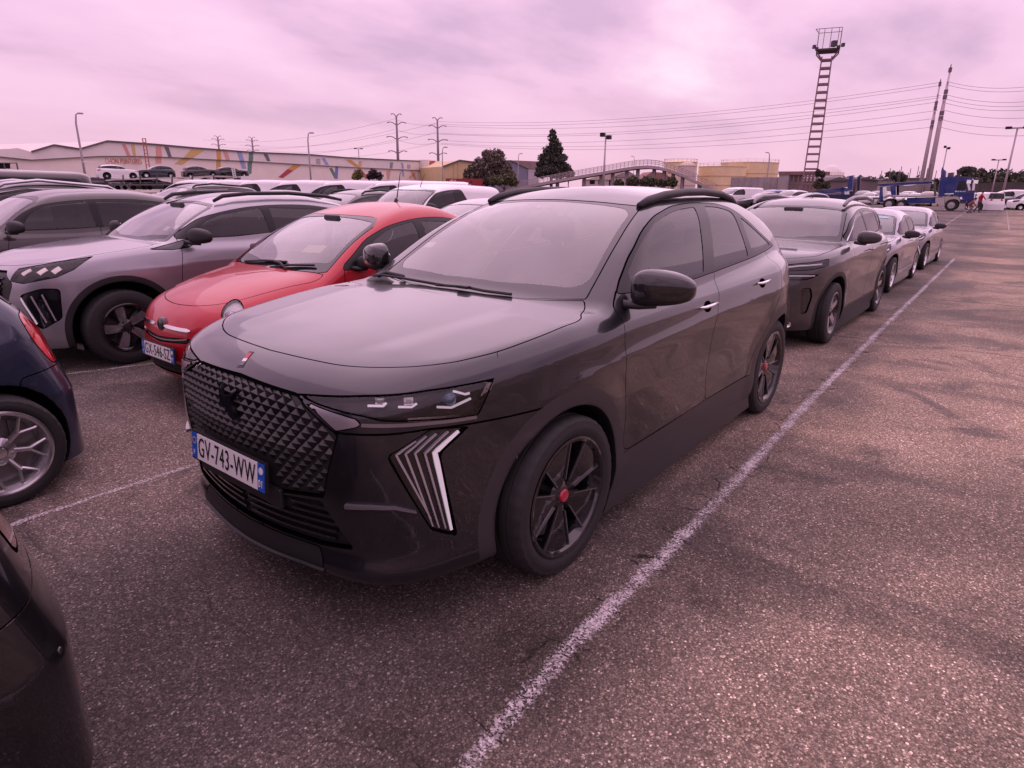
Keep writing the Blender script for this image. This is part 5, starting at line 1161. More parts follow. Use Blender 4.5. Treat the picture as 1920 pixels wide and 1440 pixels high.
    ZR = lambda x: float(DSB.roof(np.array(x)))
    rail(root, [(x, y, ZR(x)-.17*y*y+d) for x, y, d in ((-1.22, .545, -.012), (-1.32, .55, .006), (-1.5, .555, .016), (-1.8, .557, .020), (-2.1, .553, .020), (-2.4, .545, .018), (-2.62, .535, .008), (-2.74, .53, -.012))], .038, .034)
    seat_set(root, -1.35, (.38, -.38), .55, SEATM, (-.86, .38, 1.02), (-.40, -.80, .70, .7, 1.07), (-2.15, .58))
    mb = MB()
    mb.tube([(-.34, -.70, 1.125), (-.345, -.62, 1.135), (-.335, -.45, 1.135), (-.315, -.1, 1.130)], .008, 6); mb.tube([(-.345, -.66, 1.125), (-.36, -.60, 1.150), (-.35, -.45, 1.14)], .012, 6)
    mb.build('wiper', BLACK, root, smooth=True)
    mb = MB(); mb.tube([(-.315, -.16, 1.128), (-.325, .05, 1.135), (-.32, .18, 1.13), (-.335, .34, 1.128)], .008, 6); mb.box((-.305, .05, 1.138), (.03, .07, .014)); mb.build('wiper', BLACK, root)
    mb = MB(); mb.box((-1.05, 0, 1.475), (.14, .16, .04), np.array(Matrix.Rotation(math.radians(30), 3, 'Y')), .7); mb.box((-1.02, 0, 1.43), (.03, .22, .05)); mb.build('inside_mirror', LINER, root, bevel=.012)
    for y0, x0 in ((-.50, -1.10), (-.62, -.66)):
        q, n = onto(B, np.array([(x0, y0, 1.1+(-.30-x0)*.53), (x0, y0+.08, 1.1+(-.30-x0)*.53), (x0-.05, y0+.08, 1.1+(-.25-x0)*.53), (x0-.05, y0, 1.1+(-.25-x0)*.53)])); MB().prism(q-n*.008, tuple(n[0]*.001)).build('windscreen_sticker', mat('paper', (.7, .7, .68), .7), root)
    return root
MAIN = build_main()

# ------------------------------------------------------------------ a parametric car
def spec(p):
    fo, wb, ro, W, zn, zc, xc, zb, zbr, xt, zt = (p[k] for k in ('fo', 'wb', 'ro', 'W', 'zn', 'zc', 'xc', 'zb', 'zbr', 'xt', 'zt'))
    xe = -wb-ro; xr, zr, xb, zk = p['xr'], p['zr'], p['xb'], p['zk']; q = p.get('round', 1.); xm, zm = p['xm'], p['zm']; gw = p.get('gw', W-.075); tum = p.get('tum', 1.)
    S = dict(wb=wb, rw=p['rw'], ra=p['rw']+p.get('rag', .06), xr=(xe-.05, fo+.06), zt=zm+.04, ymax=W+.03, z0=.15, zn=zn,
        plan=[(fo, W-.15*q), (fo-.25, W-.075*q), (fo-.5, W-.03*q), (0, W), (-wb*.5, W-.012), (-wb, W), (-wb-ro*.4, W-.035*q), (-wb-ro*.8, W-.11*q), (xe, W-.17*q)],
        sec=p.get('sec') or [(.15, -.10), (.23, -.035), (.36, -.012), (.5, -.022), (.65, -.008), (.80, 0), (zb-.17, -.006), (zb-.08, -.025), (zb, -.06), (zb+.1, -.13)],
        fx=p.get('fx') or [(.12, fo-.16), (.2, fo-.06), (.3, fo-.005), (.45, fo), (zn-.28, fo), (zn-.12, fo-.02), (zn-.04, fo-.05), (zn+.02, fo-.11), (zn+.08, fo-.2)],
        fp=p.get('fp') or [(-.2, .01), (0, 0), (.25, .015*q), (.45, .055*q), (.6, .125*q), (W-.2, .21*q), (W-.1, .36*q), (W-.03, .56), (W+.02, .8)],
        rx=p.get('rx') or [(.15, xe+.16), (.28, xe+.03), (.45, xe), (.65, xe+.02), (.9, xe+.05), (zk, xe+.09), (zk+.2, xe+.2)],
        rp=p.get('rp') or [(-.2, .01), (0, 0), (.3, .015*q), (.5, .05*q), (.65, .12*q), (W-.13, .24*q), (W-.03, .5)],
        deck=p.get('deck') or [(fo, zn-.05), (fo-.06, zn-.015), (fo-.16, zn+.015), (fo-.4, zn+.02+(zc-zn)*.30), (.1, zn+(zc-zn)*.72), (xc+.1, zc-.004), (xc-.2, zc+.015), (-wb*.5, zb-.015), (-wb, zbr-.02), (xb-.1, zk), (xe, zk-.06)],
        bot=[(fo, p.get('bz', .19)), (0, .2), (-wb, .21), (xe, .32)], crown=p.get('crown', .03), kt=p.get('kt', .09), kc=.16, flare=p.get('flare', .014),
        gplan=[(xc+.3, gw-.03), (xc, gw-.01), (-wb*.4, gw), (-wb*.75, gw-.012), (-wb, gw-.04*q), (xe, gw-.14*q)],
        gsec=[(zb-.15, .02), (zb, .0), (zb+.15, -.055*tum), (zb+.3, -.125*tum), (zm-.1, -.19*tum), (zm, -.25*tum)],
        wx=[(zc-.12, xc+.21), (zc, xc), (zc+(zt-zc)*.5, xc+(xt-xc)*.46), (zt, xt), (zt+.14, xt-.36)], wp=p.get('wp') or [(-.2, .004), (0, 0), (.4, .018), (.6, .05), (.75, .10), (.9, .2)],
        roof=[(xt+.5, zt-.13), (xt, zt+.005), (xt-.25, zt+(zm-zt)*.65), (xm, zm), (xm-.5, zm-.01), (xr+.25, zr+(zm-zr)*.28), (xr, zr), (xr-.35, zr-.16)],
        gr=[(zk-.15, xb-.05), (zk, xb), (zk+(zr-zk)*.6, xb+(xr-xb)*.55), (zr, xr), (zr+.12, xr+.3)], grp=[(-.2, .01), (0, 0), (.4, .03), (.6, .08), (.8, .2)],
        rcrown=p.get('rcrown', .14), kw=.06, kr=.09, krf=p.get('krf', .12), kb=.03)
    S.update(p.get('over', {})); S['crease'] = p.get('crease', []); S['p'] = p
    return S
def gen_panels(B, p, pm, h, doors=4, far_=False, clad=None, trimm=PILLAR):
    """Windows, doors, lamps and seams of a parametric car."""
    S = B.S; fo, wb, ro, W, zn, zc, xc, zb, zbr, xt, zt = (p[k] for k in ('fo', 'wb', 'ro', 'W', 'zn', 'zc', 'xc', 'zb', 'zbr', 'xt', 'zt')); xr, zr, xb, zk = p['xr'], p['zr'], p['xb'], p['zk']
    P = Panels(B, h); gap = 0 if far_ else .003
    gw = p.get('gw', W-.075); wb_ = lambda y: float(B.wp(np.array(y))); xB = p.get('xB', xt-.55-.0); yb = gw-.10; yt = gw-.24*p.get('tum', 1.)
    P.cut('windscreen_border', 'top', [(xc+.04, -.1), (xc+.04, .2), (xc+.02-wb_(.6), .6), (xc-.0-wb_(yb), yb), (xt-.04-wb_(yt), yt), (xt-.02-wb_(.2), .2), (xt-.02, -.1)], FRIT, gap and .004, center=True, elig=lambda C, n: (C[:, 2] > zc-.03) & (n[:, 0] > .3))
    P.cut('windscreen', 'top', rnd([(xc-.05, -.1, 0), (xc-.05, .2, .01), (xc-.09-wb_(yb-.06), yb-.05, .05), (xt+.05-wb_(yt-.05), yt-.035, .05), (xt+.02, -.1, 0)], .02), WGLASS, 0, center=True, src='windscreen_border', off=-.003)
    xs = np.linspace(xt-.03, p.get('xd', xr+.2), 7); dr = p.get('drop', .085)
    top = [(x, float(B.roof(np.array(x)))-dr-S['rcrown']*.30, .1) for x in xs]
    fl = [(xc-.16, zb+.012, .02), (xc-.19, zb+.055, .03), ((xc+xt)/2-.12, (zb+zt)/2+.015, .1)]
    dlo = rnd(fl+top+[(p.get('xd', xr+.2)-.16, (zr+zbr)/2-.06, .1), (p.get('xd', xr+.2)-p.get('xdl', .28), zbr+.03, .03), (-wb*.8, zbr+.005, .1), (-wb*.45, zb+.008, .1)], .05, 4)
    P.cut('window_surround', 'side', dlo, trimm, gap and .002, elig=lambda C, n: C[:, 2] > zb-.05)
    tz = lambda x: float(B.roof(np.array(x)))-dr-S['rcrown']*.30-.022
    P.cut('front_side_window', 'side', rnd([(xc-.36, zb+.022, .03), (xc-.37, zb+.08, .04), ((xc+xt)/2-.17, (zb+zt)/2-.01, .1), (xt-.05, tz(xt-.05), .08), (xB+.06, tz(xB), .02), (xB+.03, zb+.024, .02)], .02), SGLASS, 0, src='window_surround', off=-.003)
    xD = p.get('xD', -wb+.10)
    rear = TGLASS if doors == 4 or p.get('privacy') else SGLASS
    if not p.get('panel'): P.cut('rear_side_window', 'side', rnd([(xB-.04, tz(xB), .02), (xD+.05, tz(xD+.05), .06), (xD-.02, zbr+.028, .03), (xB-.05, zb+.024, .02)], .02), rear, 0, src='window_surround', off=-.003)
    if p.get('quarter'): P.cut('quarter_window', 'side', rnd([(xD-.03, tz(xD), .03), (p.get('xd', xr+.2)-.08, tz(xr+.2)-.05, .06), (p.get('xd', xr+.2)-p.get('xdl', .28)+.06, zbr+.05, .03), (xD-.08, zbr+.03, .02)], .02), rear, 0, src='window_surround', off=-.003)
    P.cut('rear_window', 'rear', rnd([(-.1, zk+.05), (gw-.20, zk+.06, .06), (gw-.30, zr-.05, .06), (-.1, zr-.03)]), TGLASS, gap, center=True, elig=lambda C, n: (C[:, 0] < xr+.3) & (n[:, 1] < .75))
    if p.get('head'): P.cut('headlight', p.get('headth', 45), p['head'], LENS if not far_ else LAMPBLK, gap, elig=lambda C, n: C[:, 0] > -.2)
    if p.get('tail'): P.cut('tail_light', p.get('tailth', 135), p['tail'], REDLENS, gap, elig=lambda C, n: C[:, 0] < -wb*.7)
    for (nm, th, poly, m, off, cen) in p.get('cuts', []): P.cut(nm, th, poly, m, gap, off=off, center=cen)
    if clad:
        P.radial('arch_cladding', clad, p['rw']+p.get('rag', .06)+.06)
        P.cut('sill_cladding', 'side', [(-.3, .36), (-wb+.3, .36), (-wb+.3, .1), (-.3, .1)], clad, 0, elig=lambda C, n: C[:, 2] < .5)
    if not far_:
        P.cut('hood', 'top', rnd(p.get('hood') or [(fo-.14, -.1), (fo-.14, .05), (fo-.165, .25), (fo-.23, .45), (fo-.33, .60), (fo-.48, W-.185), (0, W-.12), (xc+.18, W-.11), (xc+.04, yb+.06), (xc+.03, .6), (xc+.06, .2), (xc+.06, -.1)], .10, 4), pm, .003, center=True, elig=lambda C, n: (C[:, 0] > xc-.1) & (C[:, 2] > zn-.2))
        if doors == 4:
            P.cut('front_door', 'side', rnd([(xc-.17, zb+.02), (xc-.17, zb-.1, .05), (xc-.12, .8, .1), (xc-.13, .55, .1), (xc-.10, .37, .06), (xB+.10, .37, .04), (xB+.06, .6, .1), (xB, zb-.1, .1), (xB-.01, zb+.03), (xB+.3, zb+.3)], .02), pm, .003, elig=lambda C, n: C[:, 2] < zb+.06)
            P.cut('rear_door', 'side', rnd([(xB-.01, zb+.03), (xB, zb-.1, .1), (xB+.06, .6, .1), (xB+.10, .37, .04), (-wb+.50, .37, .04), (-wb+.44, .55, .1), (-wb+.22, .78, .1), (-wb+.06, .95, .1), (-wb+.03, zbr+.03, .03), (xB-.4, zb+.3)], .02), pm, .003, elig=lambda C, n: C[:, 2] < zb+.06)
        else:
            P.cut('front_door', 'side', rnd([(xc-.17, zb+.02), (xc-.15, .8, .1), (xc-.12, .34, .06), (xB+.06, .34, .05), (xB-.02, .7, .1), (xB-.02, zb+.03), (xB+.3, zb+.3)], .02), pm, .003, elig=lambda C, n: C[:, 2] < zb+.06)
    return P
def lamp_inside(P, B, o, s_keys=('headlight', 0), depth=.03, m=None):
    for k, s in ((0, 1), (1, -1)):
        if ('headlight', k) not in o: continue
        d = P.out['headlight']; u, inv = np.unique(d['F'], return_inverse=True); Fc = inv.reshape(-1, 3); V = B.project(P.V[u], 2); g = B.grad(V); g /= np.linalg.norm(g, axis=1, keepdims=True); V = V-g*depth
        if s < 0: V = V*np.array((1, -1, 1)); Fc = Fc[:, ::-1]
        mesh_np('lamp_bezel', V, Fc, m or LAMPBLK, o[('headlight', k)])
def strips(B, seqs, w, m, parents, off, thick, name='light_strip'):
    for k, s in ((0, 1), (1, -1)):
        for st in seqs:
            q, n = onto(B, np.array(dens(st, 4))); ribbon(name, q*np.array((1, s, 1)), w, m, parents[k], off, B, thick)
def joined(P, name, pm, wheelm=None, S=None, parent=None):
    """All panels and plain wheels of a small far car as one mesh."""
    P.put('body_shell', P.F, pm, True); V = []; F = []; N = []; mi = []; mats = []; n0 = 0
    for k, d in P.out.items():
        u, inv = np.unique(d['F'], return_inverse=True); Fc = inv.reshape(-1, 3); X = P.b.project(P.V[u], 2); g = P.b.grad(X, .004); g /= np.maximum(np.linalg.norm(g, axis=1, keepdims=True), 1e-9)
        if d['m'] not in mats: mats.append(d['m'])
        m = mats.index(d['m']); mir = np.array([1, -1, 1])
        for f in (0, 1):
            V.append(X*mir if f else X); N.append(g*mir if f else g); F.append((Fc[:, ::-1] if f else Fc)+n0); mi.append(np.full(len(Fc), m)); n0 += len(X)
    mats += [RUBBER, wheelm or ALU]; yc = S['p']['W']-.10
    for x in (0, -S['wb']):
        for s in (1, -1):
            for r, h, m in ((S['rw'], .2, len(mats)-2), (S['rw']*.66, .206, len(mats)-1)):
                b = MB(); b.lathe([(0, h/2), (r*.9, h/2), (r, h/2-.02), (r, -h/2+.02), (0, -h/2)], 16, 'y', (x, s*yc, S['rw'])); vv = np.array(b.v)
                ff = np.array([q for f in b.f for q in ((f[0], f[1], f[2]), (f[0], f[2], f[3]))]); V.append(vv); d = vv-np.array((x, s*yc, S['rw'])); d[:, 1] *= .6; N.append(d/np.maximum(np.linalg.norm(d, axis=1, keepdims=True), 1e-9)); F.append(ff+n0); mi.append(np.full(len(ff), m)); n0 += len(vv)
    return mesh_np(name, np.concatenate(V), np.concatenate(F), mats, parent, np.concatenate(N), mi=np.concatenate(mi))
def recolor(o, old, new):
    for i, s in enumerate(o.material_slots):
        if s.material == old: s.link = 'OBJECT'; s.material = new
def placed(root, ox, oy, rz=0.): root.location = (ox, oy, 0); root.rotation_euler = (0, 0, rz)
CARG = 'cars parked in the storage lot'
SILVER = paint('silver_paint', (.31, .305, .33), .65, .33, .05)
RED = paint('red_paint', (.40, .003, .016), .15, .35, .025); RED.node_tree.nodes['Principled BSDF'].inputs['Coat Weight'].default_value = .75
NAVY = paint('navy_paint', (.022, .028, .055), .4, .3, .05)
BLK = paint('black_paint', (.004, .004, .005), .0, .3, .012)
GREY = paint('grey_paint', (.036, .034, .036), .5, .34, .07)
WHITE = paint('white_paint', (.78, .78, .77), 0, .35, .05)
BROWN = paint('brown_grey_paint', (.040, .035, .035), .4, .34, .07)

# --- small rounded city car
P5 = dict(bz=.15, fo=.70, wb=2.30, ro=.56, W=.812, zn=.80, zc=.965, xc=-.30, zb=.965, zbr=.985, xt=-1.0, zt=1.41, xm=-1.45, zm=1.485, xr=-2.26, zr=1.385, xb=-2.72, zk=.94, rw=.292, rag=.05, round=1.25, gw=.775, tum=.85, wp=[(-.2, .004), (0, 0), (.4, .012), (.6, .035), (.75, .08), (.9, .16)], xB=-1.42, xd=-2.12, xdl=.10, xD=-2.02, drop=.075, kt=.13, flare=.02, krf=.16, rcrown=.17,
    fx=[(.12, .54), (.19, .62), (.26, .68), (.36, .70), (.5, .695), (.62, .675), (.72, .62), (.80, .50), (.86, .34)],
    rx=[(.15, -2.70), (.26, -2.82), (.4, -2.865), (.55, -2.86), (.68, -2.82), (.85, -2.785), (1.0, -2.71), (1.15, -2.60)],
    deck=[(.70, .70), (.62, .76), (.5, .815), (.35, .86), (.1, .912), (-.15, .945), (-.3, .962), (-.8, .96), (-1.5, .965), (-2.3, .985), (-2.7, .95), (-2.9, .84)],
    fp=[(-.2, .013), (0, 0), (.2, .013), (.4, .058), (.55, .14), (.66, .27), (.74, .43), (.82, .7)],
    rp=[(-.2, .01), (0, 0), (.25, .015), (.45, .06), (.58, .125), (.68, .22), (.75, .35), (.82, .6)],
    hood=[(.53, -.1), (.53, .05), (.50, .25), (.43, .40), (.33, .50), (.15, .575), (-.15, .655), (-.29, .685), (-.335, .675), (-.285, .40), (-.265, .2), (-.255, -.1)],
    tail=rnd([(1.36, .93), (1.435, .93), (1.57, .66), (1.56, .585), (1.49, .60)], .04, 4), tailth=90)
P5['tail'] = rnd([(-2.60, .965, .04), (-2.70, .955, .03), (-2.80, .72, .05), (-2.79, .655, .03), (-2.715, .665, .03), (-2.64, .80, .08)], .03, 4); P5['tailth'] = 'side'
def city_cars():
    a = np.linspace(0, 2*math.pi, 22)[:-1]; out = []
    front = dict(P5); front['head'] = [(.0+.112*math.cos(t)*1.0+.0, .735+.10*math.sin(t)) for t in a]; front['headth'] = 48
    c0 = uv_of(np.array([(.42, .60, .745)]), 48)[0]; front['head'] = [(c0[0]+.078*math.cos(t), .738+.074*math.sin(t)) for t in a]
    front['cuts'] = [('lower_grille', 'front', rnd([(-.1, .335), (.46, .345, .04), (.52, .29, .04), (.42, .255, .03), (-.1, .25)], .02), BLACK, -.02, True),
                     ('upper_grille', 'front', rnd([(-.1, .522), (.34, .548, .01), (.40, .545, .02), (.34, .515, .02), (-.1, .486)], .01), BLACK, -.012, True)]
    S = spec(front); B = Body(S)
    # red, facing us
    r = empty('parked_car', (0, 0, 0), 0, 'small rounded red hatchback between the charcoal crossover and the silver one', 'car', CARG)
    P = gen_panels(B, front, RED, .02, 2); o = P.finish(r, RED); P.liner(r, 1.05)
    lamp_inside(P, B, o, depth=.022, m=mat('lamp_satin', (.55, .53, .53), .35, .3))
    for k, s in ((0, 1), (1, -1)):
        q, n = onto(B, [np.array((.43, .58, .74))]); m = MB(); m.lathe([(0, .02), (.035, .012), (.045, -.004)], 16, 'x'); ob = m.build('projector', mat('lamp_glass', (.35, .36, .40), .05, .6, 1.), o[('headlight', k)], smooth=True)
        p_ = q[0]-n[0]*.028; ob.location = (p_[0], s*p_[1], p_[2]); ob.rotation_euler = (0, -.3, s*math.atan2(n[0][1], n[0][0]))
    for s in (1, -1):
        q, n = onto(B, np.array([(.7, y, .628-.006*y) for y in np.linspace(.075, .40, 9)])); ribbon('nose_trim', q*np.array((1, s, 1)), [.010]+[.026]*7+[.010], CHROME, r, .0, B, .012)
        q, n = onto(B, np.array([(.66, y, .27) for y in np.linspace(.56, .62, 4)])); ribbon('bumper_trim', q*np.array((1, s, 1)), .05, CHROME, r, .0, B, .008)
    q, n = onto(B, np.array([(.7, y, .515+.05*(y/.4)**2) for y in np.linspace(-.36, .36, 15)])); ribbon('grille_trim', q, .007, CHROME, r, .0, B, .006)
    for z in (.268, .288, .308, .326):
        q, n = onto(B, np.array([(.68, y, z) for y in np.linspace(-.42, .42, 13)])); ribbon('slat', q, .009, BLACK, o[('lower_grille', 0)], -.016, B, .012)
    q, n = onto(B, [np.array((.69, .02, .625))]); m = MB(); m.lathe([(0, .016), (.045, .014), (.056, .004), (.056, -.02)], 20, 'x'); m.build('round_badge', mat('badge_dark', (.03, .025, .025), .3, .3, .6), r, smooth=True).location = q[0]-n[0]*.002
    number_plate(r, (.71, .0, .415), 'GX-546-SZ', -.06, 0, .52, .11, '91')
    make_mirror(r, (-.66, .85, 1.03), BLACK, (-.56, .74, .99), (.055, .085, .06)); handle(r, (-1.28, .815, .80), CHROME, .14)
    seat_set(r, -1.25, (.33, -.33), .50, SEATM, (-.80, .33, .95), (-.45, -.78, .60, .6, .98), (-1.95, .55))
    wheels(r, S, .292, .205, .185, .70, 'ten', ALU, ALU, BLACK)
    mb = MB(); mb.tube([(-.30, -.42, .975), (-.33, -.15, 1.0), (-.345, .16, 1.01)], .011, 6); mb.tube([(-.27, .26, .962), (-.32, .10, 1.0), (-.33, 0, 1.006)], .012, 6); mb.build('wiper', BLACK, r, smooth=True)
    mb = MB(); mb.tube([(-.275, .02, .962), (-.32, .25, .995), (-.36, .52, 1.01)], .010, 6); mb.build('wiper', BLACK, r, smooth=True)
    mb = MB(); mb.tube([(-1.72, .0, 1.475), (-1.735, 0, 1.50)], .018, 8); mb.tube([(-1.735, 0, 1.49), (-1.80, 0, 1.76)], [.006, .003], 6); mb.build('aerial', BLACK, r)
    q, n = onto(B, np.array([(-.52, .12, 1.07), (-.54, .36, 1.08), (-.62, .36, 1.14), (-.60, .12, 1.13)])); MB().prism(q-n*.03, (.0, 0, .001)).build('paper_sheet', mat('yellow_paper', (.75, .72, .45), .7), r)
    mb = MB(); mb.box((-.95, 0, 1.345), (.04, .20, .05)); mb.build('inside_mirror', DASH, r, bevel=.012)
    out.append(r); placed(r, -.62, -2.72)
    # navy and black, backs towards us
    for (col, ox, oy, lab, whm, style, rim) in ((NAVY, 1.42, -2.44, 'dark blue small car with silver spoked wheels, its rear corner in frame at left', mat('silver_spoke', (.55, .54, .55), .22, .9), 'multi', .222), (BLK, 2.235, -.03, 'glossy black rear corner of a small car at the bottom left edge', ALU, 'multi', .215)):
        rear = dict(P5); rear.update(gw=.745, sec=[(.15, -.10), (.23, -.035), (.36, -.008), (.5, 0), (.65, 0), (.76, -.014), (.86, -.042), (.965, -.085), (1.06, -.15)]); rear.update(wb=2.36, ro=.50) if col is NAVY else rear.update(wb=2.08, ro=.78, tail=rnd([(-2.69, .95, .03), (-2.745, .94, .02), (-2.83, .74, .04), (-2.82, .70, .02), (-2.765, .71, .03)], .02, 4)); rear['cuts'] = [('rear_bumper', 'side', rnd([(-2.52, .64), (-2.70, .655), (-2.795, .650), (-2.95, .65), (-2.95, .1), (-2.45, .1), (-2.51, .35, .1)], .03), col, 0., False)]
        Sr = spec(rear); B2 = Body(Sr); t = empty('parked_car', (0, 0, 0), 0, lab, 'car', CARG)
        P = gen_panels(B2, rear, col, .02, 2)
        if col is BLK and 'tail_light' in P.out: P.out['tail_light']['m'] = mat('dark_red_lens', (.09, .004, .006), .06, coat=1.)
        o = P.finish(t, col); P.liner(t, 1.05)
        for k, s in ((0, 1), (1, -1)):
            q, n = onto(B2, np.array(dens([(-2.80, .52, .335), (-2.82, .47, .33), (-2.83, .42, .33)], 4))); ribbon('rear_reflector', q*np.array((1, s, 1)), .04, REDLENS, t, .0, B2, .012)
            for y in (.30, .62):
                q, n = onto(B2, [np.array((-2.82, y, .52))]); m = MB(); m.lathe([(0, .001), (.010, .001), (.011, -.003)], 16, 'x'); ob = m.build('parking_sensor', col, t); ob.location = q[0]*np.array((1, s, 1)); ob.rotation_euler = (0, 0, s*math.atan2(n[0][1], n[0][0]))
        wheels(t, Sr, .292, rim, .195, .715, style, whm, whm, CHROME)
        make_mirror(t, (-.68, .86, 1.04), BLACK, (-.58, .73, 1.0), (.07, .10, .075)); handle(t, (-1.28, .815, .80), CHROME, .14)
        seat_set(t, -1.25, (.33, -.33), .50, SEATM, None, (-.45, -.78, .60, .6, .98), (-1.95, .55))
        number_plate(t, (-2.872, 0, .46), 'GT-218-KB' if False else '', 0, math.pi, .5, .10) if False else None
        out.append(t); placed(t, ox+2.30-2.30 if False else ox+2.30, oy)
    return out

# --- other cars of the lot
P8 = dict(fo=.86, wb=2.605, ro=.835, W=.885, zn=.92, zc=1.085, xc=-.42, zb=1.10, zbr=1.15, xt=-1.08, zt=1.475, xm=-1.75, zm=1.545, xr=-2.85, zr=1.44, xb=-3.22, zk=1.10, rw=.345, rag=.075, round=1., xB=-1.62, xD=-2.50, xd=-2.78, quarter=True, privacy=True, crown=.02, tum=.95,
    head=[(.62, .50, .925), (.45, .70, .965), (.22, .835, 1.0), (.36, .84, .90), (.44, .83, .845), (.64, .60, .80), (.71, .50, .82)],
    tail=rnd([(-3.0, 1.06), (-3.45, 1.06), (-3.45, .90), (-3.05, .92)], .03, 4), tailth='side')
P8['head'] = [(.66, .52, .915), (.50, .72, .96), (.25, .855, 1.0), (.40, .855, .90), (.50, .80, .845), (.66, .62, .80), (.72, .52, .82)]
PC = dict(fo=.88, wb=2.73, ro=.89, W=.92, zn=.985, zc=1.13, xc=-.46, zb=1.13, zbr=1.17, xt=-1.15, zt=1.55, xm=-1.8, zm=1.63, xr=-3.15, zr=1.53, xb=-3.45, zk=1.12, rw=.355, rag=.07, round=1.05, xB=-1.68, xD=-2.62, xd=-3.05, quarter=True, privacy=True, tum=.95, crown=.02,
    head=[(.80, .40, .93), (.62, .66, .965), (.30, .875, 1.0), (.33, .885, .93), (.55, .78, .90), (.76, .50, .88)],
    tail=rnd([(-3.2, 1.05), (-3.7, 1.05), (-3.7, .88), (-3.3, .90)], .03, 4), tailth='side')
PH = dict(fo=.83, wb=2.58, ro=.66, W=.87, zn=.80, zc=.985, xc=-.42, zb=.98, zbr=1.02, xt=-1.18, zt=1.365, xm=-1.65, zm=1.435, xr=-2.75, zr=1.33, xb=-3.08, zk=.98, rw=.315, rag=.06, round=1.1, xB=-1.60, xD=-2.42, xd=-2.60, privacy=True, drop=.08,
    head=[(.66, .50, .78), (.48, .70, .83), (.22, .84, .865), (.28, .845, .79), (.40, .80, .72), (.60, .62, .69)],
    tail=rnd([(-2.95, .95), (-3.3, .95), (-3.3, .80), (-3.0, .82)], .03, 4), tailth='side')
PK = dict(fo=.86, wb=2.70, ro=.74, W=.89, zn=1.0, zc=1.14, xc=-.36, zb=1.12, zbr=1.12, xt=-.92, zt=1.58, xm=-1.7, zm=1.68, xr=-3.28, zr=1.63, xb=-3.38, zk=1.1, rw=.32, rag=.07, round=1., gw=.85, xB=-1.55, xd=-1.75, xdl=.1, tum=.55, panel=True, crown=.03, krf=.14, rcrown=.09,
    head=[(.64, .52, 1.0), (.42, .76, 1.03), (.18, .86, 1.05), (.28, .86, .90), (.5, .75, .84), (.66, .56, .83)],
    tail=rnd([(-3.32, 1.4), (-3.5, 1.4), (-3.5, .95), (-3.36, .95)], .03, 4), tailth='side')
PV = dict(fo=.93, wb=3.10, ro=.97, W=.965, zn=1.08, zc=1.24, xc=-.02, zb=1.16, zbr=1.16, xt=-.66, zt=1.68, xm=-1.6, zm=1.80, xr=-3.92, zr=1.76, xb=-4.0, zk=1.1, rw=.34, rag=.08, round=1., gw=.93, xB=-1.32, xd=-1.45, xdl=.06, tum=.5, panel=True, crown=.03, krf=.14, rcrown=.07, drop=.13,
    head=[(.70, .55, 1.02), (.45, .82, 1.08), (.22, .92, 1.1), (.32, .92, .92), (.6, .75, .86), (.72, .6, .85)],
    tail=rnd([(-3.9, 1.5), (-4.2, 1.5), (-4.2, .95), (-3.94, .95)], .03, 4), tailth='side')
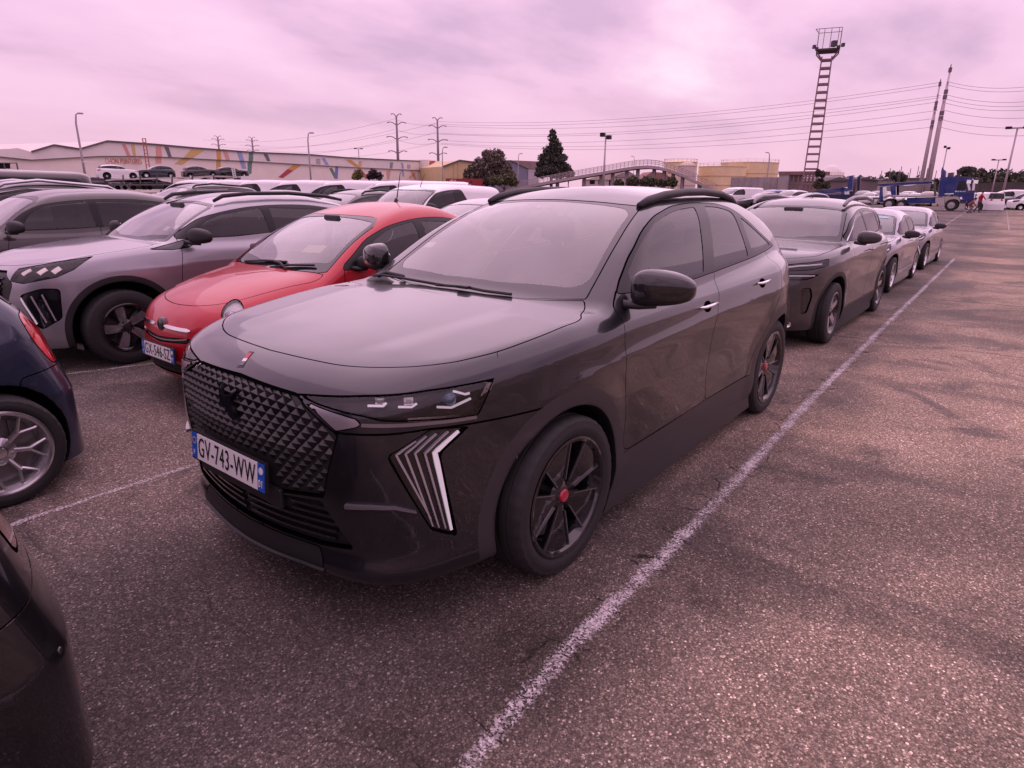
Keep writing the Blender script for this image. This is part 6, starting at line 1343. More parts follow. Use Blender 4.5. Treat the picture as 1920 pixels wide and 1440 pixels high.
def near_silver():
    """Silver crossover beside the red car."""
    S = spec(dict(P8)); S['crease'] = [crease([(.3, .86), (-.6, .88), (-1.5, .90), (-3.1, .96)], .012, .05, .14)]
    B = Body(S); r = empty('parked_car', (0, 0, 0), 0, 'silver crossover with black wheel arches and star wheels, left of the red hatchback', 'car', CARG)
    p = dict(P8); p['cuts'] = [('side_intake', 45, rnd([(-.08, .70, .04), (.10, .755, .03), (.22, .745, .03), (.20, .49, .03), (.05, .40, .03), (-.0, .45, .03)], .02), GLOSSB, -.012, False),
        ('grille', 'front', rnd([(-.1, .885), (.43, .895, .02), (.56, .80, .03), (.50, .62, .03), (.38, .50, .03), (-.1, .48)], .02), BLACK, -.015, True),
        ('fender_trim', 'side', rnd([(-.30, 1.035, .01), (-.50, 1.068, .01), (-.70, 1.115, .01), (-.86, 1.112, .01), (-.66, 1.03, .01), (-.50, 1.02, .01)], .01), GLOSSB, .001, False)]
    P = gen_panels(B, p, SILVER, .02, 4, clad=BLACK); o = P.finish(r, SILVER); P.liner(r, 1.2); lamp_inside(P, B, o)
    for dx, dy, dz in ((0, 0, 0), (-.085, .085, .012), (-.17, .14, .024)):
        strips(B, [[(.635+dx, .575+dy, .85+dz), (.585+dx, .60+dy, .90+dz)]], .040, mat('lamp_inner', (.75, .66, .64), .15, .2, 1., emit=(.9, .8, .75, .10)), [o[('headlight', 0)], o[('headlight', 1)]], -.02, .008, 'lamp_module')
    for k in (0, 1, 2):
        strips(B, [[(.70-.06*k, .60+.055*k, .68+.012*k), (.64-.055*k, .66+.045*k, .45+.01*k)]], .012, mat('light_guide', (.42, .41, .43), .2, .4, .5) if k else LED, [o[('side_intake', 0)], o[('side_intake', 1)]], -.008, .008, 'light_blade')
    gl = o[('grille', 0)]
    for k in range(7):
        z = .86-.052*k; q, n = onto(B, np.array([(.85, y, z) for y in np.linspace(-.47+.012*k, .47-.012*k, 15)])); ribbon('slat', q, .014, GLOSSB, gl, -.014, B, .012)
    for y in np.linspace(-.42, .42, 13):
        q, n = onto(B, np.array([(.85, y, z) for z in np.linspace(.875, .52, 6)])); ribbon('slat', q, .010, GLOSSB, gl, -.014, B, .016)
    wheels(r, S, .345, .222, .215, .775, 'star', GLOSSB, GLOSSB, BLACK, 0, mat('machined_face', (.62, .60, .62), .22, .9))
    make_mirror(r, (-.74, .985, 1.135), BLACK, (-.62, .86, 1.09), (.08, .125, .085)); handle(r, (-1.45, .89, .93), SILVER, .18); handle(r, (-2.35, .89, .97), SILVER, .18)
    rail(r, [(-1.12, .545, 1.455), (-1.22, .558, 1.507), (-1.5, .565, 1.532), (-2.0, .56, 1.535), (-2.5, .545, 1.50), (-2.75, .53, 1.455)], .03, .03)
    seat_set(r, -1.35, (.36, -.36), .56, SEATM, (-.86, .36, 1.0), (-.42, -.80, .66, .7, 1.05), (-2.1, .58))
    mb = MB(); mb.box((-1.0, 0, 1.40), (.05, .24, .07)); mb.build('inside_mirror', DASH, r, bevel=.012)
    for y0, x0 in ((.55, -.66), (.45, -.60)):
        q, n = onto(B, np.array([(x0, y0, 1.2), (x0, y0+.07, 1.2), (x0-.05, y0+.07, 1.24), (x0-.05, y0, 1.24)])); MB().prism(q-n*.008, tuple(n[0]*.001)).build('windscreen_sticker', mat('paper', (.7, .7, .68), .7), r)
    placed(r, -.25, -4.98); return r
def near_grey():
    S = spec(dict(PC)); S['crease'] = [crease([(.3, .95), (-.6, .97), (-1.5, .98), (-3.3, 1.02)], .010, .05, .16)]
    B = Body(S); r = empty('parked_car', (0, 0, 0), 0, 'dark grey family SUV with stacked headlights right behind the charcoal crossover', 'car', CARG)
    p = dict(PC); p['cuts'] = [('lower_lamp', 45, [(.80, .42, .845), (.62, .68, .855), (.44, .80, .835), (.62, .70, .79), (.80, .44, .79)], GLOSSB, -.008, False),
        ('bumper_vent', 45, rnd([(.02, .70, .03), (.14, .70, .03), (.18, .60, .03), (.13, .42, .03), (.05, .42, .03)], .02), GLOSSB, -.012, False),
        ('lower_intake', 'front', rnd([(-.1, .60), (.45, .60, .03), (.50, .36, .03), (-.1, .34)], .02), BLACK, -.02, True)]
    P = gen_panels(B, p, GREY, .025, 4, clad=BLACK); o = P.finish(r, GREY); P.liner(r, 1.25); lamp_inside(P, B, o)
    strips(B, [[(.76, .50, .915), (.60, .70, .94), (.42, .82, .955)], [(.72, .52, .825), (.52, .76, .83)]], .016, mat('light_guide', (.42, .41, .43), .2, .4, .5), [o[('headlight', 0)], o[('headlight', 1)]], -.006, .008)
    for s in (1, -1):
        q, n = onto(B, [np.array((.70, .60, .30))]); m = MB(); m.lathe([(0, .002), (.026, .002), (.032, .006), (.036, -.01)], 14, 'x'); ob = m.build('fog_lamp', REFL, r, smooth=True); ob.location = q[0]*np.array((1, s, 1)); ob.rotation_euler = (0, 0, s*math.atan2(n[0][1], n[0][0]))
    wheels(r, S, .355, .245, .22, .805, 'star', GLOSSB, GLOSSB, BLACK, 0, mat('machined_face', (.62, .60, .62), .22, .9))
    make_mirror(r, (-.74, 1.02, 1.18), GREY, (-.64, .89, 1.13), (.085, .125, .09)); handle(r, (-1.5, .925, 1.0), GREY, .2); handle(r, (-2.5, .925, 1.03), GREY, .2)
    rail(r, [(-1.22, .575, 1.54), (-1.32, .59, 1.60), (-1.6, .60, 1.64), (-2.2, .60, 1.645), (-2.8, .585, 1.60), (-2.98, .575, 1.55)], .04, .035, mat('rail_satin', (.25, .24, .25), .35, .8))
    q, n = onto(B, np.array([(x, .8, z) for x, z in ((-.62, 1.14), (-.9, 1.30), (-1.2, 1.455), (-1.5, 1.50), (-2.1, 1.53), (-2.7, 1.47), (-2.95, 1.36))]))
    for s in (1, -1): ribbon('window_chrome', q*np.array((1, s, 1)), .014, ALU, r, .001, B, .006)
    seat_set(r, -1.4, (.36, -.36), .58, SEATM, (-.9, .36, 1.05), (-.46, -.84, .68, .7, 1.1), (-2.2, .6))
    mb = MB(); mb.box((-1.08, 0, 1.47), (.05, .24, .07)); mb.build('inside_mirror', DASH, r, bevel=.012)
    r.scale = (.945,)*3; placed(r, -5.55, -.10, math.radians(-.6)); return r
def hatchbacks():
    S = spec(dict(PH)); S['crease'] = [crease([(.2, .80), (-.6, .82), (-1.5, .83), (-3.0, .86)], .012, .05, .14)]
    B = Body(S); p = dict(PH); p['cuts'] = [('bumper_lamp', 45, rnd([(.14, .58, .02), (.20, .60, .02), (.26, .40, .02), (.12, .34, .02)], .01), GLOSSB, -.008, False),
        ('lower_intake', 'front', rnd([(-.1, .42), (.45, .42, .03), (.5, .26, .03), (-.1, .24)], .02), BLACK, -.02, True), ('grille', 'front', rnd([(-.1, .74), (.42, .76, .02), (.30, .60, .03), (-.1, .56)], .02), BLACK, -.015, True)]
    r = empty('parked_car', (0, 0, 0), 0, 'nearer of two silver hatchbacks in line, right behind the dark grey SUV', 'car', CARG)
    P = gen_panels(B, p, SILVER, .028, 4); o = P.finish(r, SILVER); P.liner(r, 1.05); lamp_inside(P, B, o, .02)
    strips(B, [[(.62, .60, .72), (.42, .78, .76), (.30, .83, .81)]], .02, LED, [o[('headlight', 0)], o[('headlight', 1)]], -.004, .006)
    strips(B, [[(.52, .78, .58), (.40, .83, .40)]], .02, LED, [o[('bumper_lamp', 0)], o[('bumper_lamp', 1)]], -.004, .006)
    wheels(r, S, .315, .215, .20, .765, 'ten', ALU, ALU, BLACK); make_mirror(r, (-.66, .96, 1.0), BLACK, (-.56, .83, .965), (.08, .12, .08)); handle(r, (-1.42, .865, .86), SILVER, .18); handle(r, (-2.28, .86, .88), SILVER, .18)
    seat_set(r, -1.3, (.35, -.35), .5, SEATM, (-.8, .35, .95), (-.42, -.80, .62, .6, .97), (-2.0, .52))
    q, n = onto(B, np.array([(-1.02, .28, 1.28), (-1.02, .46, 1.28), (-1.09, .46, 1.32), (-1.09, .28, 1.32)])); MB().prism(q+n*.002, tuple(n[0]*.001)).build('windscreen_sticker', mat('cyan_sticker', (.35, .65, .68), .6), r)
    r.scale = (.925,)*3; placed(r, -10.25, -.16, math.radians(-.6))
    r2 = copy_tree(r); r2['label'] = 'farther of two silver hatchbacks in line, last car of the row before the truck'; placed(r2, -14.5, -.14, math.radians(-.6)); r2.scale = (.90,)*3
    for ch in list(r2.children):
        if ch.name.startswith('windscreen_sticker'): bpy.data.objects.remove(ch)
    return r, r2
def plain_car(p, pm, lab, at, rz=0., sc=1., h=.035, group=CARG, rails=None, chrome=None, wheelm=ALU, mir=True, name='parked_car', trimm=PILLAR):
    p = dict(p); S = spec(p); B = Body(S); r = empty(name, (0, 0, 0), 0, lab, 'van' if p.get('panel') else 'car', group)
    P = gen_panels(B, p, pm, h, 4 if not p.get('panel') else 2, trimm=trimm); P.out.setdefault('x', None) if False else None
    o = P.finish(r, pm); P.liner(r, p['zb']+.1); lamp_inside(P, B, o, .02)
    wheels(r, S, p['rw'], p['rw']*.66, .2, p['W']-.11, 'ten', wheelm, wheelm, BLACK)
    W, xc, zb = p['W'], p['xc'], p['zb']
    if mir: make_mirror(r, (xc-.25, W+.10, zb+.055), BLACK, (xc-.16, W-.03, zb), (.08, .12, .085 if not p.get('panel') else .13))
    seat_set(r, xc-.9, (W*.42, -W*.42), .5+.1*(zb-1)*4, SEATM, None, (xc, xc-.38, W-.2, .6, zb), None if p.get('panel') else (xc-1.6, .55))
    if rails:
        zt = lambda x: float(B.roof(np.array(x)))
        rail(r, [(x, .60, zt(x)-S['rcrown']*.36+d) for x, d in ((p['xt']-.1, 0), (p['xt']-.2, .04), (p['xm'], .045), (p['xr']+.25, .04), (p['xr']+.12, 0))], .034, .034, rails)
    if chrome:
        q, n = onto(B, np.array(chrome))
        for s in (1, -1): ribbon('window_chrome', q*np.array((1, s, 1)), .045, CHROME, r, .001, B, .008)
    r.scale = (sc,)*3; placed(r, at[0], at[1], rz); return r
def van_extras(r, p):
    mb = MB(); mb.box((p['xr']+.02, 0, p['zm']-.03), (.10, .30, .06)); mb.build('brake_lamp', BLACK, r)
def lot_cars():
    city_cars(); near_silver(); near_grey(); hatchbacks()
    q = dict(P8); q.update(zm=1.545, zt=1.475, zr=1.43, zb=1.04, zbr=1.07, zc=1.03, rw=.34, tum=.72, xt=-1.0, xr=-2.95)
    plain_car(q, BROWN, 'brown grey crossover with a black door mirror, beyond the bonnet of the silver crossover', (.28, -8.25), rails=None)
    q = dict(PC); q.update(zm=1.66, xr=-3.05)
    plain_car(q, BLK, 'black SUV with thick chrome trim over its side windows', (.25, -10.8), rails=ALU, chrome=[(-.95, .8, 1.36), (-1.2, .75, 1.50), (-1.6, .74, 1.545), (-2.4, .72, 1.54), (-2.75, .74, 1.46), (-3.0, .80, 1.30)])
    q = dict(PV); q.update(zm=1.86, zt=1.70, zr=1.82, xr=-3.55, xb=-3.62, wb=2.95, ro=.75, panel=False, xB=-1.3, xD=-2.6, xd=-3.2, xdl=.15)
    plain_car(q, BROWN, 'dark people carrier with a tall flat roof, behind the chrome trimmed SUV', (.2, -13.5))
    plain_car(PC, GREY, 'dark SUV with a thin chrome window line, seen past the chrome trimmed SUV', (-5.4, -16.2), chrome=[(-1.3, .75, 1.46), (-2.2, .74, 1.505)], rails=BLACK)
    q = dict(PH); q.update(zm=1.49, zt=1.42, zr=1.36)
    plain_car(q, GREY, 'low dark hatchback, only its roof showing over the silver crossover', (-6.2, -13.6))
    plain_car(P8, BROWN, 'grey brown crossover with arched roof rails, past the roof of the red hatchback', (-6.9, -10.9), rails=BLACK, sc=.99)
    k = plain_car(PK, WHITE, 'small white delivery van with its windscreen towards us, above the red hatchback', (-6.75, -8.25)); mb = MB(); mb.tube([(-1.15, .1, 1.60), (-1.30, .1, 1.88)], [.008, .003], 6); mb.build('aerial', BLACK, k)
    plain_car(PH, SILVER, 'silver hatchback with only its windscreen showing between red and charcoal cars', (-5.35, -5.45))
    # the line of white vans farther back
    labs = ['nearest of the white vans in the line, right of the others', 'second white van of the line, counted from the right', 'third white van of the line, counted from the right', 'third white van of the line, counted from the left', 'second white van of the line, counted from the left', 'leftmost white van of the line, below the car transporter']
    v = plain_car(PV, WHITE, labs[0], VANS[0], -.8, group='white vans parked in a line', name='white_van'); van_extras(v, PV)
    for i in range(1, 6):
        c = copy_tree(v); c['label'] = labs[i]; placed(c, VANS[i][0], VANS[i][1], -.8)
VANS = [(-12.0, -15.6-2.7*i) for i in range(6)]
lot_cars()
def leafmat(nm, c):
    m = mat(nm, c, .75); nt = m.node_tree; L = nt.links.new; b = nt.nodes['Principled BSDF']; g = nd(nt, 'ShaderNodeObjectInfo'); a = nd(nt, 'ShaderNodeAttribute', attribute_name='tone')
    s = nd(nt, 'ShaderNodeVectorMath', operation='SCALE'); s.inputs[0].default_value = c; L(a.outputs['Fac'], s.inputs['Scale']); L(s.outputs[0], b.inputs['Base Color']); return m
def crown_mesh(name, blobs, n, size, m, parent, seed=0):
    """Leaf clumps scattered through overlapping uneven volumes."""
    rg = np.random.default_rng(seed); blobs = [(np.asarray(c, float), np.asarray(r, float)) for c, r in blobs]; w = np.array([np.prod(r)**.67 for c, r in blobs]); w /= w.sum(); P = []; T = []
    for (c, r), k in zip(blobs, (w*n).astype(int)):
        q = rg.normal(size=(k, 3)); q /= np.linalg.norm(q, axis=1, keepdims=True); rad = rg.uniform(.35, 1.12, (k, 1))**.7; rad *= 1+.16*np.sin(q[:, :1]*5+c[0])*np.cos(q[:, 1:2]*6+c[1]); P.append(c+q*rad*r); T.append(np.full(k, rg.uniform(.75, 1.25))*rg.uniform(.7, 1.3, k))
    P = np.concatenate(P); T = np.concatenate(T); k = len(P); a = rg.normal(size=(k, 3)); a /= np.linalg.norm(a, axis=1, keepdims=True); b = np.cross(a, rg.normal(size=(k, 3))); b /= np.linalg.norm(b, axis=1, keepdims=True); s = size*rg.uniform(.6, 1.4, (k, 1))
    V = np.stack([P-a*s, P+b*s*.6, P+a*s, P-b*s*.6], 1).reshape(-1, 3); F = np.arange(4*k).reshape(-1, 4); o = mesh_np(name, V, F, m, parent, smooth=False); at = o.data.attributes.new('tone', 'FLOAT', 'FACE'); at.data.foreach_set('value', T.astype(np.float32)); return tag(o, kind='stuff' if parent is None else None)
BARK = mat('bark', (.07, .05, .045), .9)
def tree(label, px, D, pts, n, size, m, trunk=.25, seed=0, name='tree', group='trees beyond the lot'):
    """pts: crown blobs as (px, py, rx_px, ry_px) in the survey photograph, at plan distance D."""
    t = thing(name, label, 'tree', group); sc = D*.93/CF; bl = []
    for x, y, rx, ry in pts: c = far(x, y, D); bl.append((c, (rx*sc, rx*sc, ry*sc)))
    b0 = far(px, 345, D); b0[2] = 0; top = min(p[1] for p in pts); T = far(px, top, D); mb = MB(); mb.tube([b0, b0*.5+T*.5, T*.9+b0*.1], [trunk, trunk*.7, trunk*.2], 7)
    for c, r in bl[:5]: q = b0+(T-b0)*.35; mb.tube([q, c], [trunk*.5, trunk*.15], 5)
    mb.build('trunk', BARK, t); crown_mesh('crown', bl, n, size, m, t, seed); return t
def greenery():
    tree('broad brownish round tree in front of the yellow shed', 912, 128, [(905, 318, 26, 20), (890, 332, 20, 14), (925, 300, 20, 17), (940, 318, 20, 18), (915, 290, 12, 9), (935, 290, 10, 9), (880, 325, 12, 10), (955, 330, 13, 12), (915, 335, 30, 12)], 8000, .27, leafmat('leaf_brown', (.135, .110, .085)), .4, 1)
    tree('low bright green bush at the right foot of the round tree', 945, 120, [(935, 338, 18, 9), (952, 336, 16, 10), (962, 342, 10, 7)], 2600, .22, leafmat('leaf_bright', (.105, .105, .045)), .15, 2, 'bush')
    tree('tall dark poplar-like tree standing left of the footbridge', 1034, 132, [(1036, 258, 8, 13), (1041, 272, 12, 10), (1047, 281, 9, 8), (1027, 283, 9, 9), (1036, 289, 15, 10), (1019, 296, 10, 7), (1053, 296, 10, 8), (1034, 303, 20, 9), (1013, 308, 8, 6), (1057, 311, 9, 8), (1032, 317, 25, 9), (1018, 325, 15, 8), (1046, 326, 16, 9), (1037, 249, 5, 6), (1060, 322, 7, 6)], 8500, .24, leafmat('leaf_dark', (.058, .062, .046)), .35, 3)
    tree('small tree leaning on the tall dark tree, right side', 1066, 138, [(1064, 318, 8, 9), (1068, 326, 9, 8)], 500, .35, leafmat('leaf_brown', (.135, .110, .085)), .12, 4)
    for k, (x, y, rx, ry, lab) in enumerate(((1186, 340, 10, 9, 'green bush between the tall footbridge piers'), (1216, 340, 14, 9, 'green bush below the hump of the footbridge'), (1258, 341, 11, 8, 'green bush at the right of the brown roofed house'), (1160, 343, 8, 6, 'small bush before the pale gabled house'), (1240, 343, 8, 6, 'bush in front of the brown roofed house'))): tree(lab, x, 118, [(x, y, rx, ry), (x+rx*.6, y+2, rx*.6, ry*.8), (x-rx*.7, y+2, rx*.5, ry*.7)], 1200, .2, leafmat('leaf_mid', (.070, .078, .040)), .1, 10+k, 'bush')
    tree('yellow green bush in front of the striped wall', 672, 100, [(672, 327, 8, 8), (667, 331, 7, 6)], 700, .17, leafmat('leaf_yellow', (.16, .15, .05)), .08, 20, 'bush'); tree('dark purple-leaved bush in front of the striped wall', 705, 100, [(700, 326, 9, 8), (710, 330, 8, 7), (695, 331, 8, 6)], 1000, .17, leafmat('leaf_purple', (.035, .022, .028)), .08, 21, 'bush')
    tree('spindly young tree with two leaf clumps beside the light mast', 1536, 92, [(1534, 325, 4.5, 6), (1542, 328, 4.5, 5.5), (1538, 340, 5, 4)], 420, .22, leafmat('leaf_young', (.075, .07, .045)), .08, 22); tree('low green scrub at the foot of the spindly young tree', 1540, 94, [(1536, 347, 9, 5), (1547, 348, 8, 4)], 500, .25, leafmat('leaf_mid', (.07, .078, .04)), .08, 23, 'bush')
    tree('dark ragged tree above the middle of the blue truck deck', 1680, 180, [(1672, 327, 8, 5), (1682, 330, 10, 6), (1690, 334, 9, 6)], 700, .4, leafmat('leaf_dark', (.058, .062, .046)), .2, 24)
    tree('thin dark tree directly behind the truck cab roof', 1812, 170, [(1812, 318, 9, 4), (1805, 322, 7, 5), (1815, 326, 7, 8)], 500, .4, leafmat('leaf_dark', (.058, .062, .046)), .25, 25); tree('pointed conifer right of the thin dark tree', 1823, 175, [(1823, 322, 5, 7), (1823, 332, 8, 8)], 500, .4, leafmat('leaf_mid', (.07, .078, .04)), .25, 26); tree('small leaning pine against the tree line at the right', 1841, 180, [(1840, 322, 5, 4), (1843, 326, 6, 3)], 300, .35, leafmat('leaf_dark', (.058, .062, .046)), .2, 27)
    # far wood as one mass
    bl = []
    for k in range(46): x = 1560+k*9.0+random.uniform(-3, 3); y = 345-(18 if x > 1790 else 8)+random.uniform(-4, 4); c = far(x, y, 300+random.uniform(-15, 25)); hh = c[2]; bl.append((np.array((c[0], c[1], hh*.55)), np.array((4.6, 4.6, hh*.55))))
    for k in range(16): x = 1855+k*8.5; c = far(x, 324+random.uniform(-1.5, 3), 290); bl.append((np.array((c[0], c[1], c[2]*.5)), np.array((4.4, 4.4, c[2]*.52))))
    # belt of trees carried on unseen, added for the dark horizon band in reflections
    rg = random.Random(7)
    for k in range(60):
        a = math.radians(-35+k*2.9+rg.uniform(-.8, .8)); dd = rg.uniform(170, 200); h_ = rg.uniform(6.5, 10.5); bl.append((np.array((CPOS[0]+dd*math.cos(a), CPOS[1]+dd*math.sin(a), h_*.5)), np.array((5.5, 5.5, h_*.52))))
    o = crown_mesh('far_wood', bl, 22000, .75, leafmat('leaf_wood', (.055, .062, .036)), None, 40); tag(o, 'distant belt of green woodland along the right of the horizon', 'woodland', kind='stuff')
    at, n, t = plane_of(1830, 200, 2000, 190); bk = thing('earth_bank', 'dark bank below the woodland at the right', 'bank'); slab('bank', at, n, [(1832, 344), (1870, 341), (2000, 343), (2000, 380), (1832, 380)], 30, mat('bank_earth', (.075, .062, .06), .9, var=(.3, .3)), bk, base0=True)
BLUE = paint('truck_blue', (.014, .032, .17), .1, .35, .05)
def blue_truck():
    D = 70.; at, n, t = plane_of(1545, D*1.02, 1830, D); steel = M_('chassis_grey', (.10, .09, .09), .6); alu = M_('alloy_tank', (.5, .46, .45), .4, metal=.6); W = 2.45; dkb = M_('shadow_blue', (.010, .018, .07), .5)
    tr = thing('car_transporter', 'blue car transporter lorry with an empty sloping deck, at the far right', 'lorry'); S = lambda nm, q, dep, m, out=0., par=tr: slab(nm, at, n, q, dep, m, par, out)
    cab = S('cab', [(1772, 333), (1776, 331.5), (1812, 331), (1822, 334), (1826.5, 340), (1828, 357), (1826, 372), (1820, 377), (1802, 378), (1797, 369), (1790, 364.5), (1781, 365), (1772, 369)], W, BLUE)
    S('side_window', [(1797, 340.5), (1810, 339.5), (1812, 354), (1793, 356)], .03, GLOSSB, .03, cab); S('windscreen', [(1817, 341), (1826, 341), (1827, 356), (1819, 357)], W-.2, GLOSSB, -.1+.16, cab)
    S('sun_visor', [(1793, 330), (1830, 332), (1832, 334.5), (1815, 333), (1793, 332)], W, M_('visor_dark', (.05, .05, .065), .5), .05, cab); S('roof_unit', [(1776, 331), (1777, 324), (1786, 323), (1787, 331)], 1.2, steel, -.5, cab)
    for x in (1815.5, 1826.5): MB().bar(at(x, 343, .3), at(x+(3 if x < 1820 else -1.5), 357, .3), .34, .16).build('mirror', mat('mirror_white', (.72, .72, .74), .4), cab)
    for x in (1817, 1830): MB().box(at(x, 341, .2), (.3, .3, .3)).build('roof_lamp', LED, cab)
    # door lettering kept as small unreadable-sized letters of paint
    mb = MB()
    for k, (w_, h_) in enumerate(((3.2, 3.4), (2.4, 2.2), (1.8, 2.6), (2.4, 3), (2.2, 2.2), (2.0, 2.4), (2.2, 3.2))): x = 1790.5+k*2.95; mb.prism([at(x, 360, .06), at(x+w_*.75, 360, .06), at(x+w_*.75+.8, 360-h_*.8, .06), at(x+.8, 360-h_*.8, .06)], -n*.02)
    mb.build('door_lettering', mat('mirror_white', (.72, .72, .74), .4), cab); S('side_trim', [(1771, 363), (1788, 362.6), (1788, 364), (1771, 364.4)], .05, LED, .04, cab); S('step', [(1800, 369.5), (1804, 369.5), (1804, 373), (1808, 373.5), (1800, 373.5)], .1, LED, .05, cab); S('entry_step', [(1799, 376), (1811, 376), (1811, 382), (1799, 382)], .6, steel, -.1, cab); S('bumper', [(1812, 371), (1826, 370), (1825, 381), (1812, 382)], W-.1, dkb, -.05, cab)
    S('head_tower', [(1759, 369), (1761, 352), (1764, 331), (1765, 318), (1769, 317), (1774, 321), (1772, 352), (1771, 368)], W, BLUE, .05); S('tower_tip', [(1765.5, 318), (1766.5, 313.5), (1768.5, 314), (1769, 318)], .4, dkb)
    S('chassis_beam', [(1700, 371), (1765, 369), (1765, 381), (1700, 382)], W-.5, BLUE, -.15); S('deck_edge', [(1662, 366.5), (1700, 367.5), (1765, 366.5), (1765, 368.5), (1700, 370), (1662, 368.5)], W, M_('deck_grey', (.32, .28, .28), .6)); S('fuel_tank', [(1754, 370.5), (1771, 370), (1770.5, 382), (1754, 382.5)], .8, alu, .02)
    S('upper_deck', [(1640, 347.2), (1655, 344.8), (1690, 342.4), (1747, 339.8), (1748, 344), (1690, 347.6), (1656, 349.2)], W, BLUE); S('deck_plate', [(1637, 347), (1655, 344), (1690, 341.6), (1747, 339.2), (1747, 340), (1690, 342.4), (1655, 344.8)], W, M_('deck_grey', (.32, .28, .28), .6), .03)
    S('rear_post', [(1650, 351), (1655, 350), (1656, 379), (1648, 379)], W, BLUE); S('mid_post', [(1669, 349), (1680, 348), (1680, 366), (1671, 366)], .35, BLUE); S('mid_post', [(1669, 349), (1680, 348), (1680, 366), (1671, 366)], .35, dkb, -2.1)
    S('front_post', [(1750, 341), (1755, 341), (1755, 368), (1751, 368)], .3, steel); S('tail_platform', [(1622, 370.5), (1650, 370), (1650, 373), (1624, 374)], W, steel); S('mudguard', [(1655, 372), (1659, 367.5), (1667, 365.5), (1675, 367), (1679, 372), (1676, 372), (1668, 368), (1659, 372)], .6, M_('deck_grey', (.32, .28, .28), .6), .05)
    for k, x in enumerate(range(1640, 1752, 9)): a = at(x, 346-(x-1640)*.06, -.1 if k % 2 else -2.3); MB().bar(a, a+np.array((0, 0, .95+.25*(k % 3))), .05).build('deck_stanchion', steel, tr)
    for (x, y, r) in ((1667.5, 376.5, .48), (1690.5, 377, .43), (1785, 378, .50)):
        for o_ in (-.02, -2.1):
            c = at(x, y, o_); c[2] = r; b = MB(); R3 = np.array(Matrix.Rotation(math.atan2(n[1], n[0])-math.pi/2, 3, 'Z')); q = MB(); q.lathe([(0, .10), (r*.55, .10), (r*.62, .15), (r*.93, .15), (r, .10), (r, -.15), (0, -.15)], 24, 'y'); b.add([R3 @ np.array(v)+c for v in q.v], q.f); wh = b.build('wheel', RUBBER, tr, smooth=True, auto=True)
            q = MB(); q.lathe([(0, .17), (r*.16, .17), (r*.2, .13), (r*.5, .12), (r*.56, .16), (r*.58, .12)], 20, 'y'); b = MB(); b.add([R3 @ np.array(v)+c for v in q.v], q.f); b.build('rim', M_('truck_rim', (.42, .40, .40), .4, metal=.5), wh, smooth=True, auto=True)
    tl = thing('car_trailer', 'blue transporter trailer with two upright loading ramps behind the lorry', 'trailer'); S2 = lambda nm, q, dep, m, out=0.: slab(nm, at, n, q, dep, m, tl, out)
    S2('trailer_deck', [(1512, 361), (1584, 351.5), (1590, 353), (1590, 358), (1560, 362), (1512, 366)], W, BLUE); S2('lower_frame', [(1505, 367), (1600, 364), (1622, 370), (1622, 375), (1505, 377)], W, dkb); S2('loading_ramp', [(1588, 358), (1592, 330), (1600, 328.5), (1598, 357)], .5, BLUE, .02); S2('loading_ramp', [(1600, 357), (1601, 330), (1606.5, 330), (1605, 357)], .5, dkb, -1.9); S2('trailer_post', [(1576, 352), (1582, 351), (1584, 366), (1578, 366)], W, BLUE)
    for x in (1532, 1548):
        c = at(x, 376, -.05); c[2] = .42; b = MB(); R3 = np.array(Matrix.Rotation(math.atan2(n[1], n[0])-math.pi/2, 3, 'Z')); q = MB(); q.lathe([(0, .1), (.4, .1), (.42, 0), (.42, -2.2), (0, -2.2)], 20, 'y'); b.add([R3 @ np.array(v)+c for v in q.v], q.f); b.build('wheel', RUBBER, tl)
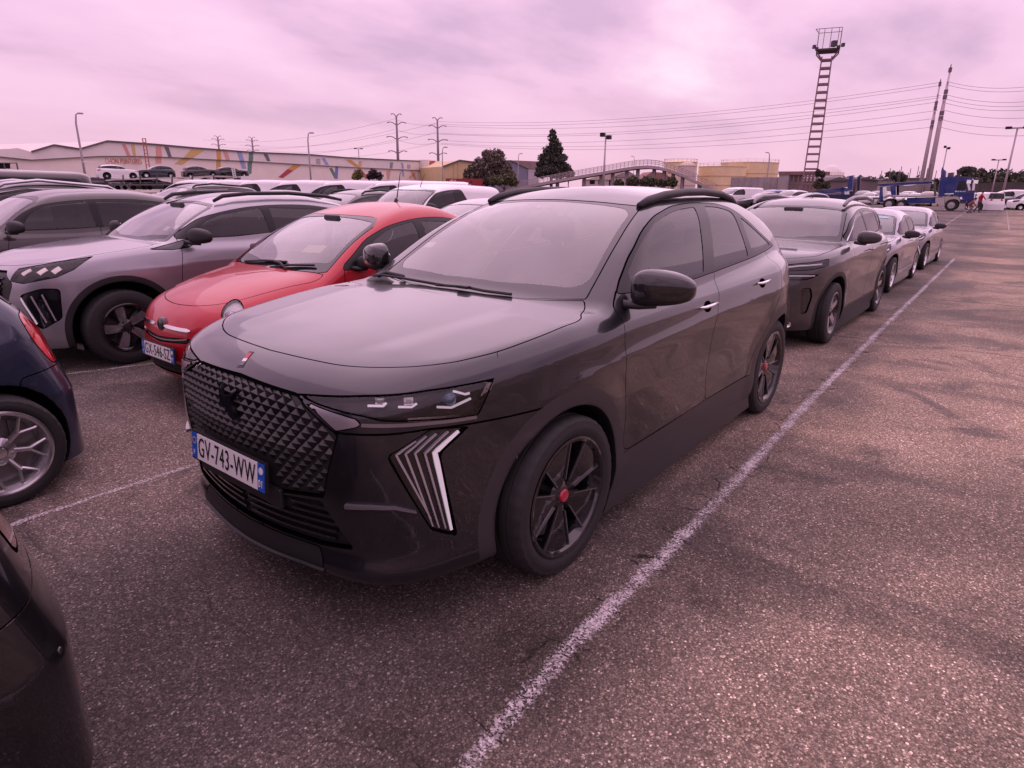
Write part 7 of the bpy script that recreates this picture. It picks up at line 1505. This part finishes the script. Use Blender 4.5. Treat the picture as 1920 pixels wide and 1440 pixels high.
def person(label, px, D, pose, top, legs, h=1.74, face=0.):
    g = far(px, 360, D); g[2] = 0; v = g-np.array(CPOS); v[2] = 0; v /= np.linalg.norm(v); s = np.array((-v[1], v[0], 0)); s = s if (s @ AX_R) > 0 else -s
    J = {'walk': dict(hip=(0, .92), chest=(.05, 1.30), neck=(.07, 1.48), head=(.09, 1.63), sl=(.05, 1.42), el=(-.12, 1.18), hl=(-.05, .95), sr=(.05, 1.42), er=(.25, 1.2), hr=(.36, 1.02), kl=(.14, .50), al=(.05, .09), tl=(.22, .04), kr=(-.04, .50), ar=(-.30, .14), tr=(-.16, .06)),
         'crouch': dict(hip=(-.1, .48), chest=(.16, .80), neck=(.26, .95), head=(.34, 1.08), sl=(.2, .9), el=(.34, .66), hl=(.52, .62), sr=(.2, .9), er=(.36, .62), hr=(.5, .5), kl=(.3, .56), al=(.08, .09), tl=(.28, .04), kr=(.22, .42), ar=(-.12, .09), tr=(.08, .04))}[pose]
    wy = dict(sl=.19, el=.26, hl=.24, sr=-.19, er=-.26, hr=-.22, kl=.10, al=.09, tl=.09, kr=-.10, ar=-.09, tr=-.09); names = list(J); R = dict(hip=.15, chest=.165, neck=.06, head=.105, sl=.075, el=.05, hl=.042, sr=.075, er=.05, hr=.042, kl=.068, al=.05, tl=.045, kr=.068, ar=.05, tr=.045)
    V = [g+s*J[k][0]+v*wy.get(k, 0)+np.array((0, 0, J[k][1]*h/1.74)) for k in names]; ed = [('hip', 'chest'), ('chest', 'neck'), ('neck', 'head'), ('chest', 'sl'), ('sl', 'el'), ('el', 'hl'), ('chest', 'sr'), ('sr', 'er'), ('er', 'hr'), ('hip', 'kl'), ('kl', 'al'), ('al', 'tl'), ('hip', 'kr'), ('kr', 'ar'), ('ar', 'tr')]
    me = bpy.data.meshes.new('person'); me.from_pydata([tuple(p) for p in V], [(names.index(a), names.index(b)) for a, b in ed], []); me.update(); sk = me.attributes; o = bpy.data.objects.new('person', me); COL.objects.link(o)
    md = o.modifiers.new('skin', 'SKIN'); 
    try:
        bpy.context.view_layer.objects.active = o
        if not me.skin_vertices: 
            with bpy.context.temp_override(object=o, active_object=o): bpy.ops.mesh.customdata_skin_add()
        for i, k in enumerate(names): me.skin_vertices[0].data[i].radius = (R[k], R[k])
        me.skin_vertices[0].data[0].use_root = True
    except Exception as ex: print('skin', ex)
    o.modifiers.new('sub', 'SUBSURF').levels = 1; o.modifiers['sub'].render_levels = 2
    bpy.context.view_layer.update(); dg = bpy.context.evaluated_depsgraph_get(); m2 = bpy.data.meshes.new_from_object(o.evaluated_get(dg)); o.modifiers.clear(); o.data = m2; m2.materials.clear(); skin = mat('skin', (.42, .24, .18), .6); shoe = mat('shoe', (.03, .03, .03), .6)
    for q in (top, legs, skin, shoe): m2.materials.append(q)
    hd = V[names.index('head')]; zn = V[names.index('neck')][2]; zh = V[0][2]
    for p in m2.polygons:
        c = np.array(p.center); p.use_smooth = True; p.material_index = 2 if (np.linalg.norm(c-hd) < .17 and c[2] > zn) else (3 if c[2] < .10 else (1 if (c[2] < zh-.02) else 0))
        if min(np.linalg.norm(c-V[names.index('hl')]), np.linalg.norm(c-V[names.index('hr')])) < .08: p.material_index = 2
    tag(o, label, 'person'); b = MB(); Vv, Ff = superell(tuple(hd+np.array((0, 0, .035))-s*.02), (.112, .108, .09), (12, 8), (1, 1)); b.add(Vv, Ff); b.build('hair', mat('hair', (.03, .022, .02), .8), o, smooth=True); return o
FARM = {}
def far_car(kind, pm, px, D, rz_rel, lab, z=0., sc=1., group=CARG, name='parked_car', cat='car', at=None):
    """A small car of the distance; the same shapes are shared by all of a kind."""
    base = {'suv': PC, 'hatch': PH, 'van': PV, 'kangoo': PK}[kind]
    if kind not in FARM:
        p = dict(base); S = spec(p); B = Body(S); o0 = joined(gen_panels(B, p, WHITE, .06, 2, far_=True), name, WHITE, S=S); FARM[kind] = o0.data; bpy.data.objects.remove(o0)
    o = bpy.data.objects.new(name, FARM[kind]); COL.objects.link(o)
    if pm is not WHITE: recolor(o, WHITE, pm)
    g = far(px, 360, D) if at is None else np.asarray(at, float); v = g-np.array(CPOS); hd = math.atan2(v[1], v[0]); o.location = (g[0], g[1], z); o.rotation_euler = (0, 0, hd+rz_rel); o.scale = (sc,)*3
    return tag(o, lab, cat, group)
def far_traffic():
    P = {'white': WHITE, 'silver': SILVER, 'grey': GREY, 'black': BLK, 'blue': paint('sky_blue_paint', (.10, .17, .36), .3, .35, .05), 'cream': paint('cream_paint', (.62, .50, .24), 0, .35, .05), 'red': RED, 'teal': paint('dark_teal_paint', (.02, .035, .045), .3, .35, .04)}
    pi = math.pi
    far_car('van', WHITE, 1357, 60, 2.3, 'white high panel van left of the concrete wall', name='white_van', cat='van', sc=1.0)
    for k, (kd, c, x, D, r, lab) in enumerate((('hatch', 'white', 1388, 62, 2.4, 'white car parked just right of the white van, before the wall'), ('hatch', 'black', 1406, 58, 2.2, 'black car standing in front of the concrete wall'), ('suv', 'blue', 1421, 63, 2.4, 'sky blue car standing in front of the concrete wall'), ('suv', 'white', 1462, 62, 2.5, 'white SUV at the right end of the concrete wall'), ('hatch', 'silver', 1487, 60, 2.1, 'silver car under the steel gantry'), ('suv', 'grey', 1440, 70, 2.3, 'grey car half hidden by the sky blue and white ones'))): far_car(kd, P[c], x, D, r, lab)
    rows = [(1613, 95, 'silver', 'silver car seen between the loading ramps and the lorry'), (1626, 92, 'white', 'white car right of the loading ramps'), (1639, 96, 'silver', 'silver car behind the tail platform of the lorry'), (1651, 100, 'grey', 'grey car behind the rear post of the lorry'), (1664, 94, 'white', 'white car seen through the gap over the first rear wheel of the lorry'), (1686, 90, 'silver', 'silver car under the empty deck, leftmost in the wide gap'), (1697, 96, 'white', 'white car under the empty deck, left of the middle'), (1712, 90, 'white', 'white car in the middle of the wide gap under the empty deck'), (1724, 97, 'silver', 'silver car under the empty deck, right of the middle'), (1735, 90, 'cream', 'cream yellow car under the empty deck, rightmost in the wide gap')]
    for x, D, c, lab in rows: far_car('suv' if x % 2 else 'hatch', P[c], x, D, 2.9, lab)
    far_car('van', WHITE, 1837, 78, .4, 'white van with red marks right behind the person in red', name='white_van', cat='van', sc=.9); far_car('van', WHITE, 1862, 84, pi/2+.2, 'white high van right of the person in red', name='white_van', cat='van', sc=1.05); far_car('suv', P['grey'], 1889, 82, pi/2+.1, 'grey car in the far row near the right edge'); far_car('kangoo', WHITE, 1912, 80, 2.0, 'white car cut by the right edge of the photo', sc=.9); far_car('kangoo', P['silver'], 1882, 92, pi/2, 'pale van behind the grey car near the right edge', name='white_van', cat='van')
    # loaded transporter at the left, four cars on its upper deck
    D = 78.; at, n, t = plane_of(185, D, 480, D*1.06); steel = M_('chassis_grey', (.10, .09, .09), .6); tr = thing('car_transporter', 'loaded car transporter with four cars on its upper deck, left, before the striped warehouse', 'lorry'); S = lambda nm, q, dep, m, out=0.: slab(nm, at, n, q, dep, m, tr, out); pale = M_('deck_pale', (.50, .45, .43), .6)
    S('upper_deck', [(198, 337.5), (215, 335.5), (345, 331.5), (345, 334.5), (215, 338), (200, 340)], 2.4, pale); S('front_deck', [(345, 332.5), (400, 329), (470, 331), (470, 334), (400, 332), (346, 335.5)], 2.4, pale); S('lower_deck', [(198, 345), (470, 344), (470, 347), (198, 348)], 2.4, steel)
    for x in (230, 262, 293, 322, 360, 400, 440): S('deck_post', [(x, 328), (x+2, 328), (x+2, 346), (x, 346)], .2, steel, .05)
    S('ramp', [(355, 346), (396, 333), (398, 335), (360, 348)], 2.2, pale, -.1); S('cab', [(452, 330), (470, 330), (474, 345), (474, 352), (450, 352)], 2.4, WHITE, .02)
    mb = MB(); a, b = at(433, 313.5, .2), at(437, 334, .2); c, d = at(437.5, 313, .2), at(441, 334, .2); mb.bar(a, b, .1); mb.bar(c, d, .1)
    for k in range(6): f = (k+.5)/6; mb.bar(a+(b-a)*f, c+(d-c)*f, .1)
    lad = thing('white_ladder', 'white ladder standing on the transporter by its front car', 'ladder'); mb.build('ladder_frame', mat('mirror_white', (.72, .72, .74), .4), lad)
    hd = math.atan2(t[1], t[0])
    for kd, c, x, y, flip, lab in (('suv', 'white', 226, 331, 0, 'white SUV with its tailgate open on the upper deck, leftmost car of the transporter'), ('hatch', 'teal', 303, 329.5, 1, 'dark blue green hatchback on the upper deck of the transporter, second from the left'), ('hatch', 'grey', 380, 327.5, 0, 'grey saloon tilted on the front deck of the transporter, third from the left'), ('hatch', 'black', 440, 328.5, 0, 'dark car at the front end of the transporter deck, beside the white ladder')):
        q = at(x, y+4.5, -1.2); o = far_car(kd, P[c], 0, D, 0, lab, z=q[2]-.02, at=(q[0], q[1], 0), sc=.86 if c == 'white' else .93, group='cars carried on the transporter', name='carried_car'); o.rotation_euler = (0, (-.08 if kd == 'hatch' and not flip else 0), hd if not flip else hd+pi)
        off = np.array((math.cos(hd), math.sin(hd)))*(1.3 if not flip else -1.3); o.location[0] += off[0]; o.location[1] += off[1]
        if c == 'white':
            e = hd; tg = MB(); q2 = np.array((o.location[0]-4.0*math.cos(e), o.location[1]-4.0*math.sin(e), o.location[2]+1.62)); tg.bar(q2+np.array((math.cos(e), math.sin(e), 0))*.75, q2+np.array((0, 0, .0)), 1.3, .08); ob = tg.build('tailgate', WHITE); ob.parent = o; bpy.context.view_layer.update(); ob.matrix_parent_inverse = o.matrix_world.inverted()
    for k, x in enumerate((222, 252, 282, 316)):
        q = at(x, 345, -1.2); far_car('hatch', P[('grey', 'silver', 'black', 'teal')[k]], 0, D, 0, ('grey car on the lower deck under the white SUV', 'silver car on the lower deck between the first two posts', 'black car on the lower deck under the dark hatchback', 'dark car at the end of the lower deck before the ramp')[k], z=max(0, q[2]-.6), at=(q[0], q[1], 0), sc=.9, group='cars carried on the transporter', name='carried_car').rotation_euler = (0, 0, hd)
    # the people by the lorry
    red = mat('red_jacket', (.35, .015, .03), .8); dk = mat('dark_trousers', (.03, .025, .035), .8); gy = mat('grey_overall', (.20, .17, .18), .8)
    person('person in a red jacket and dark trousers walking up to the lorry cab', 1841, 66, 'walk', red, dk); person('person crouching at the front bumper of the blue lorry, in dull red and grey', 1823, 64.5, 'crouch', mat('dull_red', (.20, .07, .06), .8), gy)
buildings(); bridge(); masts(); greenery(); blue_truck(); far_traffic()
